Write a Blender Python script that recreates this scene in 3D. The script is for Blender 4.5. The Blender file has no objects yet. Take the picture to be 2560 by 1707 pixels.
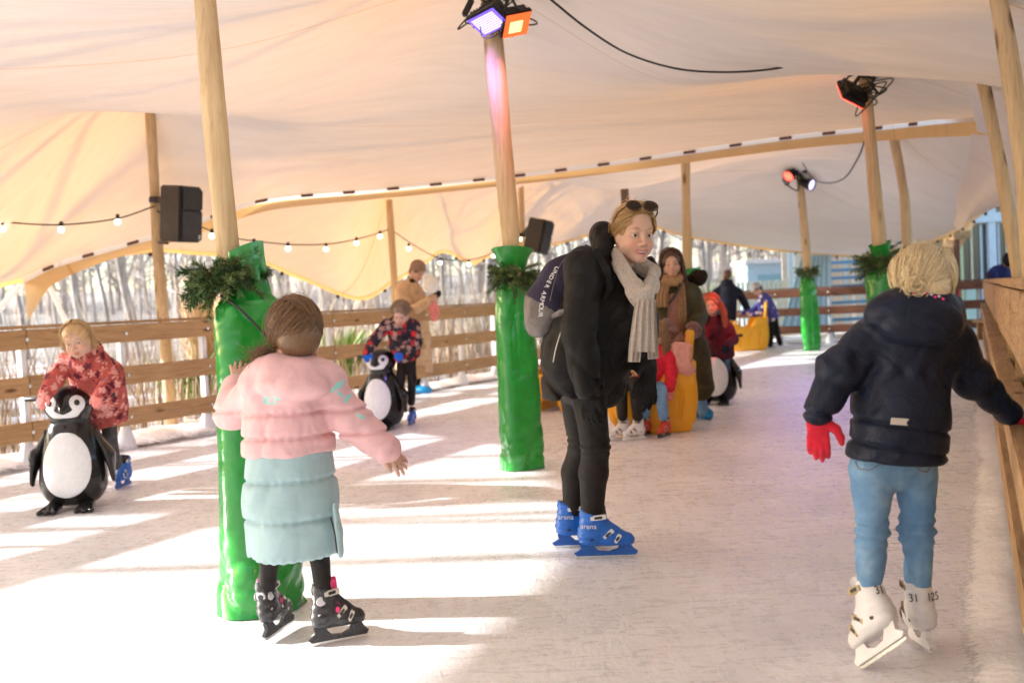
import bpy, bmesh, math, random
import numpy as np
from mathutils import Vector, Matrix
rad = math.radians
rng = np.random.default_rng(7)
random.seed(7)
scene = bpy.context.scene
COL = scene.collection

# ------------------------------------------------------------------ camera, sky, sun, exposure
F_PX, CX, CY = 2489.0, 1280.0, 853.5
PITCH, ROLL, EYE = rad(2.26), rad(2.8), 1.2
_f = Vector((0, math.cos(PITCH), -math.sin(PITCH)))
_u0 = Vector((0, math.sin(PITCH), math.cos(PITCH)))
_r0 = Vector((1, 0, 0))
_r = math.cos(ROLL) * _r0 - math.sin(ROLL) * _u0
_u = math.sin(ROLL) * _r0 + math.cos(ROLL) * _u0
CAM = Vector((0, 0, EYE))
cd = bpy.data.cameras.new("camera")
cam = bpy.data.objects.new("camera", cd)
COL.objects.link(cam)
cam.matrix_world = Matrix(((_r.x, _u.x, -_f.x, 0), (_r.y, _u.y, -_f.y, 0), (_r.z, _u.z, -_f.z, EYE), (0, 0, 0, 1)))
cd.sensor_width = 36.0
cd.lens = 36.0 * F_PX / 2560.0
cd.clip_start, cd.clip_end = 0.05, 2000
cd.dof.use_dof = True
cd.dof.focus_distance = 4.2
cd.dof.aperture_fstop = 2.4
scene.camera = cam

SUN_EL = rad(18.5)
SUN_TO = Vector((-0.99, 0.1, 0)).normalized() * math.cos(SUN_EL) + Vector((0, 0, math.sin(SUN_EL)))
world = bpy.data.worlds.new("World")
scene.world = world
world.use_nodes = True
nt = world.node_tree
sky = nt.nodes.new("ShaderNodeTexSky")
sky.sky_type = 'NISHITA'
sky.sun_disc = False
sky.sun_elevation = SUN_EL
sky.sun_rotation = math.atan2(SUN_TO.x, SUN_TO.y)
sky.air_density, sky.dust_density, sky.ozone_density = 1.0, 1.2, 1.2
bg = nt.nodes["Background"]
nt.links.new(sky.outputs[0], bg.inputs[0])
bg.inputs[1].default_value = 0.15
sl = bpy.data.lights.new("sun", 'SUN')
sl.energy, sl.angle, sl.color = 5.0, rad(0.6), (1.0, 0.97, 0.93)
so = bpy.data.objects.new("sun", sl)
COL.objects.link(so)
so.rotation_euler = SUN_TO.to_track_quat('Z', 'Y').to_euler()
so.location = (-30, 3, 10)
vs = scene.view_settings
vs.view_transform, vs.look, vs.gamma, vs.use_curve_mapping = 'Standard', 'None', 1.0, False
vs.exposure = 1.6
scene.cycles.use_denoising = True
scene.cycles.max_bounces = 8
scene.cycles.diffuse_bounces = 5
scene.cycles.transmission_bounces = 6
scene.cycles.transparent_max_bounces = 12
scene.cycles.sample_clamp_indirect = 6.0
scene.cycles.caustics_reflective = False
scene.cycles.caustics_refractive = False


def W(px, py, d):
    """world point seen at photo pixel (px, py) at distance d along +Y"""
    v = _f * F_PX + _r * (px - CX) + _u * (CY - py)
    return CAM + v * (d / v.y)


def G(px, py, z=0.0):
    v = _f * F_PX + _r * (px - CX) + _u * (CY - py)
    return CAM + v * ((z - EYE) / v.z)


def arr(v):
    return np.array((v[0], v[1], v[2]), dtype=np.float64)


# ------------------------------------------------------------------ materials
def hexlin(r, g, b):
    f = lambda c: c / 12.92 if c <= 0.04045 else ((c + 0.055) / 1.055) ** 2.4
    return (f(r / 255), f(g / 255), f(b / 255))


def newmat(name, base=(0.5, 0.5, 0.5), rough=0.6, metal=0.0, spec=0.5):
    m = bpy.data.materials.new(name)
    m.use_nodes = True
    b = m.node_tree.nodes["Principled BSDF"]
    b.inputs["Base Color"].default_value = (*base, 1)
    b.inputs["Roughness"].default_value = rough
    b.inputs["Metallic"].default_value = metal
    b.inputs["Specular IOR Level"].default_value = spec
    return m, m.node_tree, b


def node(nt, typ, **kw):
    n = nt.nodes.new(typ)
    for k, v in kw.items():
        if k.startswith('i_'):
            n.inputs[k[2:].replace('_', ' ')].default_value = v
        else:
            setattr(n, k, v)
    return n


def coords(nt, scale=(1, 1, 1), rot=(0, 0, 0), kind="Object"):
    tc = node(nt, "ShaderNodeTexCoord")
    mp = node(nt, "ShaderNodeMapping")
    mp.inputs["Scale"].default_value = scale
    mp.inputs["Rotation"].default_value = rot
    nt.links.new(tc.outputs[kind], mp.inputs[0])
    return mp.outputs[0]


def noise_out(nt, vec, scale=5, detail=4, rough=0.6, dist=0.0):
    n = node(nt, "ShaderNodeTexNoise")
    n.inputs["Scale"].default_value = scale
    n.inputs["Detail"].default_value = detail
    n.inputs["Roughness"].default_value = rough
    n.inputs["Distortion"].default_value = dist
    nt.links.new(vec, n.inputs["Vector"])
    return n.outputs["Fac"]


def ramp(nt, fac, stops):
    r = node(nt, "ShaderNodeValToRGB")
    els = r.color_ramp.elements
    while len(els) < len(stops):
        els.new(0.5)
    for e, (p, c) in zip(els, stops):
        e.position = p
        e.color = (*c, 1) if len(c) == 3 else c
    nt.links.new(fac, r.inputs[0])
    return r.outputs[0]


def bump(nt, b, fac, strength=0.3, dist=0.02):
    n = node(nt, "ShaderNodeBump")
    n.inputs["Strength"].default_value = strength
    n.inputs["Distance"].default_value = dist
    nt.links.new(fac, n.inputs["Height"])
    nt.links.new(n.outputs[0], b.inputs["Normal"])
    return n


def fabric(name, base, rough=0.75, var=0.25, wr=14, bs=0.35, fine=220, sheen=0.0, dist=0.012):
    """woven cloth: mottled colour, soft creases and a fine weave in the bump"""
    m, nt, b = newmat(name, base, rough, 0, 0.3 if max(base) > 0.1 else 0.18)
    sheen = sheen if max(base) > 0.1 else 0.0
    v = coords(nt)
    n1 = noise_out(nt, v, wr, 2.5, 0.45, 0.8)
    lo = tuple(c * (1 - var) for c in base)
    hi = tuple(min(1, c * (1 + var)) for c in base)
    nt.links.new(ramp(nt, n1, [(0.3, lo), (0.7, hi)]), b.inputs["Base Color"])
    n2 = noise_out(nt, v, fine, 2, 0.5)
    mx = node(nt, "ShaderNodeMath", operation='MULTIPLY_ADD')
    nt.links.new(n2, mx.inputs[0])
    mx.inputs[1].default_value = 0.12
    nt.links.new(n1, mx.inputs[2])
    bump(nt, b, mx.outputs[0], bs, dist)
    b.inputs["Sheen Weight"].default_value = sheen
    return m


def plastic(name, base, rough=0.3, var=0.08, scuff=0.3):
    m, nt, b = newmat(name, base, rough, 0, 0.5)
    v = coords(nt)
    n1 = noise_out(nt, v, 9, 6, 0.65)
    nt.links.new(ramp(nt, n1, [(0.3, tuple(c * (1 - var) for c in base)), (0.7, tuple(min(1, c * (1 + var)) for c in base))]), b.inputs["Base Color"])
    nt.links.new(ramp(nt, noise_out(nt, v, 30, 5, 0.7), [(0.35, (rough * 0.7,) * 3), (0.75, (min(1, rough + scuff),) * 3)]), b.inputs["Roughness"])
    bump(nt, b, noise_out(nt, v, 60, 3), 0.05, 0.004)
    return m


def vcol_mat(name, rough=0.6, spec=0.4, bs=0.2, scale=60, sss=0.0, dist=0.006, sheen=0.0):
    """colours come from the mesh's own 'col' attribute (surface pattern only)"""
    m, nt, b = newmat(name, (0.5, 0.5, 0.5), rough, 0, spec)
    a = node(nt, "ShaderNodeAttribute", attribute_name="col")
    v = coords(nt)
    n1 = noise_out(nt, v, scale, 4, 0.6)
    mix = node(nt, "ShaderNodeMix", data_type='RGBA', blend_type='MULTIPLY')
    mix.inputs["Factor"].default_value = 0.35
    nt.links.new(a.outputs["Color"], mix.inputs["A"])
    nt.links.new(ramp(nt, n1, [(0.25, (0.7, 0.7, 0.7)), (0.7, (1, 1, 1))]), mix.inputs["B"])
    nt.links.new(mix.outputs["Result"], b.inputs["Base Color"])
    bump(nt, b, n1, bs, dist)
    b.inputs["Sheen Weight"].default_value = sheen
    if sss:
        b.inputs["Subsurface Weight"].default_value = sss
        b.inputs["Subsurface Radius"].default_value = (0.012, 0.005, 0.003)
    return m


def wood(name, a, b_, c, axis=0, scale=1.0, rough=0.7, bs=0.4, seedoff=0.0):
    """sawn board: long grain along local axis, knots, weathering"""
    m, nt, b = newmat(name, a, rough, 0, 0.25)
    oi = node(nt, "ShaderNodeObjectInfo")
    tc = node(nt, "ShaderNodeTexCoord")
    add = node(nt, "ShaderNodeVectorMath", operation='ADD')
    mul = node(nt, "ShaderNodeVectorMath", operation='SCALE')
    comb = node(nt, "ShaderNodeCombineXYZ")
    for k in range(3):
        nt.links.new(oi.outputs["Random"], comb.inputs[k])
    nt.links.new(comb.outputs[0], mul.inputs[0])
    mul.inputs["Scale"].default_value = 37.0 + seedoff
    nt.links.new(tc.outputs["Object"], add.inputs[0])
    nt.links.new(mul.outputs[0], add.inputs[1])
    mp = node(nt, "ShaderNodeMapping")
    s = [14 * scale] * 3
    s[axis] = 0.9 * scale
    mp.inputs["Scale"].default_value = s
    nt.links.new(add.outputs[0], mp.inputs[0])
    n1 = noise_out(nt, mp.outputs[0], 3.0, 6, 0.65, 1.2)
    col = ramp(nt, n1, [(0.25, c), (0.5, a), (0.75, b_)])
    n2 = noise_out(nt, add.outputs[0], 1.3 * scale, 3, 0.5)
    mix = node(nt, "ShaderNodeMix", data_type='RGBA', blend_type='MULTIPLY')
    mix.inputs["Factor"].default_value = 0.6
    nt.links.new(col, mix.inputs["A"])
    nt.links.new(ramp(nt, n2, [(0.3, (0.62, 0.6, 0.58)), (0.65, (1, 1, 1))]), mix.inputs["B"])
    # knots
    mp2 = node(nt, "ShaderNodeMapping")
    s2 = [7 * scale] * 3
    s2[axis] = 2.2 * scale
    mp2.inputs["Scale"].default_value = s2
    nt.links.new(add.outputs[0], mp2.inputs[0])
    vo = node(nt, "ShaderNodeTexVoronoi")
    vo.inputs["Scale"].default_value = 1.0
    nt.links.new(mp2.outputs[0], vo.inputs["Vector"])
    mix2 = node(nt, "ShaderNodeMix", data_type='RGBA', blend_type='MULTIPLY')
    mix2.inputs["Factor"].default_value = 0.85
    nt.links.new(mix.outputs["Result"], mix2.inputs["A"])
    nt.links.new(ramp(nt, vo.outputs["Distance"], [(0.07, (0.22, 0.15, 0.1)), (0.17, (1, 1, 1))]), mix2.inputs["B"])
    nt.links.new(mix2.outputs["Result"], b.inputs["Base Color"])
    bump(nt, b, n1, bs, 0.006)
    return m


def emit(name, color, strength):
    m = bpy.data.materials.new(name)
    m.use_nodes = True
    nt = m.node_tree
    nt.nodes.remove(nt.nodes["Principled BSDF"])
    e = node(nt, "ShaderNodeEmission")
    e.inputs[0].default_value = (*color, 1)
    e.inputs[1].default_value = strength
    nt.links.new(e.outputs[0], nt.nodes["Material Output"].inputs[0])
    return m


# ------------------------------------------------------------------ objects
def root_loc(o):
    p = np.zeros(3)
    while o is not None:
        p = p + np.array(o.location)
        o = o.parent
    return p


def mesh_obj(name, V, Fc, mat, parent=None, smooth=True, col=None, loc=None, matidx=None, local=False):
    """one mesh object; V in world coordinates when parent chain has plain locations"""
    V = np.asarray(V, dtype=np.float64).reshape(-1, 3)
    off = np.zeros(3)
    if local:
        pass
    elif parent is not None:
        off = root_loc(parent)
    elif loc is not None:
        off = np.array(loc, dtype=np.float64)
    me = bpy.data.meshes.new(name)
    if isinstance(Fc, np.ndarray):
        n, k = Fc.shape
        me.vertices.add(len(V))
        me.vertices.foreach_set("co", (V - off).astype(np.float32).ravel())
        me.loops.add(n * k)
        me.loops.foreach_set("vertex_index", Fc.astype(np.int32).ravel())
        me.polygons.add(n)
        me.polygons.foreach_set("loop_start", np.arange(0, n * k, k, dtype=np.int32))
        me.update(calc_edges=True)
    else:
        me.from_pydata([tuple(v) for v in (V - off)], [], [tuple(f) for f in Fc])
        me.update()
    if smooth:
        me.polygons.foreach_set("use_smooth", np.ones(len(me.polygons), dtype=bool))
    if col is not None:
        at = me.color_attributes.new("col", 'FLOAT_COLOR', 'POINT')
        c4 = np.ones((len(V), 4), dtype=np.float32)
        c4[:, :3] = col
        at.data.foreach_set("color", c4.ravel())
    mats = mat if isinstance(mat, (list, tuple)) else [mat]
    for m in mats:
        me.materials.append(m)
    if matidx is not None:
        me.polygons.foreach_set("material_index", np.asarray(matidx, dtype=np.int32))
    o = bpy.data.objects.new(name, me)
    COL.objects.link(o)
    if parent is not None:
        o.parent = parent
    elif loc is not None:
        o.location = loc
    return o


def tag(o, label=None, cat=None, group=None, kind=None):
    if label: o["label"] = label
    if cat: o["category"] = cat
    if group: o["group"] = group
    if kind: o["kind"] = kind
    return o


def thing(name, label, cat, loc=(0, 0, 0), group=None):
    o = bpy.data.objects.new(name, None)
    COL.objects.link(o)
    o.location = loc
    o.empty_display_size = 0.1
    return tag(o, label, cat, group)


class MB:
    """collects boxes, bars and tubes into one mesh"""
    def __init__(s):
        s.v, s.f, s.m = [], [], []
        s.n = 0

    def add(s, V, Fc, mi=0):
        s.v.append(np.asarray(V, dtype=np.float64).reshape(-1, 3))
        for f in Fc:
            s.f.append(tuple(int(i) + s.n for i in f))
            s.m.append(mi)
        s.n += len(s.v[-1])
        return s

    def box(s, c, size, R=None, bev=0.0, mi=0):
        hx, hy, hz = (np.asarray(size) / 2)
        if bev <= 0:
            P = np.array([(x, y, z) for x in (-hx, hx) for y in (-hy, hy) for z in (-hz, hz)])
            Fc = [(0, 1, 3, 2), (4, 6, 7, 5), (0, 4, 5, 1), (2, 3, 7, 6), (0, 2, 6, 4), (1, 5, 7, 3)]
        else:
            bm = bmesh.new()
            bmesh.ops.create_cube(bm, size=1.0, matrix=Matrix.Diagonal((2 * hx, 2 * hy, 2 * hz, 1)))
            bmesh.ops.bevel(bm, geom=bm.edges[:], offset=bev, segments=2, affect='EDGES')
            bm.verts.ensure_lookup_table()
            P = np.array([v.co[:] for v in bm.verts])
            Fc = [[v.index for v in f.verts] for f in bm.faces]
            bm.free()
        if R is not None:
            P = P @ np.asarray(R).T
        return s.add(P + np.asarray(c), Fc, mi)

    def beam(s, a, b, w, h, up=(0, 0, 1), bev=0.0, mi=0):
        a, b = arr(a), arr(b)
        x = b - a
        L = np.linalg.norm(x)
        x = x / L
        z = np.asarray(up, dtype=float)
        z = z - x * z.dot(x)
        z /= np.linalg.norm(z)
        y = np.cross(z, x)
        return s.box((a + b) / 2, (L, w, h), np.stack([x, y, z], 1), bev, mi)

    def tube(s, pts, r, n=10, cap=True, mi=0):
        P = np.array([arr(p) for p in pts])
        r = np.broadcast_to(np.asarray(r, dtype=float), (len(P),))
        T = np.gradient(P, axis=0)
        T /= np.linalg.norm(T, axis=1)[:, None] + 1e-12
        ref = np.array((0, 0, 1.0)) if abs(T[0][2]) < 0.9 else np.array((1.0, 0, 0))
        u = ref - T[0] * ref.dot(T[0])
        u /= np.linalg.norm(u)
        V = []
        ang = np.linspace(0, 2 * np.pi, n, endpoint=False)
        for i in range(len(P)):
            u = u - T[i] * u.dot(T[i])
            u /= np.linalg.norm(u) + 1e-12
            w = np.cross(T[i], u)
            V.append(P[i] + r[i] * (np.cos(ang)[:, None] * u + np.sin(ang)[:, None] * w))
        V = np.concatenate(V)
        Fc = []
        for i in range(len(P) - 1):
            for k in range(n):
                k2 = (k + 1) % n
                Fc.append((i * n + k, i * n + k2, (i + 1) * n + k2, (i + 1) * n + k))
        if cap:
            Fc.append(tuple(range(n - 1, -1, -1)))
            Fc.append(tuple((len(P) - 1) * n + k for k in range(n)))
        return s.add(V, Fc, mi)

    def lathe(s, prof, c, axis=(0, 0, 1), n=20, mi=0):
        """prof: list of (radius, height) along axis from point c"""
        c, ax = arr(c), arr(axis)
        ax = ax / np.linalg.norm(ax)
        ref = np.array((0, 0, 1.0)) if abs(ax[2]) < 0.9 else np.array((1.0, 0, 0))
        u = np.cross(ref, ax)
        u /= np.linalg.norm(u)
        w = np.cross(ax, u)
        ang = np.linspace(0, 2 * np.pi, n, endpoint=False)
        V, Fc = [], []
        for (r, h) in prof:
            V.append(c + ax * h + max(r, 1e-4) * (np.cos(ang)[:, None] * u + np.sin(ang)[:, None] * w))
        for i in range(len(prof) - 1):
            for k in range(n):
                k2 = (k + 1) % n
                Fc.append((i * n + k, i * n + k2, (i + 1) * n + k2, (i + 1) * n + k))
        Fc.append(tuple(range(n - 1, -1, -1)))
        Fc.append(tuple((len(prof) - 1) * n + k for k in range(n)))
        return s.add(np.concatenate(V), Fc, mi)

    def build(s, name, mat, parent=None, smooth=False, loc=None, local=False):
        return mesh_obj(name, np.concatenate(s.v), s.f, mat, parent, smooth, loc=loc, local=local, matidx=s.m if isinstance(mat, (list, tuple)) else None)


def spline(pts, n=40):
    """Catmull-Rom through points"""
    P = np.array([arr(p) for p in pts])
    P = np.concatenate([2 * P[:1] - P[1:2], P, 2 * P[-1:] - P[-2:-1]])
    seg = len(P) - 3
    out = []
    for t in np.linspace(0, seg, n):
        i = min(int(t), seg - 1)
        f = t - i
        p0, p1, p2, p3 = P[i:i + 4]
        out.append(0.5 * ((2 * p1) + (-p0 + p2) * f + (2 * p0 - 5 * p1 + 4 * p2 - p3) * f * f + (-p0 + 3 * p1 - 3 * p2 + p3) * f ** 3))
    return np.array(out)


def frame(x, zhint=(0, 0, 1)):
    """rotation whose columns are x (given), y, z (near zhint)"""
    x = arr(x) / np.linalg.norm(arr(x))
    z = arr(zhint)
    z = z - x * z.dot(x)
    z /= np.linalg.norm(z)
    return np.stack([x, np.cross(z, x), z], 1)


def rotz(a):
    c, s = math.cos(a), math.sin(a)
    return np.array([[c, -s, 0], [s, c, 0], [0, 0, 1.0]])


def rotx(a):
    c, s = math.cos(a), math.sin(a)
    return np.array([[1.0, 0, 0], [0, c, -s], [0, s, c]])


def roty(a):
    c, s = math.cos(a), math.sin(a)
    return np.array([[c, 0, s], [0, 1.0, 0], [-s, 0, c]])


# ------------------------------------------------------------------ sculpting: distance field -> one continuous surface
class Sculpt:
    def __init__(s, res, margin=0.05):
        s.res, s.mg = res, margin
        s.ops = []
        s.lo, s.hi = np.full(3, 1e9), np.full(3, -1e9)

    def _bb(s, lo, hi, grow=True):
        if grow:
            s.lo = np.minimum(s.lo, lo)
            s.hi = np.maximum(s.hi, hi)

    def cap(s, a, b, ra, rb, k=0.02, puff=None, flat=None, cut=False, off=0.0):
        """tapered limb from a to b; puff=(spacing, depth) quilted rings; flat=(normal, ratio)"""
        a, b = arr(a), arr(b)
        r = max(ra, rb) + (puff[1] if puff else 0)
        s._bb(np.minimum(a, b) - r, np.maximum(a, b) + r, not cut)
        s.ops.append(('cap', a, b, ra, rb, k, puff, flat, cut, off, np.minimum(a, b) - r, np.maximum(a, b) + r))
        return s

    def chain(s, pts, rads, k=0.02, puff=None, flat=None):
        off = 0.0
        for i in range(len(pts) - 1):
            s.cap(pts[i], pts[i + 1], rads[i], rads[i + 1], k, puff, flat, off=off)
            off += float(np.linalg.norm(arr(pts[i + 1]) - arr(pts[i])))
        return s

    def ell(s, c, r, R=None, k=0.02, cut=False):
        c, r = arr(c), np.array(r, dtype=float)
        m = r.max()
        s._bb(c - m, c + m, not cut)
        s.ops.append(('ell', c, r, np.eye(3) if R is None else np.asarray(R), k, cut, c - m, c + m))
        return s

    def box(s, c, size, R=None, rd=0.01, k=0.02, cut=False):
        c, h = arr(c), np.array(size, dtype=float) / 2
        m = np.linalg.norm(h)
        s._bb(c - m, c + m, not cut)
        s.ops.append(('box', c, h, np.eye(3) if R is None else np.asarray(R), rd, k, cut, c - m, c + m))
        return s

    def plane(s, p, n, k=0.01):
        """keep the side that n points away from"""
        n = arr(n)
        s.ops.append(('plane', arr(p), n / np.linalg.norm(n), k))
        return s

    def isect(s, c, r, R=None, k=0.004):
        s.ops.append(('iell', arr(c), np.array(r, dtype=float), np.eye(3) if R is None else np.asarray(R), k))
        return s

    def disp(s, fn):
        """fn(P) -> outward offset in metres"""
        s.ops.append(('disp', fn))
        return s

    def run(s, smooth=2):
        res = s.res
        lo = s.lo - 3 * res
        n = np.ceil((s.hi + 3 * res - lo) / res).astype(int) + 1
        ax = [(lo[i] + res * np.arange(n[i])).astype(np.float32) for i in range(3)]
        Fd = np.full(n, 1.0, dtype=np.float32)
        for op in s.ops:
            if op[0] in ('cap', 'ell', 'box'):
                bl, bh = op[-2] - s.mg, op[-1] + s.mg
                i0 = np.clip(np.floor((bl - lo) / res).astype(int), 0, n)
                i1 = np.clip(np.ceil((bh - lo) / res).astype(int) + 1, 0, n)
                if (i1 <= i0).any():
                    continue
                sub = tuple(slice(i0[i], i1[i]) for i in range(3))
                X = ax[0][sub[0]][:, None, None]
                Y = ax[1][sub[1]][None, :, None]
                Z = ax[2][sub[2]][None, None, :]
                if op[0] == 'cap':
                    _, a, b, ra, rb, k, puff, flat, cut, off = op[:10]
                    d = (b - a)
                    L2 = max(d.dot(d), 1e-12)
                    px, py, pz = X - a[0], Y - a[1], Z - a[2]
                    t = np.clip((px * d[0] + py * d[1] + pz * d[2]) / L2, 0, 1)
                    qx, qy, qz = px - t * d[0], py - t * d[1], pz - t * d[2]
                    q2 = qx * qx + qy * qy + qz * qz
                    r = ra + (rb - ra) * t
                    if puff:
                        ph = (off + t * math.sqrt(L2)) / puff[0]
                        r = r + puff[1] * (np.abs(np.sin(np.pi * ph)) ** 0.6 - 0.5)
                    if flat is not None:
                        fn = arr(flat[0])
                        c = qx * fn[0] + qy * fn[1] + qz * fn[2]
                        q2 = q2 + c * c * (1 / flat[1] ** 2 - 1)
                        D = (np.sqrt(np.maximum(q2, 0)) - r) * min(1.0, flat[1] ** 0.5)
                    else:
                        D = np.sqrt(q2) - r
                elif op[0] == 'ell':
                    _, c, r, R, k, cut = op[:6]
                    px, py, pz = X - c[0], Y - c[1], Z - c[2]
                    l = [R[0, i] * px + R[1, i] * py + R[2, i] * pz for i in range(3)]
                    k0 = np.sqrt((l[0] / r[0]) ** 2 + (l[1] / r[1]) ** 2 + (l[2] / r[2]) ** 2)
                    k1 = np.sqrt((l[0] / r[0] ** 2) ** 2 + (l[1] / r[1] ** 2) ** 2 + (l[2] / r[2] ** 2) ** 2) + 1e-9
                    D = k0 * (k0 - 1) / k1
                    D = np.where(k0 < 0.05, -r.min(), D)
                else:
                    _, c, h, R, rd, k, cut = op[:7]
                    px, py, pz = X - c[0], Y - c[1], Z - c[2]
                    q = [np.abs(R[0, i] * px + R[1, i] * py + R[2, i] * pz) - (h[i] - rd) for i in range(3)]
                    D = np.sqrt(sum(np.maximum(x, 0) ** 2 for x in q)) + np.minimum(np.maximum(np.maximum(q[0], q[1]), q[2]), 0) - rd
                D = D.astype(np.float32)
                cur = Fd[sub]
                if cut:
                    hh = np.maximum(k - np.abs(cur + D), 0) / k
                    Fd[sub] = np.maximum(cur, -D) + hh * hh * k * 0.25
                else:
                    hh = np.maximum(k - np.abs(cur - D), 0) / k
                    Fd[sub] = np.minimum(cur, D) - hh * hh * k * 0.25
            elif op[0] == 'iell':
                _, c, r, R, k = op
                px, py, pz = ax[0][:, None, None] - c[0], ax[1][None, :, None] - c[1], ax[2][None, None, :] - c[2]
                l = [R[0, i] * px + R[1, i] * py + R[2, i] * pz for i in range(3)]
                k0 = np.sqrt(sum((l[i] / r[i]) ** 2 for i in range(3)))
                k1 = np.sqrt(sum((l[i] / r[i] ** 2) ** 2 for i in range(3))) + 1e-9
                D = (k0 * (k0 - 1) / k1).astype(np.float32)
                hh = np.maximum(k - np.abs(Fd - D), 0) / k
                Fd = np.maximum(Fd, D) + hh * hh * k * 0.25
            elif op[0] == 'plane':
                _, p, nn, k = op
                D = ((ax[0][:, None, None] - p[0]) * nn[0] + (ax[1][None, :, None] - p[1]) * nn[1] + (ax[2][None, None, :] - p[2]) * nn[2]).astype(np.float32)
                hh = np.maximum(k - np.abs(Fd - D), 0) / k
                Fd = np.maximum(Fd, D) + hh * hh * k * 0.25
            else:
                I = np.argwhere(np.abs(Fd) < 0.045)
                P = lo + I * res
                Fd[I[:, 0], I[:, 1], I[:, 2]] -= op[1](P).astype(np.float32)
        return surface_nets(Fd, lo, res, smooth)

    def build(s, name, mat, parent=None, col=None, smooth=2, loc=None):
        V, Q = s.run(smooth)
        c = col(V) if callable(col) else col
        return mesh_obj(name, V, Q, mat, parent, True, col=c, loc=loc)


def surface_nets(Fd, lo, res, smooth):
    S = Fd < 0
    n = Fd.shape
    c = np.zeros((n[0] - 1, n[1] - 1, n[2] - 1), dtype=np.uint8)
    for dx in (0, 1):
        for dy in (0, 1):
            for dz in (0, 1):
                c += S[dx:n[0] - 1 + dx, dy:n[1] - 1 + dy, dz:n[2] - 1 + dz]
    act = (c > 0) & (c < 8)
    I = np.argwhere(act)
    idx = np.full(c.shape, -1, dtype=np.int64)
    idx[act] = np.arange(len(I))
    acc = np.zeros((len(I), 3))
    cnt = np.zeros(len(I))
    corners = [(0, 0, 0), (1, 0, 0), (0, 1, 0), (1, 1, 0), (0, 0, 1), (1, 0, 1), (0, 1, 1), (1, 1, 1)]
    vals = [Fd[I[:, 0] + a, I[:, 1] + b, I[:, 2] + d] for a, b, d in corners]
    for i, j in [(0, 1), (2, 3), (4, 5), (6, 7), (0, 2), (1, 3), (4, 6), (5, 7), (0, 4), (1, 5), (2, 6), (3, 7)]:
        m = (vals[i] < 0) != (vals[j] < 0)
        t = vals[i][m] / (vals[i][m] - vals[j][m])
        p = np.array(corners[i]) + t[:, None] * (np.array(corners[j]) - np.array(corners[i]))
        acc[m] += p
        cnt[m] += 1
    V = lo + res * (I + acc / np.maximum(cnt, 1)[:, None])
    quads = []
    for axis in range(3):
        o1, o2 = (axis + 1) % 3, (axis + 2) % 3
        sl_a = [slice(None)] * 3
        sl_b = [slice(None)] * 3
        sl_a[axis], sl_b[axis] = slice(0, -1), slice(1, None)
        sl_a[o1] = sl_b[o1] = slice(1, -1)
        sl_a[o2] = sl_b[o2] = slice(1, -1)
        A, B = S[tuple(sl_a)], S[tuple(sl_b)]
        for sgn, M in ((1, A & ~B), (0, ~A & B)):
            E = np.argwhere(M)
            if not len(E):
                continue
            E[:, o1] += 1
            E[:, o2] += 1
            q = []
            for d1, d2 in ((-1, -1), (0, -1), (0, 0), (-1, 0)):
                C = E.copy()
                C[:, o1] += d1
                C[:, o2] += d2
                q.append(idx[C[:, 0], C[:, 1], C[:, 2]])
            q = np.stack(q, 1)
            quads.append(q if sgn else q[:, ::-1])
    Q = np.concatenate(quads)
    if smooth:
        e = np.concatenate([Q[:, [0, 1]], Q[:, [1, 2]], Q[:, [2, 3]], Q[:, [3, 0]]])
        for _ in range(smooth):
            a = np.zeros_like(V)
            k = np.bincount(e[:, 0], minlength=len(V)).astype(float)
            for ax_ in range(3):
                a[:, ax_] = np.bincount(e[:, 0], weights=V[e[:, 1], ax_], minlength=len(V))
            V = 0.5 * V + 0.5 * a / np.maximum(k, 1)[:, None]
    return V, Q


def waves(seed, freqs, amp, ani=(1, 1, 1)):
    """smooth pseudo-random field: sum of sines in random directions"""
    r = np.random.default_rng(seed)
    terms = []
    for f in freqs:
        for _ in range(4):
            d = r.normal(size=3) * np.array(ani)
            d = d / np.linalg.norm(d) * f
            terms.append((d, r.uniform(0, 6.28), amp / len(freqs) / 2 * (freqs[0] / f) ** 0.7))
    def fn(P):
        o = np.zeros(len(P))
        for d, ph, a in terms:
            o += a * np.sin(P @ d + ph + 0.7 * np.sin(P @ d[[1, 2, 0]] * 0.6))
        return o
    return fn


def folds(seed, fr, amp, dirn=(0, 0, 1), ani=0.3, sharp=3.0, region=None):
    """creased cloth: narrow valleys between soft swells, stretched along dirn"""
    d = np.array(dirn, dtype=float)
    d = d / np.linalg.norm(d)
    w1, w2 = waves(seed, (fr, fr * 1.7), 1.0), waves(seed + 50, (fr * 2.3, fr * 3.6), 1.0)

    def fn(P):
        Q = P - d * (P @ d)[:, None] * (1 - ani)
        a = np.clip(1 - np.abs(w1(Q)) * 1.5, 0, 1) ** sharp
        b_ = np.clip(1 - np.abs(w2(Q)) * 1.5, 0, 1) ** sharp
        o = -amp * a - amp * 0.45 * b_ + amp * 0.3
        if region is not None:
            c, r = region
            o = o * np.exp(-(((P - np.array(c)) / r) ** 2).sum(1))
        return o
    return fn


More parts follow.
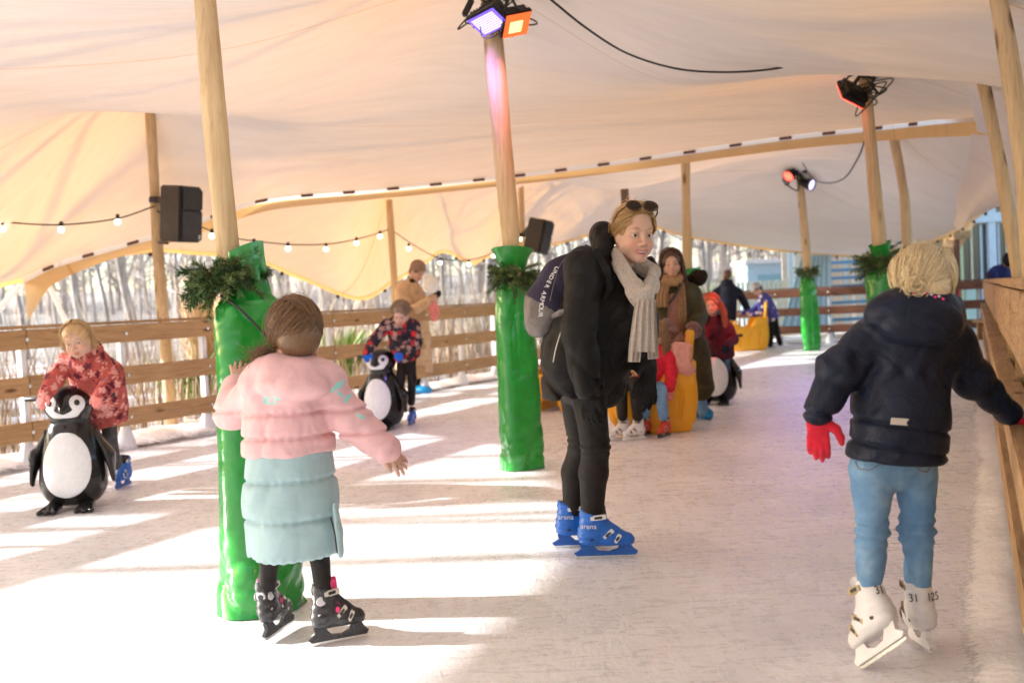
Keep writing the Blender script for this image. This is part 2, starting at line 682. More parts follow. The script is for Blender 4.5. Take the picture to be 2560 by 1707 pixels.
def tps(ctrl, lam=0.02):
    """thin-plate height field through control points"""
    C = np.array([arr(c) for c in ctrl])
    n = len(C)
    def K(A, B):
        r2 = ((A[:, None, :2] - B[None, :, :2]) ** 2).sum(-1)
        return np.where(r2 > 1e-12, 0.5 * r2 * np.log(np.maximum(r2, 1e-12)), 0)
    M = np.zeros((n + 3, n + 3))
    M[:n, :n] = K(C, C) + lam * np.eye(n)
    M[:n, n] = 1
    M[:n, n + 1:] = C[:, :2]
    M[n, :n] = 1
    M[n + 1:, :n] = C[:, :2].T
    sol = np.linalg.solve(M, np.concatenate([C[:, 2], np.zeros(3)]))
    def fn(XY):
        XY = np.asarray(XY)
        return K(XY, C) @ sol[:n] + sol[n] + XY @ sol[n + 1:]
    return fn
# ------------------------------------------------------------------ shared materials
M = {}
M['board'] = wood("board_wood", (0.45, 0.27, 0.125), (0.55, 0.35, 0.18), (0.27, 0.155, 0.075), 0)
M['board_dark'] = wood("dark_board_wood", (0.17, 0.075, 0.045), (0.22, 0.1, 0.06), (0.1, 0.045, 0.03), 0)  # darker than the other boards; holds the far fence's shade in its colour
M['board_old'] = wood("weathered_board_wood", (0.52, 0.33, 0.17), (0.62, 0.43, 0.25), (0.28, 0.17, 0.09), 0, bs=0.6)
M['counter'] = wood("counter_wood", (0.5, 0.32, 0.17), (0.62, 0.43, 0.25), (0.33, 0.2, 0.11), 0, bs=0.6)
M['log'] = wood("peeled_log", (0.64, 0.47, 0.27), (0.74, 0.58, 0.36), (0.45, 0.3, 0.15), 2, 0.8, 0.6, 0.5)
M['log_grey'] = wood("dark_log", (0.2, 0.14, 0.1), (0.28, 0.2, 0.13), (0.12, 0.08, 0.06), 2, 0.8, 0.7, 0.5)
M['white_post'] = plastic("white_painted_post", (0.7, 0.71, 0.73), 0.5, 0.06)
M['steel'] = newmat("bright_steel", (0.75, 0.75, 0.76), 0.25, 1.0)[0]
M['black'] = plastic("black_plastic", (0.018, 0.017, 0.018), 0.42)
M['cable'] = newmat("black_cable", (0.02, 0.018, 0.017), 0.6)[0]
M['bulb'] = emit("warm_bulb", (1.0, 0.83, 0.55), 4.0)

# ground beyond the rink: leaf litter, gravel and thin snow
m, nt, b = newmat("winter_ground", (0.3, 0.25, 0.2), 0.9)
v = coords(nt)
n1 = noise_out(nt, v, 0.55, 6, 0.7)
c1 = ramp(nt, noise_out(nt, v, 9, 6, 0.75), [(0.3, (0.13, 0.08, 0.045)), (0.5, (0.33, 0.22, 0.13)), (0.7, (0.5, 0.42, 0.32))])
mx = node(nt, "ShaderNodeMix", data_type='RGBA')
nt.links.new(ramp(nt, n1, [(0.46, (0, 0, 0)), (0.56, (1, 1, 1))]), mx.inputs["Factor"])
nt.links.new(c1, mx.inputs["A"])
mx.inputs["B"].default_value = (0.74, 0.74, 0.76, 1)
nt.links.new(mx.outputs["Result"], b.inputs["Base Color"])
bump(nt, b, noise_out(nt, v, 14, 6, 0.7), 0.8, 0.05)
M['ground'] = m

# ice: frosted, scratched by skates
m, nt, b = newmat("skated_ice", (0.76, 0.74, 0.74), 0.35, 0, 0.5)
v = coords(nt)
frost = noise_out(nt, v, 1.1, 7, 0.65, 0.5)
v2 = coords(nt, (2.2, 8, 1), (0, 0, rad(14)))
brush = noise_out(nt, v2, 2.0, 7, 0.72, 1.6)
v3 = coords(nt, (7, 2.6, 1), (0, 0, rad(-33)))
brush2 = noise_out(nt, v3, 2.1, 7, 0.72, 1.4)
fine = noise_out(nt, v, 38, 5, 0.75, 0.3)


def scratch(rot, sc, wdt, seed):
    vv = coords(nt, sc, (0, 0, rot))
    n = noise_out(nt, vv, 0.42 + seed * 0.07, 1, 0.3, 0.1)
    a = node(nt, "ShaderNodeMath", operation='SUBTRACT')
    nt.links.new(n, a.inputs[0])
    a.inputs[1].default_value = 0.5
    ab = node(nt, "ShaderNodeMath", operation='ABSOLUTE')
    nt.links.new(a.outputs[0], ab.inputs[0])
    return ramp(nt, ab.outputs[0], [(0.0, (1, 1, 1)), (wdt, (0, 0, 0))])


def addm(a, b_, w=1.0):
    n = node(nt, "ShaderNodeMath", operation='MULTIPLY_ADD')
    nt.links.new(b_, n.inputs[0])
    n.inputs[1].default_value = w
    nt.links.new(a, n.inputs[2])
    return n.outputs[0]


sc_all = scratch(rad(25), (0.8, 3.0, 1), 0.0025, 0)
for k, (rt, s_) in enumerate([(70, (2.2, 1.0, 1)), (-20, (1.1, 3.5, 1)), (118, (2.5, 2.0, 1)), (5, (0.9, 5, 1))]):
    sc_all = addm(sc_all, scratch(rad(rt), s_, 0.0022, k + 1), 1.0)
base = ramp(nt, addm(addm(frost, brush, 0.6), fine, 0.5), [(0.62, (0.58, 0.54, 0.53)), (0.95, (0.72, 0.7, 0.7)), (1.35, (0.9, 0.89, 0.9))])
ramp_nodes = [n for n in nt.nodes if n.type == 'VALTORGB']
mr = node(nt, "ShaderNodeMapRange")
mr.inputs["From Min"].default_value, mr.inputs["From Max"].default_value = 0.56, 1.46
nt.links.new(addm(addm(addm(frost, brush, 0.34), brush2, 0.3), fine, 0.4), mr.inputs["Value"])
base = ramp(nt, mr.outputs[0], [(0.15, (0.62, 0.62, 0.64)), (0.42, (0.77, 0.785, 0.82)), (0.66, (0.92, 0.93, 0.96))])
mx = node(nt, "ShaderNodeMix", data_type='RGBA')
cl = node(nt, "ShaderNodeMath", operation='MULTIPLY', use_clamp=True)
nt.links.new(sc_all, cl.inputs[0])
cl.inputs[1].default_value = 0.35
nt.links.new(cl.outputs[0], mx.inputs["Factor"])
nt.links.new(base, mx.inputs["A"])
mx.inputs["B"].default_value = (0.9, 0.9, 0.92, 1)
nt.links.new(mx.outputs["Result"], b.inputs["Base Color"])
nt.links.new(ramp(nt, addm(brush, brush2, 0.6), [(0.5, (0.14,) * 3), (1.0, (0.42,) * 3)]), b.inputs["Roughness"])
hgt = addm(addm(addm(brush, brush2, 1.0), fine, 0.9), sc_all, 0.1)
bump(nt, b, hgt, 0.4, 0.01)
M['ice'] = m

# scraped snow
m, nt, b = newmat("scraped_snow", (0.86, 0.86, 0.88), 0.8)
v = coords(nt)
n1 = noise_out(nt, v, 8, 7, 0.7, 0.3)
nt.links.new(ramp(nt, n1, [(0.3, (0.8, 0.8, 0.82)), (0.55, (0.93, 0.93, 0.95))]), b.inputs["Base Color"])
bump(nt, b, n1, 0.5, 0.03)
at_ = node(nt, "ShaderNodeAttribute", attribute_name="col")
sx_ = node(nt, "ShaderNodeSeparateColor")
nt.links.new(at_.outputs["Color"], sx_.inputs[0])
n3 = noise_out(nt, coords(nt, (5, 11, 1), (0, 0, rad(20))), 4, 7, 0.75, 0.6)
ad_ = node(nt, "ShaderNodeMath", operation='ADD')
nt.links.new(sx_.outputs[0], ad_.inputs[0])
nt.links.new(n3, ad_.inputs[1])
al_ = ramp(nt, ad_.outputs[0], [(0.62, (0, 0, 0)), (0.85, (1, 1, 1))])
nt.links.new(al_, b.inputs["Alpha"])
M['snow'] = m


def tent_cloth(name, diff, trans, wt):
    m = bpy.data.materials.new(name)
    m.use_nodes = True
    nt = m.node_tree
    nt.nodes.remove(nt.nodes["Principled BSDF"])
    v = coords(nt)
    vs_ = coords(nt, (0.7, 4, 1), (0, 0, rad(-10)))
    crease = noise_out(nt, vs_, 2.2, 6, 0.6, 0.6)
    weave = noise_out(nt, v, 160, 2, 0.5)
    big = noise_out(nt, v, 0.5, 3, 0.5)
    col = ramp(nt, addm_(nt, crease, big, 0.5), [(0.35, tuple(c * 0.9 for c in diff)), (0.85, tuple(min(1, c * 1.04) for c in diff))])
    # panel seams: doubled cloth every 2.1 m, tinted a darker tan
    tc = node(nt, "ShaderNodeTexCoord")
    mp = node(nt, "ShaderNodeMapping")
    mp.inputs["Rotation"].default_value = (0, 0, rad(-12))
    nt.links.new(tc.outputs["Object"], mp.inputs[0])
    sx = node(nt, "ShaderNodeSeparateXYZ")
    nt.links.new(mp.outputs[0], sx.inputs[0])
    md = node(nt, "ShaderNodeMath", operation='PINGPONG')
    nt.links.new(sx.outputs[1], md.inputs[0])
    md.inputs[1].default_value = 1.25
    seam = ramp(nt, md.outputs[0], [(0.0, (0.72, 0.6, 0.45)), (0.012, (1, 1, 1))])
    ml = node(nt, "ShaderNodeMix", data_type='RGBA', blend_type='MULTIPLY')
    ml.inputs["Factor"].default_value = 1
    nt.links.new(col, ml.inputs["A"])
    nt.links.new(seam, ml.inputs["B"])
    bp = node(nt, "ShaderNodeBump")
    bp.inputs["Strength"].default_value, bp.inputs["Distance"].default_value = 0.16, 0.02
    nt.links.new(addm_(nt, crease, weave, 0.12), bp.inputs["Height"])
    d = node(nt, "ShaderNodeBsdfDiffuse")
    nt.links.new(ml.outputs["Result"], d.inputs[0])
    nt.links.new(bp.outputs[0], d.inputs["Normal"])
    t = node(nt, "ShaderNodeBsdfTranslucent")
    t.inputs[0].default_value = (*trans, 1)
    mx = node(nt, "ShaderNodeMixShader")
    mx.inputs[0].default_value = wt
    nt.links.new(d.outputs[0], mx.inputs[1])
    nt.links.new(t.outputs[0], mx.inputs[2])
    nt.links.new(mx.outputs[0], nt.nodes["Material Output"].inputs[0])
    return m


def addm_(nt, a, b_, w=1.0):
    n = node(nt, "ShaderNodeMath", operation='MULTIPLY_ADD')
    nt.links.new(b_, n.inputs[0])
    n.inputs[1].default_value = w
    nt.links.new(a, n.inputs[2])
    return n.outputs[0]


M['tent'] = tent_cloth("sand_stretch_cloth", (0.815, 0.8, 0.825), (0.92, 0.44, 0.09), 0.13)
M['valance'] = tent_cloth("sand_valance_cloth", (0.72, 0.52, 0.3), (0.9, 0.5, 0.15), 0.22)
M['hem'] = tent_cloth("white_strip_cloth", (0.85, 0.82, 0.78), (0.95, 0.9, 0.82), 0.5)  # white straps; on the seam it stands for sky light in the gap

# ------------------------------------------------------------------ ground, ice
def sheet(name, poly, z, mat, sub=None):
    return mesh_obj(name, [(x, y, z) for x, y in poly], [tuple(range(len(poly)))], mat, smooth=False)


gx = np.concatenate([[-600, -200, -90], np.linspace(-60, 60, 61), [90, 200, 600]])
gy = np.concatenate([[-300, -100], np.linspace(-30, 80, 56), [120, 200, 400, 900]])
XX, YY = np.meshgrid(gx, gy, indexing='ij')
ZZ = np.full(XX.shape, -0.006)
nx_, ny_ = XX.shape
idx = np.arange(nx_ * ny_).reshape(nx_, ny_)
Q = np.stack([idx[:-1, :-1], idx[1:, :-1], idx[1:, 1:], idx[:-1, 1:]], -1).reshape(-1, 4)
tag(mesh_obj("ground", np.stack([XX, YY, ZZ], -1), Q, M['ground']), kind="structure")

LF0, LFD = np.array((-4.21, 8.19)), np.array((0.469, 0.883))
RB0, RBD = np.array((1.92, 3.75)), np.array((0.4231, 0.9061))
CORN = LF0 + LFD * 16.4
RCOR = np.array((9.5, 20.05))
LN = np.array((-LFD[1], LFD[0]))      # outwards, left of the rink
RN = np.array((RBD[1], -RBD[0]))      # outwards, right of the rink
p0, p1, p2, p3 = LF0 - LFD * 16, LF0 + LFD * 16.4, RCOR, RB0 - RBD * 10
# the ice as a fine sheet so that it is not dead flat
iu, iv = 60, 90
Vp = []
for i in range(iu + 1):
    for j in range(iv + 1):
        u_, v_ = i / iu, j / iv
        a_ = p0 * (1 - v_) + p1 * v_
        b_ = p3 * (1 - v_) + p2 * v_
        q = a_ * (1 - u_) + b_ * u_
        Vp.append((q[0], q[1], 0.0))
Vp = np.array(Vp)
idx = np.arange((iu + 1) * (iv + 1)).reshape(iu + 1, iv + 1)
Q = np.stack([idx[:-1, :-1], idx[1:, :-1], idx[1:, 1:], idx[:-1, 1:]], -1).reshape(-1, 4)
tag(mesh_obj("ice_rink", Vp, Q, M['ice']), kind="structure")


def bank(name, a, d, n, t0, t1, w0, h, seed, out=0.12):
    """ridge of scraped snow along a rail; n points out of the rink"""
    nu, nv = int((t1 - t0) / 0.05), 22
    wv = waves(seed, (2.0, 6.0, 17.0), 1.0)
    wf = waves(seed + 5, (9.0, 26.0, 60.0), 1.0)
    V = []
    for i in range(nu + 1):
        t = t0 + (t1 - t0) * i / nu
        for j in range(nv + 1):
            s_ = j / nv
            off = out - (w0 + out) * s_
            p = a + d * t + n * off
            V.append((p[0], p[1], s_))
    V = np.array(V)
    P3 = np.stack([V[:, 0], V[:, 1], 0 * V[:, 0]], 1)
    lump = np.clip(0.75 + 0.55 * wv(P3), 0.12, 1.6)
    prof = np.sin(np.pi * np.clip(V[:, 2] * 0.78 + 0.18, 0, 1)) ** 1.6
    lim = 0.7 + 0.2 * wv(P3 * 0.8 + 3) + 0.05 * wf(P3)
    edge = np.clip((lim - V[:, 2]) * 1.8, 0, 1)
    Z = h * prof * lump * edge + 0.014 * wf(P3) * edge * (1 - V[:, 2] * 0.4) + 0.003
    V[:, 2] = np.where(edge <= 0.0, -0.01, Z)
    idx = np.arange((nu + 1) * (nv + 1)).reshape(nu + 1, nv + 1)
    Q = np.stack([idx[:-1, :-1], idx[:-1, 1:], idx[1:, 1:], idx[1:, :-1]], -1).reshape(-1, 4)
    if n is LN:
        Q = Q[:, ::-1]
    return tag(mesh_obj(name, V, Q, M['snow'], col=np.repeat(np.clip(edge, 0, 1)[:, None], 3, 1)), kind="stuff")


bank("snow_bank", LF0, LFD, LN, -3, 16.2, 0.55, 0.2, 3, 0.5)
bank("snow_bank", RB0, RBD, RN, -3, 17.5, 0.34, 0.06, 11, 0.04)
BD = (RCOR - CORN) / np.linalg.norm(RCOR - CORN)
BN = np.array((-BD[1], BD[0]))
bank("snow_bank", CORN, BD, BN, 0.2, 6.4, 0.5, 0.15, 21, 0.5)


# ------------------------------------------------------------------ fences
def bolt_spheres(mb, p, n, r=0.018):
    mb.lathe([(r, 0), (r, 0.006), (r * 0.6, 0.012)], p, n, 8)


def rail_fence(name, label, a, d, n, t0, t1, board, post, cuts, post_t, sink=0.0, zs=((1.0, 1.17), (0.61, 0.78), (0.22, 0.39)), cap=True, group=None):
    """white posts outside, three boards inside; n points out"""
    o3 = lambda t, off, z: (a[0] + d[0] * t + n[0] * off, a[1] + d[1] * t + n[1] * off, z)
    root = thing(name, label, "fence", o3(t0, 0, 0), group)
    for t in post_t:
        mb = MB()
        mb.beam(o3(t, 0.045, -0.05), o3(t, 0.045, 1.168), 0.05, 0.07, (n[0], n[1], 0), 0.004)
        mb.lathe([(0.1, 0.0), (0.085, 0.06), (0.045, 0.2), (0.036, 0.26)], o3(t, 0.045, 0.0), (0, 0, 1), 12)
        ob = mb.build("post", post, root)
        for z0, z1 in zs:
            bl = MB()
            bolt_spheres(bl, o3(t, -0.047, (z0 + z1) / 2), (-n[0], -n[1], 0))
            bl.build("bolt", M['steel'], ob)
    for zi, (z0, z1) in enumerate(zs):
        for c0, c1 in zip(cuts[:-1], cuts[1:]):
            L = c1 - c0
            mb = MB()
            jit = random.uniform(-0.006, 0.006)
            mb.box((0, 0, 0), (L - 0.006, 0.042, (z1 - z0) + random.uniform(-0.006, 0.004)), None, 0.004)
            ob = mb.build("rail", board, root, local=True)
            ob.location = Vector(o3((c0 + c1) / 2, -0.022, (z0 + z1) / 2 + jit)) - Vector(root.location)
            ob.rotation_euler = (0, 0, math.atan2(d[1], d[0]))
    if cap:
        for c0, c1 in zip(cuts[:-1], cuts[1:]):
            mb = MB()
            mb.box((0, 0, 0), (c1 - c0 - 0.005, 0.12, 0.028), None, 0.004)
            ob = mb.build("cap_rail", board, root, local=True)
            ob.location = Vector(o3((c0 + c1) / 2, 0.04, 1.19)) - Vector(root.location)
            ob.rotation_euler = (0, 0, math.atan2(d[1], d[0]))
    return root


rail_fence("rail_fence", "long brown timber rail fence on white posts behind the penguin skaters", LF0, LFD, LN, -3.9, 16.4,
           M['board'], M['white_post'], [-3.9, 0.22, 4.34, 8.46, 12.58, 16.3], [0.22 + 1.03 * k for k in range(-3, 16)])
rail_fence("rail_fence", "brown rail fence coloured as shaded across the far end below the blue stairs", CORN, BD, BN, 0, 6.6,
           M['board_dark'], M['white_post'], [0, 3.3, 6.6], [0.3 + 1.1 * k for k in range(0, 6)])

# ---- right-hand barrier with a broad counter on top
def o3r(t, off, z):
    p = RB0 + RBD * t + RN * off
    return (p[0], p[1], z)


RA = math.atan2(RBD[1], RBD[0])
bar = thing("barrier", "timber barrier with a broad plank counter that the blond child holds", "barrier", o3r(0, 0, 0))
tt = [-5.2, -2.7, -0.2, 2.3, 4.8, 7.3, 9.8, 12.3, 14.8, 17.6]


def rbox(name, t0, t1, off, w, z0, z1, mat, bev=0.005, parent=bar, dz=0.0):
    mb = MB()
    mb.box((0, 0, 0), (t1 - t0 - 0.006, w, z1 - z0), None, bev)
    ob = mb.build(name, mat, parent, local=True)
    ob.location = Vector(o3r((t0 + t1) / 2, off, (z0 + z1) / 2 + dz)) - Vector(bar.location)
    ob.rotation_euler = (0, 0, RA)
    return ob


m, nt, b = newmat("grey_light_stop_sheet", (0.33, 0.36, 0.4), 0.35)
v = coords(nt)
nt.links.new(ramp(nt, noise_out(nt, v, 3, 5, 0.6), [(0.3, (0.24, 0.27, 0.3)), (0.7, (0.42, 0.45, 0.5))]), b.inputs["Base Color"])
M['light_stop'] = m
for k in range(len(tt) - 1):
    a_, b_ = tt[k], tt[k + 1]
    dz = random.uniform(-0.004, 0.012)
    for j in range(3):
        rbox("counter_board", a_, b_, 0.055 + 0.152 * j, 0.147, 1.15, 1.188, M['counter'], 0.006, dz=dz + random.uniform(-0.003, 0.003))
    n_ap = 2
    for j in range(n_ap):
        u0, u1 = a_ + (b_ - a_) * j / n_ap, a_ + (b_ - a_) * (j + 1) / n_ap
        rbox("apron_board", u0, u1, 0.006, 0.03, 0.86 + random.uniform(-0.01, 0.01), 1.148, M['board_old'], 0.004)
    rbox("middle_rail", a_, b_, -0.035, 0.045, 0.55, 0.7, M['board_old'], 0.005, dz=random.uniform(-0.01, 0.01))
    rbox("rail_ledge", a_ + 0.02, b_ - 0.02, -0.02, 0.09, 0.702, 0.73, M['counter'], 0.005, dz=0.0)
    rbox("bottom_rail", a_, b_, -0.03, 0.045, 0.14, 0.32, M['board_old'], 0.005, dz=random.uniform(-0.01, 0.01))
    rbox("grey_light_stop", a_, b_, 0.075, 0.006, 0.05, 1.0, M['light_stop'], 0)  # added sheet, raised to stop light passing between the rails
    for tpos in (a_ + 0.1, (a_ + b_) / 2):
        mb = MB()
        mb.beam(o3r(tpos, 0.035, 0), o3r(tpos, 0.035, 1.147), 0.05, 0.05, (RN[0], RN[1], 0), 0.004)
        mb.build("post", M['board_old'], bar)

# short dark fence closing the far right corner
rail_fence("rail_fence", "short dark rail fence at the far right corner beside the counter", np.array((8.7, 20.6)), BD, BN, -0.6, 1.3,
           M['board_dark'], M['white_post'], [-0.6, 1.3], [-0.3, 0.9], cap=True)

# ------------------------------------------------------------------ tent
SEAM = [W(60, 697, 11.8), W(150, 655, 11.7), W(375, 590, 11.5), W(520, 541, 11.4), W(618, 507, 11.4), W(718, 489, 11.6), W(946, 471, 12.1), W(1251, 440, 12.5),
        W(1480, 411, 12.6), W(1697, 380, 12.5), W(1950, 343, 12.0), W(2176, 318, 11.4), W(2320, 302, 10.6), W(2427, 292, 9.6), W(2560, 280, 8.6), W(2760, 300, 7.6)]
seam = spline(SEAM, 140)
ctrlA = [W(375, 284, 10.7), W(210, 284, 8.8), W(370, 287, 8.7), W(560, 288, 8.6), W(0, 318, 8.6), W(-260, 380, 8.4),
         W(60, 697, 11.8), W(0, 678, 10.6), (-6.2, 9.0, 2.15), (-6.4, 7.5, 2.4), (-7.0, 5.8, 2.5),
         W(0, 0, 5.6), W(506, -60, 4.3), W(1228, -70, 7.1), W(1228, -20, 7.7), W(800, 0, 6.3), W(1700, 0, 6.0), W(2150, 0, 5.6), W(2450, -30, 5.6),
         W(2158, 174, 8.7), W(1700, 190, 7.6), W(1990, 180, 7.4), W(2280, 190, 7.1), W(2170, 186, 7.3),
         W(1280, 190, 8.6), W(900, 230, 8.8), W(700, 310, 9.8), W(1000, 350, 10.6), W(1400, 330, 11.0), W(1800, 300, 10.8), W(2100, 285, 10.4), W(2300, 270, 9.4),
         W(2440, 205, 7.6), W(2560, 170, 6.4),
         (-9.9, 0, 2.6), (-7.6, 4.0, 2.5), (-12, -5, 2.3), (-5.8, 3.0, 2.75), (-7, -2, 2.9), (-3, -1.5, 3.0), (0, -1.5, 3.0), (0, 2.5, 3.0), (3.6, -1.5, 2.6), (4.2, 2.0, 2.5), (5.3, 6.5, 2.4), (-2.5, 2.0, 3.2), (0, -4, 2.8)]
ctrlA += list(seam[::6])
fA = tps(ctrlA, 0.01)
# plan outline of canopy A: left edge, seam, right edge
left_edge = spline([(-12, -5, 0), (-9.9, 0, 0), (-7.6, 4, 0), (-6.5, 8.2, 0), tuple(seam[0])], 80)[:, :2]
right_edge = spline([(3.2, -5, 0), (3.9, 0, 0), (4.9, 4.5, 0), (5.5, 6.6, 0), tuple(seam[-1])], 80)[:, :2]
nu, nv = 190, 150
us, vsn = np.linspace(0, 1, nu + 1), np.linspace(0, 1, nv + 1)
top = np.stack([np.interp(us, np.linspace(0, 1, len(seam)), seam[:, i]) for i in range(2)], 1)
bot = np.stack([left_edge[0] * (1 - u) + right_edge[0] * u for u in us])
le = np.stack([np.interp(vsn, np.linspace(0, 1, len(left_edge)), left_edge[:, i]) for i in range(2)], 1)
re_ = np.stack([np.interp(vsn, np.linspace(0, 1, len(right_edge)), right_edge[:, i]) for i in range(2)], 1)


def coons(bot, top, le, re_):
    nu, nv = len(bot) - 1, len(le) - 1
    U = np.linspace(0, 1, nu + 1)[:, None, None]
    Vv = np.linspace(0, 1, nv + 1)[None, :, None]
    return ((1 - Vv) * bot[:, None] + Vv * top[:, None] + (1 - U) * le[None] + U * re_[None]
            - ((1 - U) * (1 - Vv) * bot[0] + U * (1 - Vv) * bot[-1] + (1 - U) * Vv * top[0] + U * Vv * top[-1]))


def grid_faces(nu, nv):
    idx = np.arange((nu + 1) * (nv + 1)).reshape(nu + 1, nv + 1)
    return np.stack([idx[:-1, :-1], idx[1:, :-1], idx[1:, 1:], idx[:-1, 1:]], -1).reshape(-1, 4)


XY = coons(bot, top, le, re_).reshape(-1, 2)
Z = fA(XY)
wr = waves(31, (0.8, 2.2, 4.5), 0.035)
Z = Z + wr(np.stack([XY[:, 0], XY[:, 1], 0 * Z], 1)) * 0.6
# the cloth reaches the measured seam exactly
Zg = Z.reshape(nu + 1, nv + 1)
seamz = np.interp(us, np.linspace(0, 1, len(seam)), seam[:, 2])
wgt = np.clip((vsn - 0.9) / 0.1, 0, 1) ** 2
Zg = Zg + (seamz - Zg[:, -1])[:, None] * wgt[None]
VA = np.concatenate([XY, Zg.reshape(-1, 1)], 1)
tentA = thing("stretch_tent", "large sand-coloured stretch tent roof over the near half of the rink", "tent", (0, 0, 0))
mesh_obj("canopy", VA, grid_faces(nu, nv), M['tent'], tentA)


def ribbon(name, A, B, mat, parent, rows=6, fn=None):
    n = len(A)
    V = []
    for j in range(rows + 1):
        s_ = j / rows
        r_ = A * (1 - s_) + B * s_
        if fn is not None:
            r_ = r_ + fn(r_, s_)
        V.append(r_)
    V = np.concatenate(V)
    idx = np.arange((rows + 1) * n).reshape(rows + 1, n)
    Q = np.stack([idx[:-1, :-1], idx[1:, :-1], idx[1:, 1:], idx[:-1, 1:]], -1).reshape(-1, 4)
    return mesh_obj(name, V, Q, mat, parent)


seamF = spline(SEAM, 400)
nrm = np.array((0.18, -0.98, 0))
# pale cloth band imitates daylight through seam gap, orange flap below it, dark toggles
ribbon("seam_light_band", seamF + nrm * 0.03 + np.array((0, 0, 0.005)), seamF + nrm * 0.035 + np.array((0, 0, -0.055)), M['hem'], tentA, 2)
wv = waves(41, (1.6, 4.5, 11), 0.03)
flap_h = np.interp(np.linspace(0, 1, 400), [0, 0.05, 0.1, 0.2, 0.4, 0.62, 0.8, 1.0], [0.5, 0.24, 0.14, 0.15, 0.12, 0.15, 0.17, 0.2])
flapB = seamF.copy()
flapB[:, 2] -= flap_h
flapB[:, 1] += 0.03
ribbon("valance", seamF + nrm * 0.0 + np.array((0, 0, -0.05)), flapB, M['valance'], tentA, 10, lambda r_, s_: np.stack([0 * r_[:, 0], wv(r_) * s_, 0.4 * wv(r_ + 3) * s_], 1))
mbt = []
dist = np.concatenate([[0], np.cumsum(np.linalg.norm(np.diff(seamF, axis=0), axis=1))])
k = 0.35
while k < dist[-1] - 3.0:
    i = int(np.searchsorted(dist, k))
    a_, b_ = seamF[i], seamF[min(i + 3, 399)]
    t_ = (b_ - a_) / np.linalg.norm(b_ - a_)
    mb = MB()
    mb.beam(a_ + nrm * 0.045 + np.array((0, 0, -0.026)) - t_ * 0.075, a_ + nrm * 0.045 + np.array((0, 0, -0.026)) + t_ * 0.075, 0.012, 0.036, (0, 0, 1), 0.004)
    mb.build("toggle", M['board_dark'], tentA)
    k += 0.56 + random.uniform(-0.04, 0.04)

# ---- second canopy beyond the seam
LOW = [W(100, 690, 12.3), W(260, 640, 12.7), W(390, 622, 13.0), W(470, 627, 13.3), W(560, 634, 13.6), (W(640, 646, 13.9)), W(750, 690, 14.4), W(898, 743, 15.0), W(985, 700, 15.6), W(1060, 655, 16.2), W(1110, 625, 16.6),
       W(1180, 655, 17.2), W(1215, 640, 17.7), W(1300, 622, 18.6), W(1420, 600, 20.0), W(1560, 560, 21.6), W(1640, 566, 22.6), W(1700, 585, 23.2), W(1850, 612, 23.9), W(2000, 629, 24.3), W(2130, 638, 23.8), W(2165, 637, 23.5),
       W(2250, 620, 22.2), W(2330, 600, 20.8), W(2394, 571, 19.0), W(2470, 520, 16.5), W(2560, 470, 14.0)]
low = spline(LOW, 260)
ctrlB = [W(972, 500, 15.0), W(1302, 460, 17.5), W(1556, 420, 18.0), W(1714, 393, 14.2), W(1995, 392, 18.3), W(1850, 402, 16.4), W(2120, 404, 16.4), W(2000, 400, 16.2), W(2231, 332, 14.0),
         W(1480, 470, 16.6), W(1600, 462, 16.8), W(1300, 560, 18.2), W(1150, 560, 16.2), W(760, 610, 13.9), W(860, 640, 14.4), W(560, 590, 13.0), W(1700, 520, 20.0), W(1900, 540, 20.6), W(2150, 560, 20.0), W(2280, 500, 16.5), W(2360, 430, 14.0)]
ctrlB += list(seam[2:-6:6]) + list(low[::6])
fB = tps(ctrlB, 0.01)
nu, nv = 200, 110
us, vsn = np.linspace(0, 1, nu + 1), np.linspace(0, 1, nv + 1)
ls = np.concatenate([[0], np.cumsum(np.linalg.norm(np.diff(low, axis=0), axis=1))])
ls /= ls[-1]
# pair seam and lower edge by rough angle: left third fans out quickly
top = np.stack([np.interp(us, ls, low[:, i]) for i in range(3)], 1)
sB = seam + np.array((0.0, 0.06, -0.03))
bot = np.stack([np.interp(us, np.linspace(0, 1, len(sB)), sB[:, i]) for i in range(3)], 1)
Vv = np.linspace(0, 1, nv + 1)[None, :, None]
PB = (bot[:, None] * (1 - Vv) + top[:, None] * Vv)
ZB = fB(PB.reshape(-1, 3)[:, :2]).reshape(nu + 1, nv + 1)
wb = np.clip((Vv[0, :, 0] - 0.88) / 0.12, 0, 1) ** 1.5
wa = np.clip((0.1 - Vv[0, :, 0]) / 0.1, 0, 1) ** 1.5
ZB = ZB + (top[:, 2] - ZB[:, -1])[:, None] * wb[None] + (bot[:, 2] - ZB[:, 0])[:, None] * wa[None]
wr2 = waves(37, (0.9, 2.4, 5), 0.03)
ZB = ZB + wr2(np.concatenate([PB.reshape(-1, 3)[:, :2], np.zeros((PB.shape[0] * PB.shape[1], 1))], 1)).reshape(ZB.shape) * 0.6 * (1 - wb)[None]
PB[..., 2] = ZB
tentB = thing("stretch_tent", "second sand-coloured stretch tent roof over the far half of the rink", "tent", (0, 0, 0))
mesh_obj("canopy", PB.reshape(-1, 3), grid_faces(nu, nv), M['tent'], tentB)
lowF = spline(LOW, 500)
ribbon("hem", lowF + np.array((0, -0.01, 0.01)), lowF + np.array((0, -0.012, -0.05)), M['valance'], tentB, 2)
dist = np.concatenate([[0], np.cumsum(np.linalg.norm(np.diff(lowF, axis=0), axis=1))])
k = 0.4
hk = 0
while k < dist[-1] - 0.5 and hk < 60:
    i = int(np.searchsorted(dist, k))
    mb = MB()
    mb.box(lowF[i] + np.array((0, -0.02, -0.07)), (0.05, 0.03, 0.05), None, 0.008)
    mb.build("hook", M['cable'], tentB)
    k += 0.95
    hk += 1
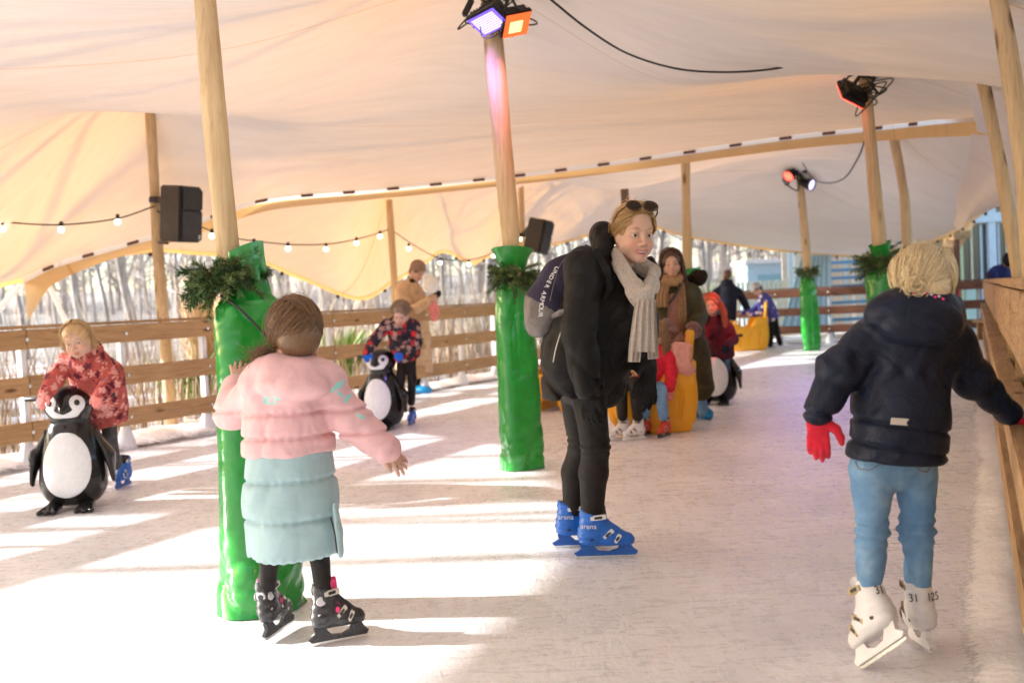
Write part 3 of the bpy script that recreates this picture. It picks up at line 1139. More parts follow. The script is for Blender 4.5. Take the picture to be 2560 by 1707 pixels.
# hem on canopy A's left edge, guy straps at the left corner
eL = np.stack([XY.reshape(191, 151, 2)[0, :, 0], XY.reshape(191, 151, 2)[0, :, 1], Zg[0, :]], 1)
ribbon("hem", eL + np.array((0, 0, 0.005)), eL + np.array((0, 0, -0.05)), M['valance'], tentA, 2)
for (pa, pb) in (((62, 700, 11.8), (-90, 870, 12.6)), ((112, 690, 12.1), (190, 860, 13.2)), ((898, 745, 15.0), (860, 850, 16.2))):
    mb = MB()
    a_, b_ = W(*pa), W(*pb)
    mb.beam(a_, b_, 0.07, 0.012, (0, 1, 0.2))
    tag(mb.build("guy_strap", M['hem'], None), {62: "pale guy strap slanting down left from the tent corner", 112: "white guy strap slanting down behind the floral girl's head", 898: "thin guy strap below the pointed tent tip"}[pa[0]], "strap")


# gathered flap of canopy A at the right-hand poles
def flap(name, rows, mat, parent, seed, amp=0.05, fr=(3, 8)):
    R = [spline(r, 50) for r in rows]
    n = 40
    V = []
    for j in range(50):
        V.append(spline([r[j] for r in R], n))
    V = np.array(V)
    wv = waves(seed, fr, amp)
    Pf = V.reshape(-1, 3)
    V = Pf + np.stack([wv(Pf * np.array((1, 1, 0.25))), wv(Pf * np.array((1, 1, 0.25)) + 7), 0 * Pf[:, 0]], 1)
    return mesh_obj(name, V, grid_faces(49, n - 1), mat, parent)


flap("side_flap", [[W(2405, 196, 8.0), W(2420, 260, 8.1), W(2435, 330, 8.2)], [W(2450, 205, 7.9), W(2475, 290, 8.1), W(2500, 350, 8.2)], [W(2520, 220, 7.8), W(2540, 300, 7.9), W(2580, 360, 8.0)]], M['tent'], tentA, 51, 0.05)
flap("side_flap", [[W(2432, 335, 9.3), W(2420, 430, 9.6), W(2385, 560, 10.4)], [W(2470, 340, 9.2), W(2465, 440, 9.5), W(2400, 575, 10.3)], [W(2530, 335, 9.0), W(2520, 450, 9.3), W(2440, 545, 10.0)], [W(2640, 330, 8.6), W(2640, 450, 9.0), W(2560, 500, 9.6)]], M['tent'], tentA, 52, 0.09, (4, 9))
# ------------------------------------------------------------------ tent poles, green covers, wreaths
m, nt, b = newmat("green_vinyl", (0.012, 0.27, 0.03), 0.22, 0, 0.6)
v = coords(nt)
n1 = noise_out(nt, v, 7, 4, 0.5, 0.8)
nt.links.new(ramp(nt, n1, [(0.3, (0.008, 0.2, 0.022)), (0.7, (0.016, 0.3, 0.035))]), b.inputs["Base Color"])
nt.links.new(ramp(nt, noise_out(nt, v, 22, 5, 0.7), [(0.4, (0.12,) * 3), (0.8, (0.34,) * 3)]), b.inputs["Roughness"])
bump(nt, b, n1, 0.2, 0.03)
M['vinyl'] = m
M['needle'] = []
for k, c in enumerate([(0.04, 0.085, 0.03), (0.075, 0.14, 0.04), (0.13, 0.19, 0.06)]):
    m, nt, b = newmat("fir_needles", c, 0.5, 0, 0.4)
    M['needle'].append(m)
M['twig'] = newmat("fir_twig", (0.09, 0.06, 0.035), 0.8)[0]


def pole_pts(pts, r0, r1, seed, mat, root, name="shaft"):
    """pts: world points base -> top; slightly crooked tapered log"""
    c = spline(pts, 26)
    wv = waves(seed, (1.3, 3.1), 1.0)
    c2 = c + np.stack([wv(c), wv(c + 5), 0 * c[:, 0]], 1) * 0.012
    rr = np.linspace(r0, r1, 26) * (1 + 0.05 * np.sin(np.linspace(0, 9, 26) + seed))
    mb = MB().tube(c2, rr, 18)
    V = np.concatenate(mb.v)
    wn = waves(seed + 1, (9, 23), 0.005)
    cen = np.repeat(c2, 18, axis=0)
    dirv = V - cen
    L = np.linalg.norm(dirv, axis=1)[:, None] + 1e-9
    V = V + dirv / L * wn(V)[:, None]
    return mesh_obj(name, V, mb.f, mat, root, True)


def cover(root, base, top, seed, H=1.3, wide=0.14, neck=0.075, flare=0.07, collar=0.2, yaw=0.0, foot=1.2, lean=0.0):
    """loose vinyl sleeve from the ice to shoulder height, tied at the neck, flared collar above"""
    base, top = arr(base), arr(top)
    ax = (top - base)
    ax = ax / ax[2]
    prof = [(0.0, wide * foot), (0.02, wide * foot * 0.99), (0.1, wide * (foot * 0.75 + 0.27)), (0.22, wide * 1.04), (0.45, wide), (0.8, wide * 0.97), (H - 0.22, wide * 0.93), (H - 0.07, wide * 0.92), (H - 0.015, wide * 0.84),
            (H + 0.03, neck * 1.15), (H + 0.08, neck), (H + 0.13, neck * 1.05), (H + collar * 0.8, neck + flare * 0.55), (H + collar, neck + flare)]
    n, rings = 72, 96
    hs = np.linspace(0, H + collar, rings)
    hs = np.sort(np.concatenate([hs, np.linspace(H - 0.05, H + 0.1, 14)]))
    R = np.interp(hs, [p[0] for p in prof], [p[1] for p in prof])
    ang = np.linspace(0, 2 * np.pi, n, endpoint=False)
    wl = waves(int(seed * 10), (3.2, 7.0), 1.0, (1, 1, 0.35))
    vf = folds(int(seed * 10) + 9, 9, 1.0, (0.12, 0, 1), 0.14, 2.0)
    hf = folds(int(seed * 10) + 19, 10, 1.0, (1, 0.3, 0.35), 0.2, 3.0)
    wf = waves(int(seed * 10) + 3, (15, 30), 1.0, (1, 1, 0.6))
    V = []
    for h, r in zip(hs, R):
        c = base + ax * h
        off = lean * np.clip(h / H, 0, 1)
        q = np.stack([np.cos(ang) * r * 1.06, np.sin(ang) * r * 0.88, np.full(n, 0.0)], 1)
        P = c + q @ rotz(yaw).T
        P[:, 0] += off
        u = np.stack([np.cos(ang + yaw), np.sin(ang + yaw), 0 * ang], 1)
        sharp = np.clip((h - H) / 0.05, -1, 1)
        fold_n = np.exp(-((h - H - 0.06) / 0.09) ** 2)
        foot_n = np.exp(-(h / 0.22) ** 2)
        amp = 0.012 + 0.016 * foot_n
        d = amp * wl(P) + (0.003 + 0.006 * foot_n) * -np.abs(wf(P)) + 0.012 * vf(P) + (0.006 + 0.03 * foot_n + 0.012 * np.exp(-((h - H + 0.1) / 0.12) ** 2)) * hf(P) + fold_n * 0.014 * np.sin(ang * 9 + seed + 2 * np.sin(ang * 2))
        d = d + 0.012 * np.sin(ang * 3 + seed + h * 1.3) * (h < H)
        # overlap ridge of the wrapped sheet
        da = np.abs((ang - (0.9 + seed) + np.pi) % (2 * np.pi) - np.pi)
        d = d + 0.018 * np.exp(-(da / 0.12) ** 2) * (h < H)
        P = P + u * d[:, None]
        if h > H + 0.13:
            P[:, 2] += 0.028 * np.sin(ang + seed * 1.7) * (h - H - 0.13) / (collar - 0.12)
        V.append(P)
    V = np.concatenate(V)
    V[:, 2] = np.maximum(V[:, 2], 0.004)
    m_ = len(hs)
    Fc = []
    for i in range(m_ - 1):
        for k in range(n):
            Fc.append((i * n + k, i * n + (k + 1) % n, (i + 1) * n + (k + 1) % n, (i + 1) * n + k))
    o = mesh_obj("green_cover", V, np.array(Fc), M['vinyl'], root)
    # tie cord round the neck with a loose end across the shoulder
    c = base + ax * (H + 0.06)
    pts = [c + np.array((math.cos(a) * (neck * 1.12), math.sin(a) * (neck * 1.0), 0.012 * math.sin(2 * a))) for a in np.linspace(0, 2 * np.pi, 24)]
    mb = MB().tube(pts, 0.008, 6, False)
    e = base + ax * (H - 0.2)
    s_ = base + ax * (H + 0.03)
    mb.tube(spline([s_ + np.array((-0.03, -neck * 1.15, 0)), s_ + np.array((0.05, -wide * 0.9, -0.05)), e + np.array((wide * 0.92 + lean, -wide * 0.72, 0.0))], 14), 0.006, 6)
    mb.build("tie_cord", M['cable'], o, True)
    return o


def wreath(name, label, c, R, seed, n_tw=70, L=0.15, spread=1.0, group=None, tilt=0.0, dense=46):
    r = np.random.default_rng(seed)
    c = arr(c)
    root = thing(name, label, "wreath", c, group)
    NV, NF, NM = [], [], []
    tw = MB()
    cnt = 0
    for i in range(n_tw):
        a = r.uniform(0, 2 * np.pi)
        out = np.array((math.cos(a), math.sin(a), 0.0))
        tan = np.array((-math.sin(a), math.cos(a), 0.0)) * r.choice((-1, 1))
        p = c + out * R * r.uniform(0.55, 1.0) + np.array((0, 0, r.normal() * 0.03 + tilt * math.cos(a)))
        d = out * r.uniform(0.2, 0.95) + tan * r.uniform(0.1, 1.0) + np.array((0, 0, r.uniform(-0.75, 0.65)))
        d /= np.linalg.norm(d)
        ln = L * r.uniform(0.55, 1.25) * spread
        bend = np.array((0, 0, -0.35 * ln * r.uniform(0, 1)))
        pts = [p, p + d * ln * 0.5 + bend * 0.3, p + d * ln + bend]
        sp = spline(pts, 8)
        tw.tube(sp, np.linspace(0.0032, 0.0012, 8), 5)
        nn = int(1.5 * dense * ln / L)
        ts = r.uniform(0.05, 1, nn)
        P = np.stack([np.interp(ts, np.linspace(0, 1, 8), sp[:, k]) for k in range(3)], 1)
        ax = (sp[-1] - sp[0]) / np.linalg.norm(sp[-1] - sp[0])
        dv = r.normal(size=(nn, 3))
        dv = dv - ax * (dv @ ax)[:, None]
        dv /= np.linalg.norm(dv, axis=1)[:, None]
        dv = dv * 0.8 + ax * r.uniform(0.35, 0.9, nn)[:, None]
        dv /= np.linalg.norm(dv, axis=1)[:, None]
        ln2 = r.uniform(0.016, 0.032, nn)[:, None]
        side = np.cross(dv, r.normal(size=(nn, 3)))
        side /= np.linalg.norm(side, axis=1)[:, None]
        w = 0.0021
        quad = np.stack([P - side * w, P + side * w, P + dv * ln2 + side * w * 0.4, P + dv * ln2 - side * w * 0.4], 1)
        NV.append(quad.reshape(-1, 3))
        NM += [int(r.integers(0, 3))] * nn
        cnt += nn
    tw.build("twigs", M['twig'], root, True)
    V = np.concatenate(NV)
    mesh_obj("needles", V, np.arange(len(V)).reshape(-1, 4), M['needle'], root, False, matidx=NM)
    return root


def tent_pole(label, pts, r0, r1, seed, mat=None, group="peeled log tent poles"):
    b_ = Vector(pts[0])
    root = thing("tent_pole", label, "tent pole", (b_.x, b_.y, b_.z), group)
    pole_pts(pts, r0, r1, seed, mat or M['log'], root)
    return root


def ext(a, b_, z):
    """extend line b->a down to height z"""
    a, b_ = Vector(a), Vector(b_)
    t = (z - b_.z) / (a.z - b_.z)
    return b_ + (a - b_) * t


# near green pole
T = W(506, -40, 4.1)
Bp = G(652, 1523)
P1 = tent_pole("thick leaning log pole in the green cover the pink girl reaches for", [Bp, W(567, 609, Bp.y), T], 0.054, 0.044, 1)
cover(P1, Bp + Vector((0.0, 0, 0)), W(577, 640, Bp.y), 1.3, 1.25, 0.15, 0.068, 0.002, 0.22, 0.5, 1.12, 0.06)
wreath("fir_wreath", "large fir wreath with a drooping sprig on the nearest green pole", W(563, 694, Bp.y) , 0.1, 5, 150, 0.092, 1.0, "fir wreaths tied to the green poles", 0.02, 60)
# second green pole
B2 = G(1306, 1172)
P2 = tent_pole("tall log pole in a wrinkled green cover beside the woman with backpack", [B2, W(1284, 640, B2.y), W(1229, 30, B2.y), W(1222, -60, B2.y)], 0.075, 0.06, 2)
cover(P2, B2, W(1285, 626, B2.y), 2.1, 1.3, 0.135, 0.075, 0.07, 0.27, 0.2, 1.05, -0.02)
wreath("fir_wreath", "dark fir wreath on the green pole behind the backpack", W(1288, 690, B2.y - 0.02), 0.12, 6, 150, 0.125, 1.0, "fir wreaths tied to the green poles", -0.03, 56)
# far green pole
B3 = G(2029, 876)
P3_ = tent_pole("slim log pole in a straight green cover before the blue stairs", [B3, W(2019, 690, B3.y), W(1996, 392, B3.y)], 0.085, 0.07, 3)
cover(P3_, B3, W(2019, 690, B3.y), 3.7, 1.36, 0.17, 0.1, 0.03, 0.12, 0.3, 1.0)
wreath("fir_wreath", "small round fir wreath topping the far green pole", W(2018, 678, B3.y - 0.05), 0.15, 7, 120, 0.13, 1.0, "fir wreaths tied to the green poles", 0, 50)
# pole behind the blond child
B4 = G(2240, 1046)
P4_ = tent_pole("log pole in a green cover right behind the blond child's head", [B4, W(2200, 604, B4.y), W(2158, 168, B4.y)], 0.068, 0.055, 4)
cover(P4_, B4, W(2199, 604, B4.y), 4.4, 1.3, 0.15, 0.06, 0.03, 0.26, 0.1, 1.1)
wreath("fir_wreath", "bushy fir wreath beside the blond child's hair", W(2205, 652, B4.y - 0.03), 0.13, 8, 150, 0.15, 1.0, "fir wreaths tied to the green poles", 0.02, 56)
# other poles
B5 = G(2300, 922)
P5_ = tent_pole("crooked log pole with dark bark patch behind the blond child", [B5, W(2270, 637, 14), W(2258, 480, 14), W(2231, 332, 14)], 0.075, 0.062, 5)
wreath("fir_wreath", "half hidden fir wreath to the right of the blond child's hair", W(2274, 655, 13.9), 0.14, 9, 60, 0.14, 1.0, "fir wreaths tied to the green poles", 0, 50)
SP = W(375, 282, 10.7)
SPB = G(430, 1086)
tent_pole("pole behind the left rail fence carrying the big loudspeaker", [SPB, W(398, 640, 10.75), W(384, 420, 10.72), SP], 0.062, 0.05, 6)
YB = G(1003, 970)
tent_pole("yellowish pole standing beside the woman in the beige coat", [YB, W(985, 696, YB.y), W(972, 500, YB.y)], 0.06, 0.05, 7)
QB = G(1318, 925)
tent_pole("thin pole with the small loudspeaker behind the second green pole", [QB, W(1306, 640, 17.4), W(1302, 458, 17.4)], 0.055, 0.05, 8)
DB = G(1576, 907)
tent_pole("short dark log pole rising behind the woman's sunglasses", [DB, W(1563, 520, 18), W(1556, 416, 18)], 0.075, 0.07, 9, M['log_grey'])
OB = G(1724, 955)
P6_ = tent_pole("reddish log pole standing right behind the mother in the olive coat", [OB, W(1718, 640, OB.y), W(1714, 390, OB.y)], 0.068, 0.06, 10)
cover(P6_, OB, W(1718, 640, OB.y), 5.2, 1.25, 0.13, 0.09, 0.12, 0.27, 0.6)
# poles behind the counter on the right
tent_pole("thinner log pole whose foot stands on the plank counter", [W(2548, 714, 7.45), W(2510, 470, 7.5), W(2458, 200, 7.6)], 0.052, 0.045, 11)
tent_pole("thick log pole at the right edge in front of the counter pole", [W(2600, 860, 5.5), W(2560, 400, 5.6), W(2490, -60, 5.7)], 0.058, 0.05, 12)

# ------------------------------------------------------------------ loudspeakers
M['grille'] = plastic("speaker_grille", (0.03, 0.03, 0.032), 0.55)


def speaker(label, c, face, up, size, pole_at, sc=1.0):
    root = thing("loudspeaker", label, "loudspeaker", arr(c))
    R = frame(face, up)      # x = facing direction
    w, h, d = size
    prof = [(-d / 2, -w * 0.26), (d / 2 - 0.01, -w / 2), (d / 2 - 0.01, w / 2), (-d / 2, w * 0.26)]
    V = [(x, y, z) for z in (-h / 2, h / 2) for x, y in prof]
    bm = bmesh.new()
    vs_ = [bm.verts.new(v_) for v_ in V]
    for f in ((3, 2, 1, 0), (4, 5, 6, 7), (0, 1, 5, 4), (1, 2, 6, 5), (2, 3, 7, 6), (3, 0, 4, 7)):
        bm.faces.new([vs_[i] for i in f])
    bmesh.ops.bevel(bm, geom=bm.edges[:], offset=0.018, segments=3, affect='EDGES')
    bm.verts.ensure_lookup_table()
    P = np.array([v_.co[:] for v_ in bm.verts]) @ R.T + arr(c)
    Fc = [[v_.index for v_ in f.verts] for f in bm.faces]
    bm.free()
    mesh_obj("cabinet", P, Fc, M['black'], root, False)
    tr = lambda p: np.asarray(p) @ R.T + arr(c)
    g = MB()
    g.box(tr((d / 2 + 0.004, 0, -h * 0.2)), (0.02, w * 0.88, h * 0.52), R, 0.008)
    g.build("grille", M['grille'], root)
    hn = MB()
    for i in range(5):
        q = i / 4
        hn.box(tr((d / 2 - 0.002 + 0.012 * (1 - q), 0, h * 0.26)), (0.012, w * (0.86 - 0.55 * q), h * (0.34 - 0.18 * q)), R, 0.004)
    hn.build("horn", M['black'], root)
    bd = MB()
    bd.box(tr((d / 2 + 0.017, w * 0.3, -h * 0.4)), (0.004, 0.035, 0.05), R, 0.002)
    bd.build("badge", M['steel'], root)
    br = MB()
    br.beam(tr((-d / 2, 0, h * 0.25)), arr(pole_at), 0.05, 0.06, (0, 0, 1), 0.01)
    br.build("bracket", M['black'], root)
    br = MB()
    br.beam(tr((-d / 2 + 0.04, 0, -h / 2 - 0.02)), arr(pole_at) - np.array((0, 0, h * 0.78)), 0.03, 0.03, (0, 0, 1), 0.008)
    MB().lathe([(0.07, -0.03), (0.075, 0), (0.07, 0.03)], arr(pole_at), (0.05, 0, 1), 14).build("pole_collar", M['black'], root)
    br.build("bracket", M['black'], root)
    return root


c1 = W(446, 535, 10.45)
speaker("big black loudspeaker with horn on the pole behind the left rail fence", c1, (0.95, -0.36, -0.12), (-0.07, 0, 1), (0.36, 0.58, 0.34), W(390, 500, 10.7))
c2 = W(1344, 590, 17.0)
speaker("small dark loudspeaker between the green pole and the woman's backpack", c2, (0.9, -0.5, -0.25), (0.14, 0, 1), (0.38, 0.58, 0.36), W(1305, 588, 17.4))

# ------------------------------------------------------------------ LED floodlights
M['led_violet'] = emit("violet_led_panel", (0.26, 0.14, 1.0), 0.5)
M['led_dot'] = emit("violet_led_dots", (0.62, 0.52, 1.0), 0.9)
M['led_orange'] = emit("orange_led_panel", (1.0, 0.13, 0.03), 0.6)
M['led_hot'] = emit("orange_led_core", (1.0, 0.5, 0.22), 0.9)
M['led_red'] = emit("red_led_panel", (1.0, 0.05, 0.03), 3.0)
M['glass_black'] = newmat("dark_glass", (0.02, 0.02, 0.025), 0.1)[0]


def flood(root, c, nrm_, up, w, h, panel, dots, name="floodlight"):
    """flat floodlight head: ribbed back, rim, glowing panel on the side nrm_"""
    R = frame(nrm_, up)
    tr = lambda p: np.asarray(p, dtype=float) @ R.T + arr(c)
    mb = MB()
    mb.box(tr((0, 0, 0)), (0.045, w, h), R, 0.012)
    for i in range(9):
        y = w * (-0.42 + 0.105 * i)
        mb.box(tr((-0.04, y, 0)), (0.05, 0.008, h * 0.8), R)
    mb.box(tr((-0.045, 0, 0)), (0.06, w * 0.5, h * 0.45), R, 0.012)
    o = mb.build(name, M['black'], root)
    pb = MB()
    pb.box(tr((0.025, 0, 0)), (0.006, w * 0.9, h * 0.88), R, 0.002)
    pb.build("glowing_panel", panel, o)
    if dots:
        for i in range(1):
            db = MB()
            for a in range(14):
                for b_ in range(8):
                    db.box(tr((0.030, w * (-0.34 + 0.68 * a / 13), h * (-0.32 + 0.64 * b_ / 7))), (0.004, w * 0.034, h * 0.05), R)
            db.build("led_grid", dots, o)
    yk = MB()
    yk.tube([tr((0, w * 0.53, 0)), tr((-0.12, w * 0.53, 0.02)), tr((-0.19, w * 0.3, 0.03)), tr((-0.19, -w * 0.3, 0.03)), tr((-0.12, -w * 0.53, 0.02)), tr((0, -w * 0.53, 0))], 0.011, 6)
    yk.build("yoke", M['black'], o)
    return o


def lamp_light(name, loc, target, color, power, size_deg=95, blend=0.9, parent=None):
    l = bpy.data.lights.new(name, 'SPOT')
    l.energy, l.color, l.spot_size, l.spot_blend = power, color, rad(size_deg), blend
    l.shadow_soft_size = 0.08
    o = bpy.data.objects.new(name, l)
    COL.objects.link(o)
    o.location = Vector(loc) - (Vector(root_loc(parent)) if parent is not None else Vector((0, 0, 0)))
    o.rotation_euler = (Vector(target) - Vector(loc)).to_track_quat('-Z', 'Y').to_euler()
    if parent is not None:
        o.parent = parent
    return o


def loops(c, n, r, seed):
    q = np.random.default_rng(seed)
    out = []
    for i in range(n):
        a = q.normal(size=3) * r
        b_ = q.normal(size=3) * r
        out.append(spline([arr(c) + a * 0.4, arr(c) + a + np.array((0, 0, -r * 0.3)), arr(c) + b_ - np.array((0, 0, r)), arr(c) + b_ * 0.3], 20))
    return out


LC = W(1228, 45, B2.y - 0.1)
lamp = thing("led_lamp", "violet and orange LED floodlights clamped to the second green pole", "stage light", arr(LC))
flood(lamp, W(1222, 50, B2.y - 0.25), (-0.18, -0.45, -0.87), (0.55, 0.6, -0.3), 0.26, 0.2, M['led_violet'], M['led_dot'])
flood(lamp, W(1288, 58, B2.y - 0.22), (0.45, -0.5, -0.75), (0.6, 0.4, 0.3), 0.2, 0.22, M['led_orange'], None)
hot = MB()
R_ = frame((0.45, -0.5, -0.75), (0.6, 0.4, 0.3))
hot.box(arr(W(1288, 58, B2.y - 0.22)) + R_ @ np.array((0.03, 0.01, -0.01)), (0.006, 0.09, 0.1), R_, 0.002)
hot.build("glowing_core", M['led_hot'], lamp)
cb = MB()
for q in loops(W(1232, 20, B2.y - 0.12), 9, 0.09, 3):
    cb.tube(q, 0.006, 6)
cb.tube(spline([W(1200, 62, 6.9), W(1206, 92, 6.86), W(1228, 94, 6.84), W(1252, 82, 6.86)], 16), 0.004, 6)
cb.build("cables", M['cable'], lamp, True)
cl = MB()
cl.lathe([(0.075, -0.05), (0.085, -0.03), (0.085, 0.03), (0.075, 0.05)], W(1231, 24, B2.y), (0.08, 0, 1), 16)
cl.beam(W(1180, 0, 6.95), W(1160, 40, 6.9), 0.04, 0.05, (0, 1, 0), 0.01)
cl.build("clamp", M['black'], lamp)
lamp_light("violet_beam", W(1212, 64, B2.y - 0.42), G(820, 1080), (0.35, 0.2, 1.0), 34, 80, 1.0, lamp)
lamp_light("orange_beam", W(1290, 68, B2.y - 0.3), G(1420, 1150), (1.0, 0.22, 0.05), 14, 110, 1.0, lamp)
# floodlight at the pole behind the blond child, seen from its dark back
LC4 = W(2140, 235, B4.y - 0.1)
lamp4 = thing("led_lamp", "black floodlight seen from behind on the pole above the blond child", "stage light", arr(LC4))
flood(lamp4, W(2128, 236, B4.y - 0.12), (-0.55, 0.7, -0.6), (0.3, 0.2, 1), 0.26, 0.22, M['led_red'], None)
cb = MB()
for q in loops(W(2165, 215, B4.y - 0.04), 9, 0.08, 4):
    cb.tube(q, 0.006, 6)
for k in range(5):
    cc = arr(W(2166 + k * 1.5, 190 + k * 16, B4.y))
    cb.tube([cc + np.array((math.cos(a) * 0.068, math.sin(a) * 0.068, 0.03 * math.sin(a + k))) for a in np.linspace(0, 2 * np.pi, 16)], 0.006, 6)
cb.build("cables", M['cable'], lamp4, True)
cl = MB()
cl.box(W(2190, 186, B4.y + 0.05), (0.1, 0.1, 0.08), None, 0.012)
cl.build("junction_box", M['black'], lamp4)
cl = MB()
cl.beam(W(2150, 190, B4.y - 0.1), W(2132, 215, B4.y - 0.12), 0.03, 0.04, (0, 1, 0), 0.008)
cl.build("clamp", M['black'], lamp4)


# par cans on the far pole
def par_can(root, c, d, panel, name="par_can", r=0.11):
    c, d = arr(c), arr(d) / np.linalg.norm(arr(d))
    mb = MB().lathe([(r * 0.45, -0.16), (r * 0.7, -0.14), (r * 0.8, -0.04), (r, 0.04), (r, 0.1), (r * 0.93, 0.1), (r * 0.9, 0.06)], c, d, 18)
    o = mb.build(name, M['black'], root, True)
    g = MB()
    g.lathe([(r * 0.9, 0.062), (r * 0.9, 0.072), (r * 0.5, 0.08)], c, d, 18)
    g.build("glowing_lens", panel, o, True)
    return o


LC3 = W(1990, 425, B3.y - 0.1)
lamp3 = thing("led_lamp", "cluster of violet and red spotlights on the far slim pole", "stage light", arr(LC3))
par_can(lamp3, W(2008, 418, B3.y - 0.15), (0.75, -0.5, -0.2), M['led_violet'])
par_can(lamp3, W(1976, 436, B3.y - 0.15), (-0.75, -0.6, -0.6), M['led_red'])
par_can(lamp3, W(2020, 460, B3.y - 0.15), (0.6, -0.75, -0.35), M['led_dot'])
cb = MB()
for q in loops(W(1992, 425, B3.y - 0.1), 9, 0.13, 5):
    cb.tube(q, 0.012, 6)
cb.build("cables", M['cable'], lamp3, True)
cl = MB()
cl.beam(W(1988, 405, B3.y - 0.1), W(2008, 455, B3.y - 0.1), 0.05, 0.06, (0, 1, 0), 0.01)
cl.lathe([(0.09, -0.05), (0.1, 0), (0.09, 0.05)], W(1998, 430, B3.y), (0, 0, 1), 14)
cl.build("clamp", M['black'], lamp3)
lamp_light("red_beam", W(2120, 244, B4.y + 0.0), W(1782, 775, 10.55), (1.0, 0.03, 0.02), 130, 20, 0.9, lamp4)
lamp_light("violet_beam", W(2026, 470, B3.y - 0.4), G(1990, 930), (0.3, 0.2, 1.0), 60, 75, 1.0, lamp3)

# ------------------------------------------------------------------ loose cables under the tent
def cable(label, pts, r, name="cable"):
    mb = MB().tube(spline(pts, 60), r, 6)
    return tag(mb.build(name, M['cable'], None, True), label, "cable")


cable("black cable sagging under the tent roof from the top edge", [W(1372, -4, 6.3), W(1470, 74, 6.6), W(1570, 135, 7.0), W(1690, 172, 7.0), W(1810, 181, 7.05), W(1925, 174, 7.1), W(1985, 158, 7.2), W(2010, 120, 7.3)], 0.008)
cable("thin cable looping from the far spotlights to the pole in front", [W(2006, 408, 18.0), W(2030, 444, 16.5), W(2065, 458, 14.5), W(2110, 446, 12.5), W(2145, 395, 10.5), W(2164, 345, 9.0)], 0.009)

# ------------------------------------------------------------------ string of bulbs
def bulb_string(label, pts, bulbs, r=0.008, br=0.032):
    root = thing("string_lights", label, "string lights", arr(pts[0]))
    sp = spline(pts, 120)
    MB().tube(sp, r, 6).build("cable", M['cable'], root, True)
    for (px, py, d) in bulbs:
        c = arr(W(px, py, d))
        j = int(np.argmin(((sp[:, [0]] - c[0]) ** 2).ravel()))
        topz = max(c[2] + br * 1.2, min(sp[j, 2], c[2] + 0.12))
        s_ = MB().lathe([(0.014, 0.0), (0.02, 0.004), (0.02, 0.05), (0.012, 0.06)], (c[0], c[1], c[2] + br * 0.75), (0.1, 0, 1), 10)
        o = s_.build("socket", M['cable'], root, True)
        g = MB().lathe([(0.001, -br), (br * 0.5, -br * 0.87), (br * 0.87, -br * 0.5), (br, 0), (br * 0.87, br * 0.5), (br * 0.5, br * 0.87)], c, (0.1, 0, 1), 14)
        g.build("bulb", M['bulb'], o, True)
    return root


bulb_string("string of lit bulbs sagging left of the big loudspeaker pole", [W(-60, 552, 10.0), W(10, 556, 10.2), W(150, 562, 10.4), W(290, 547, 10.6), W(386, 516, 10.65)],
            [(5, 572, 10.15), (153, 574, 10.35), (294, 555, 10.55)])
bulb_string("string of lit bulbs hanging between the big loudspeaker and the yellowish pole", [W(392, 528, 10.65), W(490, 562, 11.2), W(560, 590, 11.6), W(640, 603, 12.2), W(740, 612, 12.9), W(840, 608, 13.6), W(930, 588, 14.4), W(976, 572, 14.85)],
            [(530, 590, 11.4), (635, 614, 12.1), (720, 622, 12.7), (815, 623, 13.4), (891, 608, 14.0), (950, 591, 14.5)])
bulb_string("string of lit bulbs running from the yellowish pole behind the green pole", [W(978, 574, 14.85), W(1030, 610, 15.4), W(1090, 642, 15.9), W(1150, 652, 16.3), W(1215, 640, 16.8), W(1260, 618, 17.1), W(1304, 606, 17.35)],
            [(1022, 622, 15.3), (1100, 657, 15.9), (1172, 661, 16.5), (1233, 640, 17.0), (1300, 598, 17.3)])

# ------------------------------------------------------------------ light-blue stairs, shed, pickets, building at the far right
M['blue_paint'] = plastic("light_blue_paint", (0.23, 0.42, 0.5), 0.5)
M['blue_dark'] = plastic("grey_blue_steel", (0.1, 0.26, 0.4), 0.5)
M['pale_blue'] = plastic("pale_blue_paint", (0.42, 0.58, 0.72), 0.5)
M['cream'] = plastic("cream_paint", (0.72, 0.64, 0.45), 0.6)
M['tan_panel'] = plastic("tan_panel", (0.55, 0.42, 0.26), 0.6)
st = thing("stairs", "light blue open staircase rising behind the far rail fence", "stairs", arr(W(2200, 780, 24)))
d0 = 23.6
xl, xr = W(2070, 800, d0).x, W(2345, 800, d0).x
for k in range(15):
    mb = MB()
    z = 0.2 + 0.2 * k
    y = d0 + 0.24 * k
    mb.box(((xl + xr) / 2 + 0.06 * k, y, z), (xr - xl, 0.34, 0.07), None, 0.006)
    mb.build("step", M['blue_dark'], st)
for sx, nm in ((xl, 0), (xr, 1)):
    mb = MB()
    mb.beam((sx, d0 - 0.3, 0.0), (sx + 0.9, d0 + 3.6, 3.05), 0.08, 0.3, (0, 0, 1), 0.01)
    mb.build("stringer", M['blue_paint'], st)
slat_r = np.random.default_rng(12)
mb = MB()
cols = [plastic("stair_back_slat", c, 0.6) for c in ((0.7, 0.62, 0.48), (0.5, 0.65, 0.7), (0.8, 0.78, 0.72), (0.7, 0.55, 0.42))]
k = 0
x = xl + 0.1
while x < xr + 1.5:
    w_ = slat_r.uniform(0.06, 0.12)
    mb.box((x + w_ / 2, d0 + 4.2, 1.8), (w_ * 0.8, 0.03, 3.5), None, 0, int(slat_r.integers(0, 4)))
    x += w_
mb.build("slatted_back", cols, st)
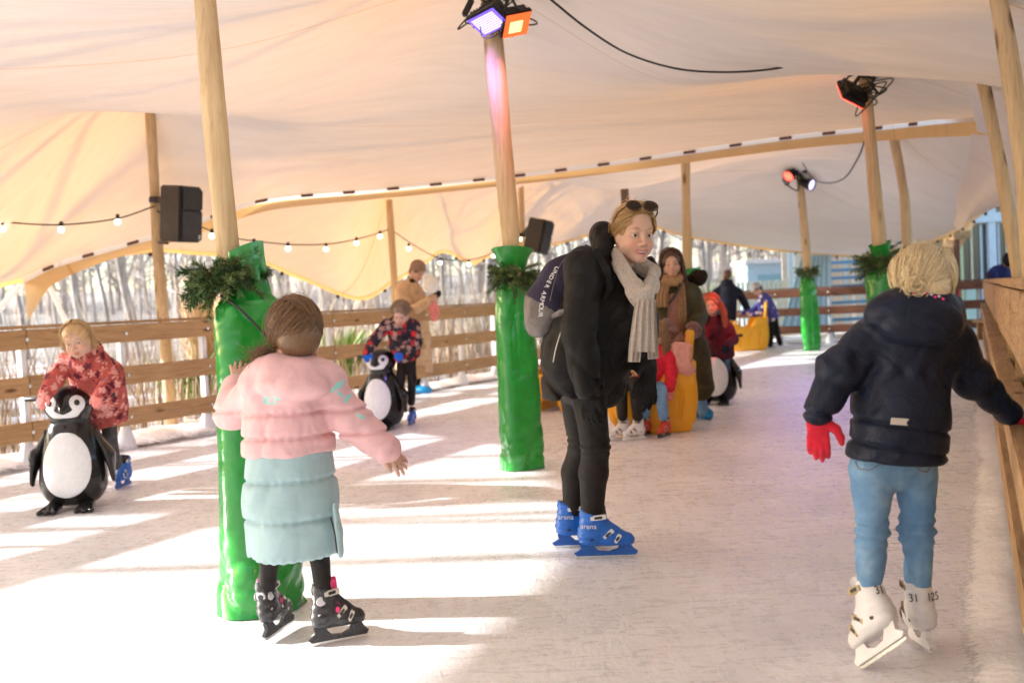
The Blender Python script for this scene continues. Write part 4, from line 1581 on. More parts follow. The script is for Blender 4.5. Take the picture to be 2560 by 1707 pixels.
# slatted blue screen left of the stairs
sc = thing("slatted_screen", "fan of pale blue vertical slats left of the blue stairs", "screen", arr(W(2010, 790, 23.2)))
for k in range(14):
    q = k / 13
    mb = MB()
    topx = 2010 + 62 * q
    mb.beam(W(1955 + 120 * q, 830, 23.2), W(topx, 637 + 4 * (1 - q), 23.4), 0.09, 0.03, (0, 1, 0), 0.004)
    mb.build("slat", M['pale_blue'] if k % 2 else M['blue_paint'], sc)
# shed
sh = thing("shed", "small pale blue shed with a flat roof behind the cream picket fence", "shed", arr(W(1910, 745, 30)))
mb = MB()
c = arr(W(1915, 700, 31))
mb.box((c[0], c[1], 1.05), (1.5, 1.6, 1.9), None, 0.01)
mb.build("wall", M['pale_blue'], sh)
mb = MB()
mb.box((c[0], c[1] - 0.1, 2.05), (1.8, 2.0, 0.12), None, 0.02)
mb.build("roof", M['white_post'], sh)
mb = MB()
mb.box((c[0] + 0.1, c[1] - 0.815, 1.45), (1.1, 0.03, 0.4), None, 0.005)
mb.build("window", M['blue_paint'], sh)
# pickets
pk = thing("picket_fence", "cream picket fence standing in front of the pale blue shed", "fence", arr(W(1910, 790, 26.5)))
for k in range(12):
    x0 = W(1848 + 11 * k, 760, 26.5)
    mb = MB()
    h_ = 1.42 + 0.02 * (k % 2)
    mb.box((x0.x, x0.y, h_ / 2), (0.085, 0.02, h_), None, 0.004)
    mb.build("picket", M['cream'], pk)
mb = MB()
for z in (0.5, 1.15):
    mb.beam((W(1842, 760, 26.5).x, 26.53, z), (W(1975, 760, 26.5).x, 26.53, z), 0.03, 0.08, (0, 0, 1))
mb.build("picket_rail", M['cream'], pk)
# building
bd = thing("building", "glass-fronted building with pale frames beyond the right corner", "building", arr(W(2480, 800, 25)))
M['pane'] = newmat("dark_window_glass", (0.035, 0.04, 0.045), 0.08, 0, 0.8)[0]
M['frame'] = plastic("pale_window_frame", (0.5, 0.6, 0.68), 0.5)
Yb = 25.5
xa = W(2382, 800, Yb).x
mb = MB()
mb.box((xa + 6, Yb + 2.55, 4.0), (12, 5, 1.6), None)
mb.build("upper_wall", M['frame'], bd)
mb = MB()
mb.box((xa + 6, Yb + 4.8, 1.6), (12, 0.2, 3.2), None)
mb.build("rear_wall", M['tan_panel'], bd)
for k, px in enumerate((2384, 2480, 2560, 2640, 2720)):
    x = W(px, 700, Yb).x
    mb = MB()
    mb.box((x, Yb, 1.6), (0.2, 0.2, 3.2), None, 0.01)
    mb.build("frame", M['frame'], bd)
    if k < 4:
        x2 = W((2480, 2560, 2640, 2720)[k], 700, Yb).x
        mb = MB()
        mb.box(((x + x2) / 2, Yb + 0.06, 1.3), (x2 - x - 0.2, 0.02, 2.6), None)
        pn = mb.build("window", M['pane'], bd)
        for j in range(3):
            mb = MB()
            mb.box((x + (x2 - x) * (0.25 + 0.25 * j), Yb + 0.03, 1.3), (0.05, 0.05, 2.6), None, 0.004)
            mb.build("mullion", M['frame'] if j != 1 else M['cream'], pn)
mb = MB()
mb.box((xa + 6, Yb - 0.02, 2.75), (12, 0.24, 0.24), None, 0.01)
mb.build("lintel", M['frame'], bd)
mb = MB()
for px, mi in ((2392, 0), (2402, 0), (2370, 1)):
    x = W(px, 700, Yb - 0.3).x
    mb.box((x, Yb - 0.3, 1.3), (0.14, 0.02, 2.3), None, 0, mi)
mb.build("banner", [plastic("green_banner", (0.45, 0.55, 0.3), 0.6), plastic("orange_banner", (0.75, 0.38, 0.08), 0.6)], bd)
# wooden post with beam by the building
pp = thing("timber_post", "square timber post with cap plank and slanting beam at the right corner", "post", arr(W(2394, 790, 20.8)))
mb = MB()
x0 = W(2394, 700, 20.8)
mb.box((x0.x, x0.y, 1.15), (0.1, 0.1, 2.3), None, 0.006)
mb.build("post", M['board_dark'], pp)
mb = MB()
mb.beam(W(2377, 593, 20.8), W(2420, 586, 20.8), 0.3, 0.14, (0, 0, 1), 0.006)
mb.build("cap_plank", M['board'], pp)
mb = MB()
mb.beam(W(2350, 668, 21.2), W(2420, 545, 21.0), 0.12, 0.34, (0, 0, 1), 0.006)
mb.build("beam", M['counter'], pp)
# red and white barrier tape on that post
mb = MB()
mb.beam(W(2396, 706, 20.6), W(2399, 742, 20.55), 0.012, 0.08, (0, 1, 0), 0.002)
tag(mb.build("barrier_tape", plastic("red_tape", (0.75, 0.05, 0.03), 0.5), None), "strip of red tape hanging from the timber post", "tape")
# panel with pale green banner behind the corner fence
mb = MB()
mb.box(W(2428, 772, 22.2), (0.24, 0.05, 0.9), None, 0.02)
tag(mb.build("banner", plastic("mint_banner", (0.45, 0.62, 0.56), 0.5), None), "mint green banner behind the short dark corner fence", "banner")
# ------------------------------------------------------------------ winter trees, undergrowth, hillside
def bark(name, a, b_):
    m, nt, b = newmat(name, a, 0.85, 0, 0.2)
    v = coords(nt, (1, 1, 0.3))
    n1 = noise_out(nt, v, 9, 5, 0.7)
    nt.links.new(ramp(nt, n1, [(0.35, a), (0.65, b_)]), b.inputs["Base Color"])
    bump(nt, b, n1, 0.6, 0.02)
    return m


M['bark'] = bark("pale_bark", (0.2, 0.17, 0.15), (0.42, 0.38, 0.35))
M['bark2'] = bark("birch_bark", (0.45, 0.42, 0.39), (0.7, 0.68, 0.65))
M['twigs'] = bark("winter_twigs", (0.36, 0.3, 0.26), (0.5, 0.43, 0.38))


def branch(mb, p, d, L, r, lvl, q, nk):
    n = 5 if lvl == 0 else 4
    pts = [p]
    dd = d.copy()
    for i in range(n):
        dd = dd + q.normal(size=3) * (0.1 if lvl == 0 else 0.2) + np.array((0, 0, 0.06 * lvl))
        dd /= np.linalg.norm(dd)
        pts.append(pts[-1] + dd * L / n)
    pts = np.array(pts)
    mb[0 if lvl == 0 else 1].tube(pts, np.linspace(r, r * (0.35 if lvl else 0.3), n + 1), (8, 5, 4, 3)[lvl], False)
    if lvl >= 3:
        return
    for k in range(nk[lvl]):
        t = q.uniform(0.28 if lvl == 0 else 0.2, 1.0)
        i = min(int(t * n), n - 1)
        b_ = pts[i] + (pts[i + 1] - pts[i]) * (t * n - i)
        nd = q.normal(size=3)
        nd[2] = abs(nd[2]) * 0.5
        nd = dd * 0.55 + nd / np.linalg.norm(nd) * 0.8
        nd /= np.linalg.norm(nd)
        branch(mb, b_, nd, L * q.uniform(0.3, 0.55) * (1.15 - 0.5 * t), r * (0.5 - 0.25 * t), lvl + 1, q, nk)


TREE_PROTO = []
for sd, (h, r, mt, nk) in enumerate([(8, 0.08, 'bark', (22, 9, 6)), (9, 0.1, 'bark', (22, 9, 6)), (7, 0.055, 'bark2', (22, 8, 5)), (8, 0.07, 'bark', (24, 8, 6)), (5, 0.04, 'bark', (24, 9, 6)), (9.5, 0.085, 'bark', (2, 1, 1))]):
    q = np.random.default_rng(100 + sd)
    mb = (MB(), MB())
    branch(mb, np.zeros(3), np.array((0.0, 0, 1)), h, r, 0, q, nk)
    root = thing("bare_tree", "bare winter tree in the sunlit wood beyond the rail fences", "tree", (0, 0, 0), "bare trees beyond the fences")
    mb[0].build("trunk", M[mt], root, True, local=True)
    mb[1].build("crown", M['twigs'] if mt == 'bark' else M['bark2'], root, False, local=True)
    TREE_PROTO.append(root)


def copy_tree(o, loc, rz, s):
    c = o.copy()
    COL.objects.link(c)
    c.location, c.rotation_euler, c.scale = loc, (0, 0, rz), (s, s, s)
    for ch in o.children:
        d = ch.copy()
        COL.objects.link(d)
        d.parent = c
    return c


q = np.random.default_rng(5)
spots = []
for px, d in [(-60, 26), (35, 25), (120, 24), (215, 22), (300, 25), (352, 23), (410, 28), (470, 20), (610, 23), (680, 19.5), (760, 27), (840, 21), (930, 30), (1010, 24), (1075, 21), (1120, 33), (1200, 25), (1340, 30), (1420, 27), (1500, 34), (1640, 31), (1700, 36), (1780, 32), (1840, 40),
              (60, 33), (180, 38), (270, 44), (370, 36), (520, 40), (580, 48), (720, 44), (880, 42), (990, 50), (1060, 40), (1160, 46), (1260, 42), (1390, 45), (1460, 52), (1550, 44), (1660, 48), (1760, 55), (1880, 52), (1960, 48), (2060, 50)]:
    p = W(px, 760, d)
    spots.append((p.x, d))
used = [False] * len(TREE_PROTO)
for i, (x, y) in enumerate(spots):
    k = int(q.integers(0, len(TREE_PROTO) - 1)) if i else 5
    z = max(0.0, (y - 30) * 0.045) - 0.05
    a, s = q.uniform(0, 6.28), q.uniform(0.75, 1.2)
    if not used[k]:
        TREE_PROTO[k].location, TREE_PROTO[k].rotation_euler, TREE_PROTO[k].scale = (x, y, z), (0, 0, a), (s, s, s)
        used[k] = True
    else:
        copy_tree(TREE_PROTO[k], (x, y, z), a, s)
# more of the wood on the sunny left side: their trunks stripe the light on the ice
for (x, y, s) in [(-13.5, 4.7, 1.0), (-15.2, 5.75, 1.1), (-14.6, 6.6, 0.95), (-16.0, 7.5, 1.2), (-17.5, 8.9, 1.3), (-16.5, 10.1, 1.0), (-18.0, 11.6, 1.2), (-19.0, 13.0, 1.1), (-13.0, 7.2, 0.8), (-14.2, 9.4, 0.9)]:
    copy_tree(TREE_PROTO[5], (x, y, -0.05), q.uniform(0, 6.28), s)

# far wood: one mass of trunks and twigs on the slope
mbw = MB()
q = np.random.default_rng(8)
for i in range(260):
    a = q.uniform(rad(-36), rad(30))
    d = q.uniform(52, 110)
    x, y = d * math.sin(a), d * math.cos(a)
    z = (y - 30) * 0.045
    h = q.uniform(7, 12)
    r = q.uniform(0.09, 0.2)
    mbw.tube([(x, y, z - 0.2), (x + q.normal() * 0.3, y, z + h * 0.5), (x + q.normal() * 0.6, y, z + h)], [r, r * 0.7, r * 0.2], 5, False)
    for k in range(34):
        t = q.uniform(0.15, 0.95)
        dr = q.normal(size=3)
        dr[2] = abs(dr[2]) + 0.3
        dr = dr / np.linalg.norm(dr) * h * q.uniform(0.1, 0.3)
        b_ = np.array((x, y, z + h * t))
        mbw.tube([b_, b_ + dr * 0.5 + q.normal(size=3) * 0.2, b_ + dr], [r * 0.4, r * 0.25, 0.015], 3, False)
tag(mbw.build("far_wood", M['twigs'], None), kind="stuff")

# rising hillside behind
gx = np.linspace(-220, 220, 60)
gy = np.linspace(30, 300, 50)
XX, YY = np.meshgrid(gx, gy, indexing='ij')
wv = waves(77, (0.05, 0.13, 0.4), 1.0)
ZZ = np.clip((YY - 30) * 0.045, 0, 7) + 0.6 * wv(np.stack([XX.ravel(), YY.ravel(), 0 * XX.ravel()], 1)).reshape(XX.shape) * np.clip((YY - 34) / 20, 0, 1) - 0.03
m, nt, b = newmat("leafy_hillside", (0.4, 0.34, 0.28), 0.9)
v = coords(nt)
nt.links.new(ramp(nt, noise_out(nt, v, 1.2, 8, 0.75), [(0.35, (0.26, 0.2, 0.15)), (0.55, (0.5, 0.44, 0.38)), (0.68, (0.72, 0.7, 0.7))]), b.inputs["Base Color"])
bump(nt, b, noise_out(nt, v, 3, 6, 0.7), 1.0, 0.3)
tag(mesh_obj("hill", np.stack([XX, YY, ZZ], -1).reshape(-1, 3), grid_faces(59, 49), m), kind="structure")

# undergrowth: dry stems and brambles along the outside of the fence
q = np.random.default_rng(9)
n = 15000
t = q.uniform(-6, 24, n)
off = 0.9 + 9 * q.uniform(0, 1, n) ** 1.3
bx = LF0[0] + LFD[0] * t + LN[0] * off
by = LF0[1] + LFD[1] * t + LN[1] * off
keep = waves(13, (0.7, 1.9), 1.0)(np.stack([bx, by, 0 * bx], 1)) > -0.25
bx, by = bx[keep], by[keep]
n = len(bx)
h = q.uniform(0.35, 1.3, n) * (0.5 + 0.5 * q.uniform(0, 1, n)) + np.where(off[keep] > 2.5, q.uniform(0, 1.2, n) ** 2, 0)
ln = q.normal(size=(n, 2)) * 0.22 * h[:, None]
wd = q.uniform(0.004, 0.011, n)
an = q.uniform(0, 3.14, n)
sd = np.stack([np.cos(an) * wd, np.sin(an) * wd, 0 * an], 1)
P0 = np.stack([bx, by, np.full(n, -0.02)], 1)
P1_ = P0 + np.stack([ln[:, 0] * 0.4, ln[:, 1] * 0.4, h * 0.6], 1)
P2_ = P0 + np.stack([ln[:, 0], ln[:, 1], h], 1)
V = np.stack([P0 - sd, P0 + sd, P1_ + sd * 0.8, P1_ - sd * 0.8, P2_ + sd * 0.2, P2_ - sd * 0.2], 1).reshape(-1, 3)
b_ = np.arange(n) * 6
Q = np.concatenate([np.stack([b_, b_ + 1, b_ + 2, b_ + 3], 1), np.stack([b_ + 3, b_ + 2, b_ + 4, b_ + 5], 1)])
mats = []
for c in ((0.4, 0.27, 0.17), (0.6, 0.49, 0.34), (0.28, 0.18, 0.13), (0.5, 0.45, 0.36)):
    mats.append(newmat("dry_stems", c, 0.8)[0])
mi = q.integers(0, 4, n)
tag(mesh_obj("undergrowth", V, Q, mats, None, False, matidx=np.concatenate([mi, mi])), kind="stuff")


def blades(name, label, c, n, hgt, spread, cols, seed, cat, wd=0.012, droop=0.5):
    q = np.random.default_rng(seed)
    c = arr(c)
    root = thing(name, label, cat, c)
    V, MI = [], []
    for i in range(n):
        a = q.uniform(0, 6.28)
        o = np.array((math.cos(a), math.sin(a), 0))
        b0 = c + o * q.uniform(0, spread * 0.3)
        H = hgt * q.uniform(0.6, 1.1)
        pts = [b0, b0 + o * spread * 0.35 + np.array((0, 0, H * 0.6)), b0 + o * spread * q.uniform(0.6, 1.1) + np.array((0, 0, H * (1 - droop * q.uniform(0, 0.5))))]
        sp = spline(pts, 5)
        s_ = np.array((-o[1], o[0], 0))
        w = wd * np.array((0.7, 1, 0.9, 0.6, 0.1))
        for j in range(4):
            V += [sp[j] - s_ * w[j], sp[j] + s_ * w[j], sp[j + 1] + s_ * w[j + 1], sp[j + 1] - s_ * w[j + 1]]
            MI.append(int(i % len(cols)))
    mesh_obj("leaves", np.array(V), np.arange(len(V)).reshape(-1, 4), cols, root, False, matidx=MI)
    MB().tube([c - np.array((0, 0, 0.02)), c + np.array((0, 0, hgt * 0.4))], [spread * 0.12, spread * 0.06], 8).build("stem", M['twigs'], root)
    return root


gm = [newmat("green_blade", c, 0.5)[0] for c in ((0.13, 0.26, 0.05), (0.24, 0.36, 0.08), (0.4, 0.46, 0.16))]
tm = [newmat("dry_reed_blade", c, 0.7)[0] for c in ((0.55, 0.36, 0.16), (0.62, 0.45, 0.24), (0.42, 0.26, 0.12))]
blades("spiky_plant", "green spiky plant behind the mother in the olive coat", (W(1768, 760, 24.5).x, 24.5, 0.0), 110, 1.75, 0.75, gm, 3, "plant", 0.02, 0.4)
blades("evergreen_shrub", "low yellow-green shrub seen through the fence left of the near green pole", (W(470, 960, 12.5).x, 12.5, -0.02), 220, 0.75, 0.5, gm, 4, "shrub", 0.03, 0.9)
blades("evergreen_shrub", "bright green shrub seen through the fence beside the middle penguin", (W(862, 900, 16.2).x, 16.2, -0.02), 200, 1.0, 0.5, gm, 6, "shrub", 0.03, 0.9)
for k, (px, d, lb) in enumerate([(505, 13.2, "tall dry reeds rising behind the fence left of the near green pole"), (575, 15.5, "tall dry reeds glowing tan behind the near fir wreath")]):
    blades("dry_reeds", lb, (W(px, 800, d).x, d, -0.02), 120, 2.0, 0.4, tm, 20 + k, "reeds", 0.012, 0.3)
# ------------------------------------------------------------------ people: shared builders
SKIN = (0.62, 0.385, 0.285)
M['skin'] = vcol_mat("skin", 0.5, 0.4, 0.08, 90, 0.12, 0.003)
M['hair'] = vcol_mat("hair", 0.38, 0.5, 0.5, 150, 0, 0.003)
M['eye'] = vcol_mat("eye", 0.12, 0.6, 0.0, 50)
M['teeth'] = newmat("teeth", (0.62, 0.57, 0.5), 0.35)[0]


def nrm_(v):
    v = arr(v)
    return v / np.linalg.norm(v)


class Head:
    def __init__(s, c, F, U, k=1.0, kz=1.0):
        s.c = arr(c)
        s.F = nrm_(F)
        U = arr(U)
        s.U = nrm_(U - s.F * U.dot(s.F))
        s.S = np.cross(s.U, s.F)          # the figure's left
        s.R = np.stack([s.F, s.S, s.U], 1)
        s.k, s.kz = k, kz

    def p(s, f, l, u):
        return s.c + s.k * (s.F * f + s.S * l + s.U * u * s.kz)

    def loc(s, V):
        return (np.asarray(V) - s.c) @ s.R / s.k / np.array((1, 1, s.kz))

    def sculpt(s, S, child=0.0, smile=1.0, ears=True):
        k = s.k
        s.smile = smile
        e = lambda c, r, kk=0.02, cut=False: S.ell(s.p(*c), np.array(r) * k * np.array((1, 1, s.kz)), s.R, kk * k, cut)
        e((-0.012, 0, 0.03), (0.094, 0.076, 0.086))
        e((0.024, 0, -0.042), (0.062, 0.0555 + 0.009 * child, 0.066 - 0.006 * child), 0.03)
        e((0.06, 0, -0.09 + 0.01 * child), (0.022, 0.024, 0.018), 0.03)
        for y in (-1, 1):
            e((0.052, y * 0.036, -0.036), (0.03, 0.026, 0.026), 0.02)
            e((-0.01, y * 0.062, -0.05), (0.04, 0.012, 0.035), 0.02)
        e((0.07, 0, 0.026), (0.02, 0.046, 0.016), 0.02)
        for y in (-1, 1):
            e((0.096, y * 0.032, 0.0), (0.02, 0.018, 0.0085), 0.009, True)
        for y in (-1, 1):
            e((0.0715, y * 0.032, 0.0078), (0.0125, 0.017, 0.0062), 0.006)
            e((0.0695, y * 0.032, -0.0105), (0.012, 0.017, 0.005), 0.006)
        S.cap(s.p(0.086, 0, 0.006), s.p(0.107 - 0.006 * child, 0, -0.03), 0.007 * k, 0.011 * k, 0.012 * k)
        for y in (-1, 1):
            e((0.092, y * 0.0115, -0.036), (0.011, 0.008, 0.008), 0.008)
        sm = 0.006 * smile
        for y in (-1, 1):
            S.cap(s.p(0.0885, 0, -0.0588 + 0.0025 * smile), s.p(0.073, y * (0.022 + 0.007 * smile), -0.0605 + sm), 0.006 * k, 0.0035 * k, 0.006 * k)
            S.cap(s.p(0.0865, 0, -0.0735 - 0.0035 * smile), s.p(0.072, y * (0.021 + 0.007 * smile), -0.064 + sm), 0.007 * k, 0.0035 * k, 0.006 * k)
        if smile > 0.5:
            e((0.092, 0, -0.0655), (0.02, 0.021, 0.0052), 0.003, True)
        if ears:
            for y in (-1, 1):
                e((-0.014, y * 0.077, -0.006), (0.018, 0.008, 0.03), 0.01)
                e((-0.008, y * 0.086, -0.004), (0.009, 0.004, 0.017), 0.006, True)
        return s

    def colour(s, V, C, brow=(0.2, 0.11, 0.06), blush=1.0, lip=(0.5, 0.13, 0.12)):
        L = s.loc(V)
        f, l, u = L[:, 0], L[:, 1], L[:, 2]
        al = np.abs(l)
        near = (np.abs(f) < 0.14) & (al < 0.11) & (np.abs(u) < 0.14)

        def mix(w, c):
            w = np.where(near, w, 0)[:, None]
            C[:] = C * (1 - w) + np.array(c) * w
        mix(blush * 0.5 * np.exp(-(((al - 0.042) / 0.02) ** 2 + ((u + 0.035) / 0.02) ** 2)) * (f > 0.03), (0.66, 0.24, 0.18))
        mix(blush * 0.35 * np.exp(-((l / 0.014) ** 2 + ((u + 0.032) / 0.014) ** 2)) * (f > 0.08), (0.62, 0.24, 0.18))
        arch = 0.021 + 0.006 * (1 - ((al - 0.036) / 0.02) ** 2)
        mix(0.95 * np.exp(-(((u - arch) / 0.0045) ** 2)) * np.clip(1.2 - np.abs(al - 0.034) / 0.021, 0, 1) * (f > 0.04), brow)
        lid = np.exp(-(((al - 0.032) / 0.019) ** 4 + ((u - 0.0) / 0.0125) ** 4)) * (f > 0.04)
        mix(0.45 * lid, (0.3, 0.14, 0.1))
        mix(0.95 * np.exp(-((l / (0.023 + 0.006 * s.smile)) ** 4 + ((u + 0.068 - 0.2 * al * s.smile) / 0.0125) ** 4)) * (f > 0.05), lip)
        return C

    def extras(s, parent, smile=1.0, iris=(0.1, 0.17, 0.22), look=(0, 0)):
        """eyes and teeth as parts"""
        for y in (-1, 1):
            n = 14
            mb = MB().lathe([(math.sin(a) * 0.0128, math.cos(a) * 0.0128) for a in np.linspace(0.02, math.pi - 0.02, n)], (0, 0, 0), (0, 0, 1), 20)
            V0 = np.concatenate(mb.v)
            r = np.hypot(V0[:, 0] - look[0] * 0.004, V0[:, 1] - look[1] * 0.004)
            C = np.where((r < 0.003)[:, None] & (V0[:, 2:3] > 0), np.array([[0.01, 0.01, 0.01]]), np.where((r < 0.0068)[:, None] & (V0[:, 2:3] > 0), np.array([iris]), np.array([[0.55, 0.5, 0.46]])))
            Rm = np.stack([s.S, s.U, s.F], 1)
            V = V0 @ Rm.T * s.k + s.p(0.0675, y * 0.032, -0.0015)
            mesh_obj("eye", V, mb.f, M['eye'], parent, True, col=C)
        if smile > 0.5:
            S = Sculpt(0.0018 * s.k if s.k > 0 else 0.002)
            S.ell(s.p(0.079, 0, -0.0645), np.array((0.0112, 0.0195, 0.0045)) * s.k, s.R)
            S.build("teeth", M['teeth'], parent)


def hand(S, w, d, n, t, L, curl=0.5, spread=0.06, thumb=0.3, k=0.006, fat=1.0):
    """palm, four unequal bent fingers and a side thumb; d to the fingers, n out of the back of the hand, t to the thumb side"""
    w, d, n = arr(w), nrm_(d), arr(n)
    n = nrm_(n - d * n.dot(d))
    t = arr(t)
    t = nrm_(t - d * t.dot(d) - n * t.dot(n))
    S.box(w + d * 0.25 * L, (0.52 * L, 0.42 * L, 0.15 * L), np.stack([d, t, n], 1), 0.07 * L, 0.02)
    S.cap(w - d * 0.12 * L, w + d * 0.1 * L, 0.15 * L, 0.15 * L, 0.02, flat=(n, 0.75))
    for i, (o, ln) in enumerate(((0.16, 0.43), (0.055, 0.48), (-0.055, 0.45), (-0.16, 0.35))):
        p = w + d * (0.47 - 0.03 * abs(i - 1.2)) * L + t * o * L
        dd = nrm_(d + t * spread * (1.5 - i))
        a = 0.0
        for seg, fr, r0, r1 in ((0, 0.45, 0.055, 0.05), (1, 0.3, 0.05, 0.046), (2, 0.25, 0.046, 0.038)):
            a += curl * (0.55, 0.75, 0.5)[seg]
            v = dd * math.cos(a) - n * math.sin(a)
            q = p + v * ln * fr * L
            S.cap(p, q, r0 * L * fat, r1 * L * fat, k)
            p = q
    p0 = w + d * 0.1 * L + t * 0.14 * L
    p1 = p0 + (d * 0.17 + t * (0.12 + 0.12 * thumb)) * L - n * 0.03 * L
    p2 = p1 + (d * 0.17 + t * 0.1 * thumb) * L - n * 0.07 * L * (0.4 + curl)
    p3 = p2 + (d * 0.13 + t * 0.02) * L - n * 0.06 * L * (0.4 + curl)
    S.chain([p0, p1, p2, p3], [0.085 * L * fat, 0.068 * L * fat, 0.058 * L * fat, 0.046 * L * fat], 0.012)


def hair_cap(H, mat_col, parent, front=0.045, low=-0.03, thick=0.006, name="hair", res=None, extra=None, side=0.0, seed=1, back_low=-0.07, cutz=0.122, cutw=0.084):
    """scalp of hair: shell round the skull with the face left open"""
    k = H.k
    S = Sculpt(res or 0.0055)
    S.ell(H.p(-0.016, 0, 0.034), np.array((0.098 + thick, 0.08 + thick, (0.09 + thick) * H.kz)) * k, H.R)
    S.ell(H.p(-0.045, 0, -0.02), np.array((0.066 + thick, 0.07 + thick, 0.075)) * k, H.R, 0.03)
    S.ell(H.p(0.112, 0, -0.05), np.array((0.09 * cutw / 0.084, cutw, cutz * H.kz)) * k, H.R, 0.012 * k, True)
    S.ell(H.p(0.06, 0, -0.1), np.array((0.075, 0.1, 0.08)) * k, H.R, 0.02 * k, True)
    S.plane(H.p(0, 0, back_low), -H.U, 0.01)
    if extra:
        extra(S)
    wv = waves(seed, (60, 130), 1.0)

    def d(P):
        L = H.loc(P)
        return 0.0013 * k * wv(np.stack([np.arctan2(L[:, 1], L[:, 2] + 0.02) * 0.55, L[:, 0] * 0.12, 0 * L[:, 0]], 1))
    S.disp(d)
    rr = np.random.default_rng(seed)
    cw = waves(seed + 2, (70, 160), 1.0)

    def colf(V):
        L = H.loc(V)
        w = cw(np.stack([np.arctan2(L[:, 1], L[:, 2] + 0.02) * 0.55, L[:, 0] * 0.1, L[:, 2] * 0.03], 1))
        return np.clip(np.array(mat_col)[None] * (1 + 0.22 * w[:, None]), 0, 1)
    return S.build(name, M['hair'], parent, colf)


def strands(parent, curves, base, var, seed, r=0.0016, name="hair_strands"):
    q = np.random.default_rng(seed)
    var = var * 0.6
    for c in list(curves[::14]):      # flyaways
        t = np.linspace(0, 1, len(c))[:, None]
        curves.append(c + q.normal(size=3) * 0.02 * t * (1 - 0.4 * t) + q.normal(size=(1, 3)) * 0.004)
    mb = MB()
    C = []
    for c in curves:
        n0 = mb.n
        mb.tube(c, np.linspace(r, r * 0.4, len(c)), 4, False)
        f = 1 + var * q.normal()
        t = q.uniform(0, 1)
        C.append(np.tile(np.clip(np.array(base) * f * (1 - 0.0 * t), 0.003, 0.95), (mb.n - n0, 1)))
    return mesh_obj(name, np.concatenate(mb.v), mb.f, M['hair'], parent, True, col=np.concatenate(C))


def scalp_curve(H, a, b, n=9, lift=0.006, q=None, rad_=(0.102, 0.086, 0.097), cen=(-0.016, 0, 0.032), via=True):
    """curve over the head from local direction a to b"""
    a, b = nrm_(a), nrm_(b)
    if via and a.dot(b) < -0.45:
        m_ = nrm_(nrm_(a + b * 0.9) * 0.4 + np.array((0, (a[1] + b[1]) * 0.4, 1.0)))
        k1 = n // 2 + 1
        return np.concatenate([scalp_curve(H, a, m_, k1, lift, None, rad_, cen, False), scalp_curve(H, m_, b, n - k1 + 1, lift, q, rad_, cen, False)[1:]])
    om = math.acos(np.clip(a.dot(b), -1, 1))
    P = []
    for t in np.linspace(0, 1, n):
        v = (math.sin((1 - t) * om) * a + math.sin(t * om) * b) / max(math.sin(om), 1e-5) if om > 1e-3 else a
        s_ = 1 + lift / 0.1
        P.append(H.p(*(np.array(cen) + v * np.array(rad_) * s_)))
    P = np.array(P)
    if q is not None:
        P = P + np.linspace(0, 1, n)[:, None] * np.clip(q.normal(size=3), -1.5, 1.5) * 0.005
    return P


# ------------------------------------------------------------------ skates
def plate(poly, th, holes=()):
    """flat plate in the x-z plane with given thickness (y)"""
    bm = bmesh.new()
    f = bm.faces.new([bm.verts.new((x, -th / 2, z)) for x, z in poly])
    ex = bmesh.ops.extrude_face_region(bm, geom=[f])
    bmesh.ops.translate(bm, verts=[v_ for v_ in ex['geom'] if isinstance(v_, bmesh.types.BMVert)], vec=(0, th, 0))
    bmesh.ops.recalc_face_normals(bm, faces=bm.faces[:])
    bm.verts.ensure_lookup_table()
    V = np.array([v_.co[:] for v_ in bm.verts])
    Fc = [[v_.index for v_ in f_.verts] for f_ in bm.faces]
    bm.free()
    return V, Fc


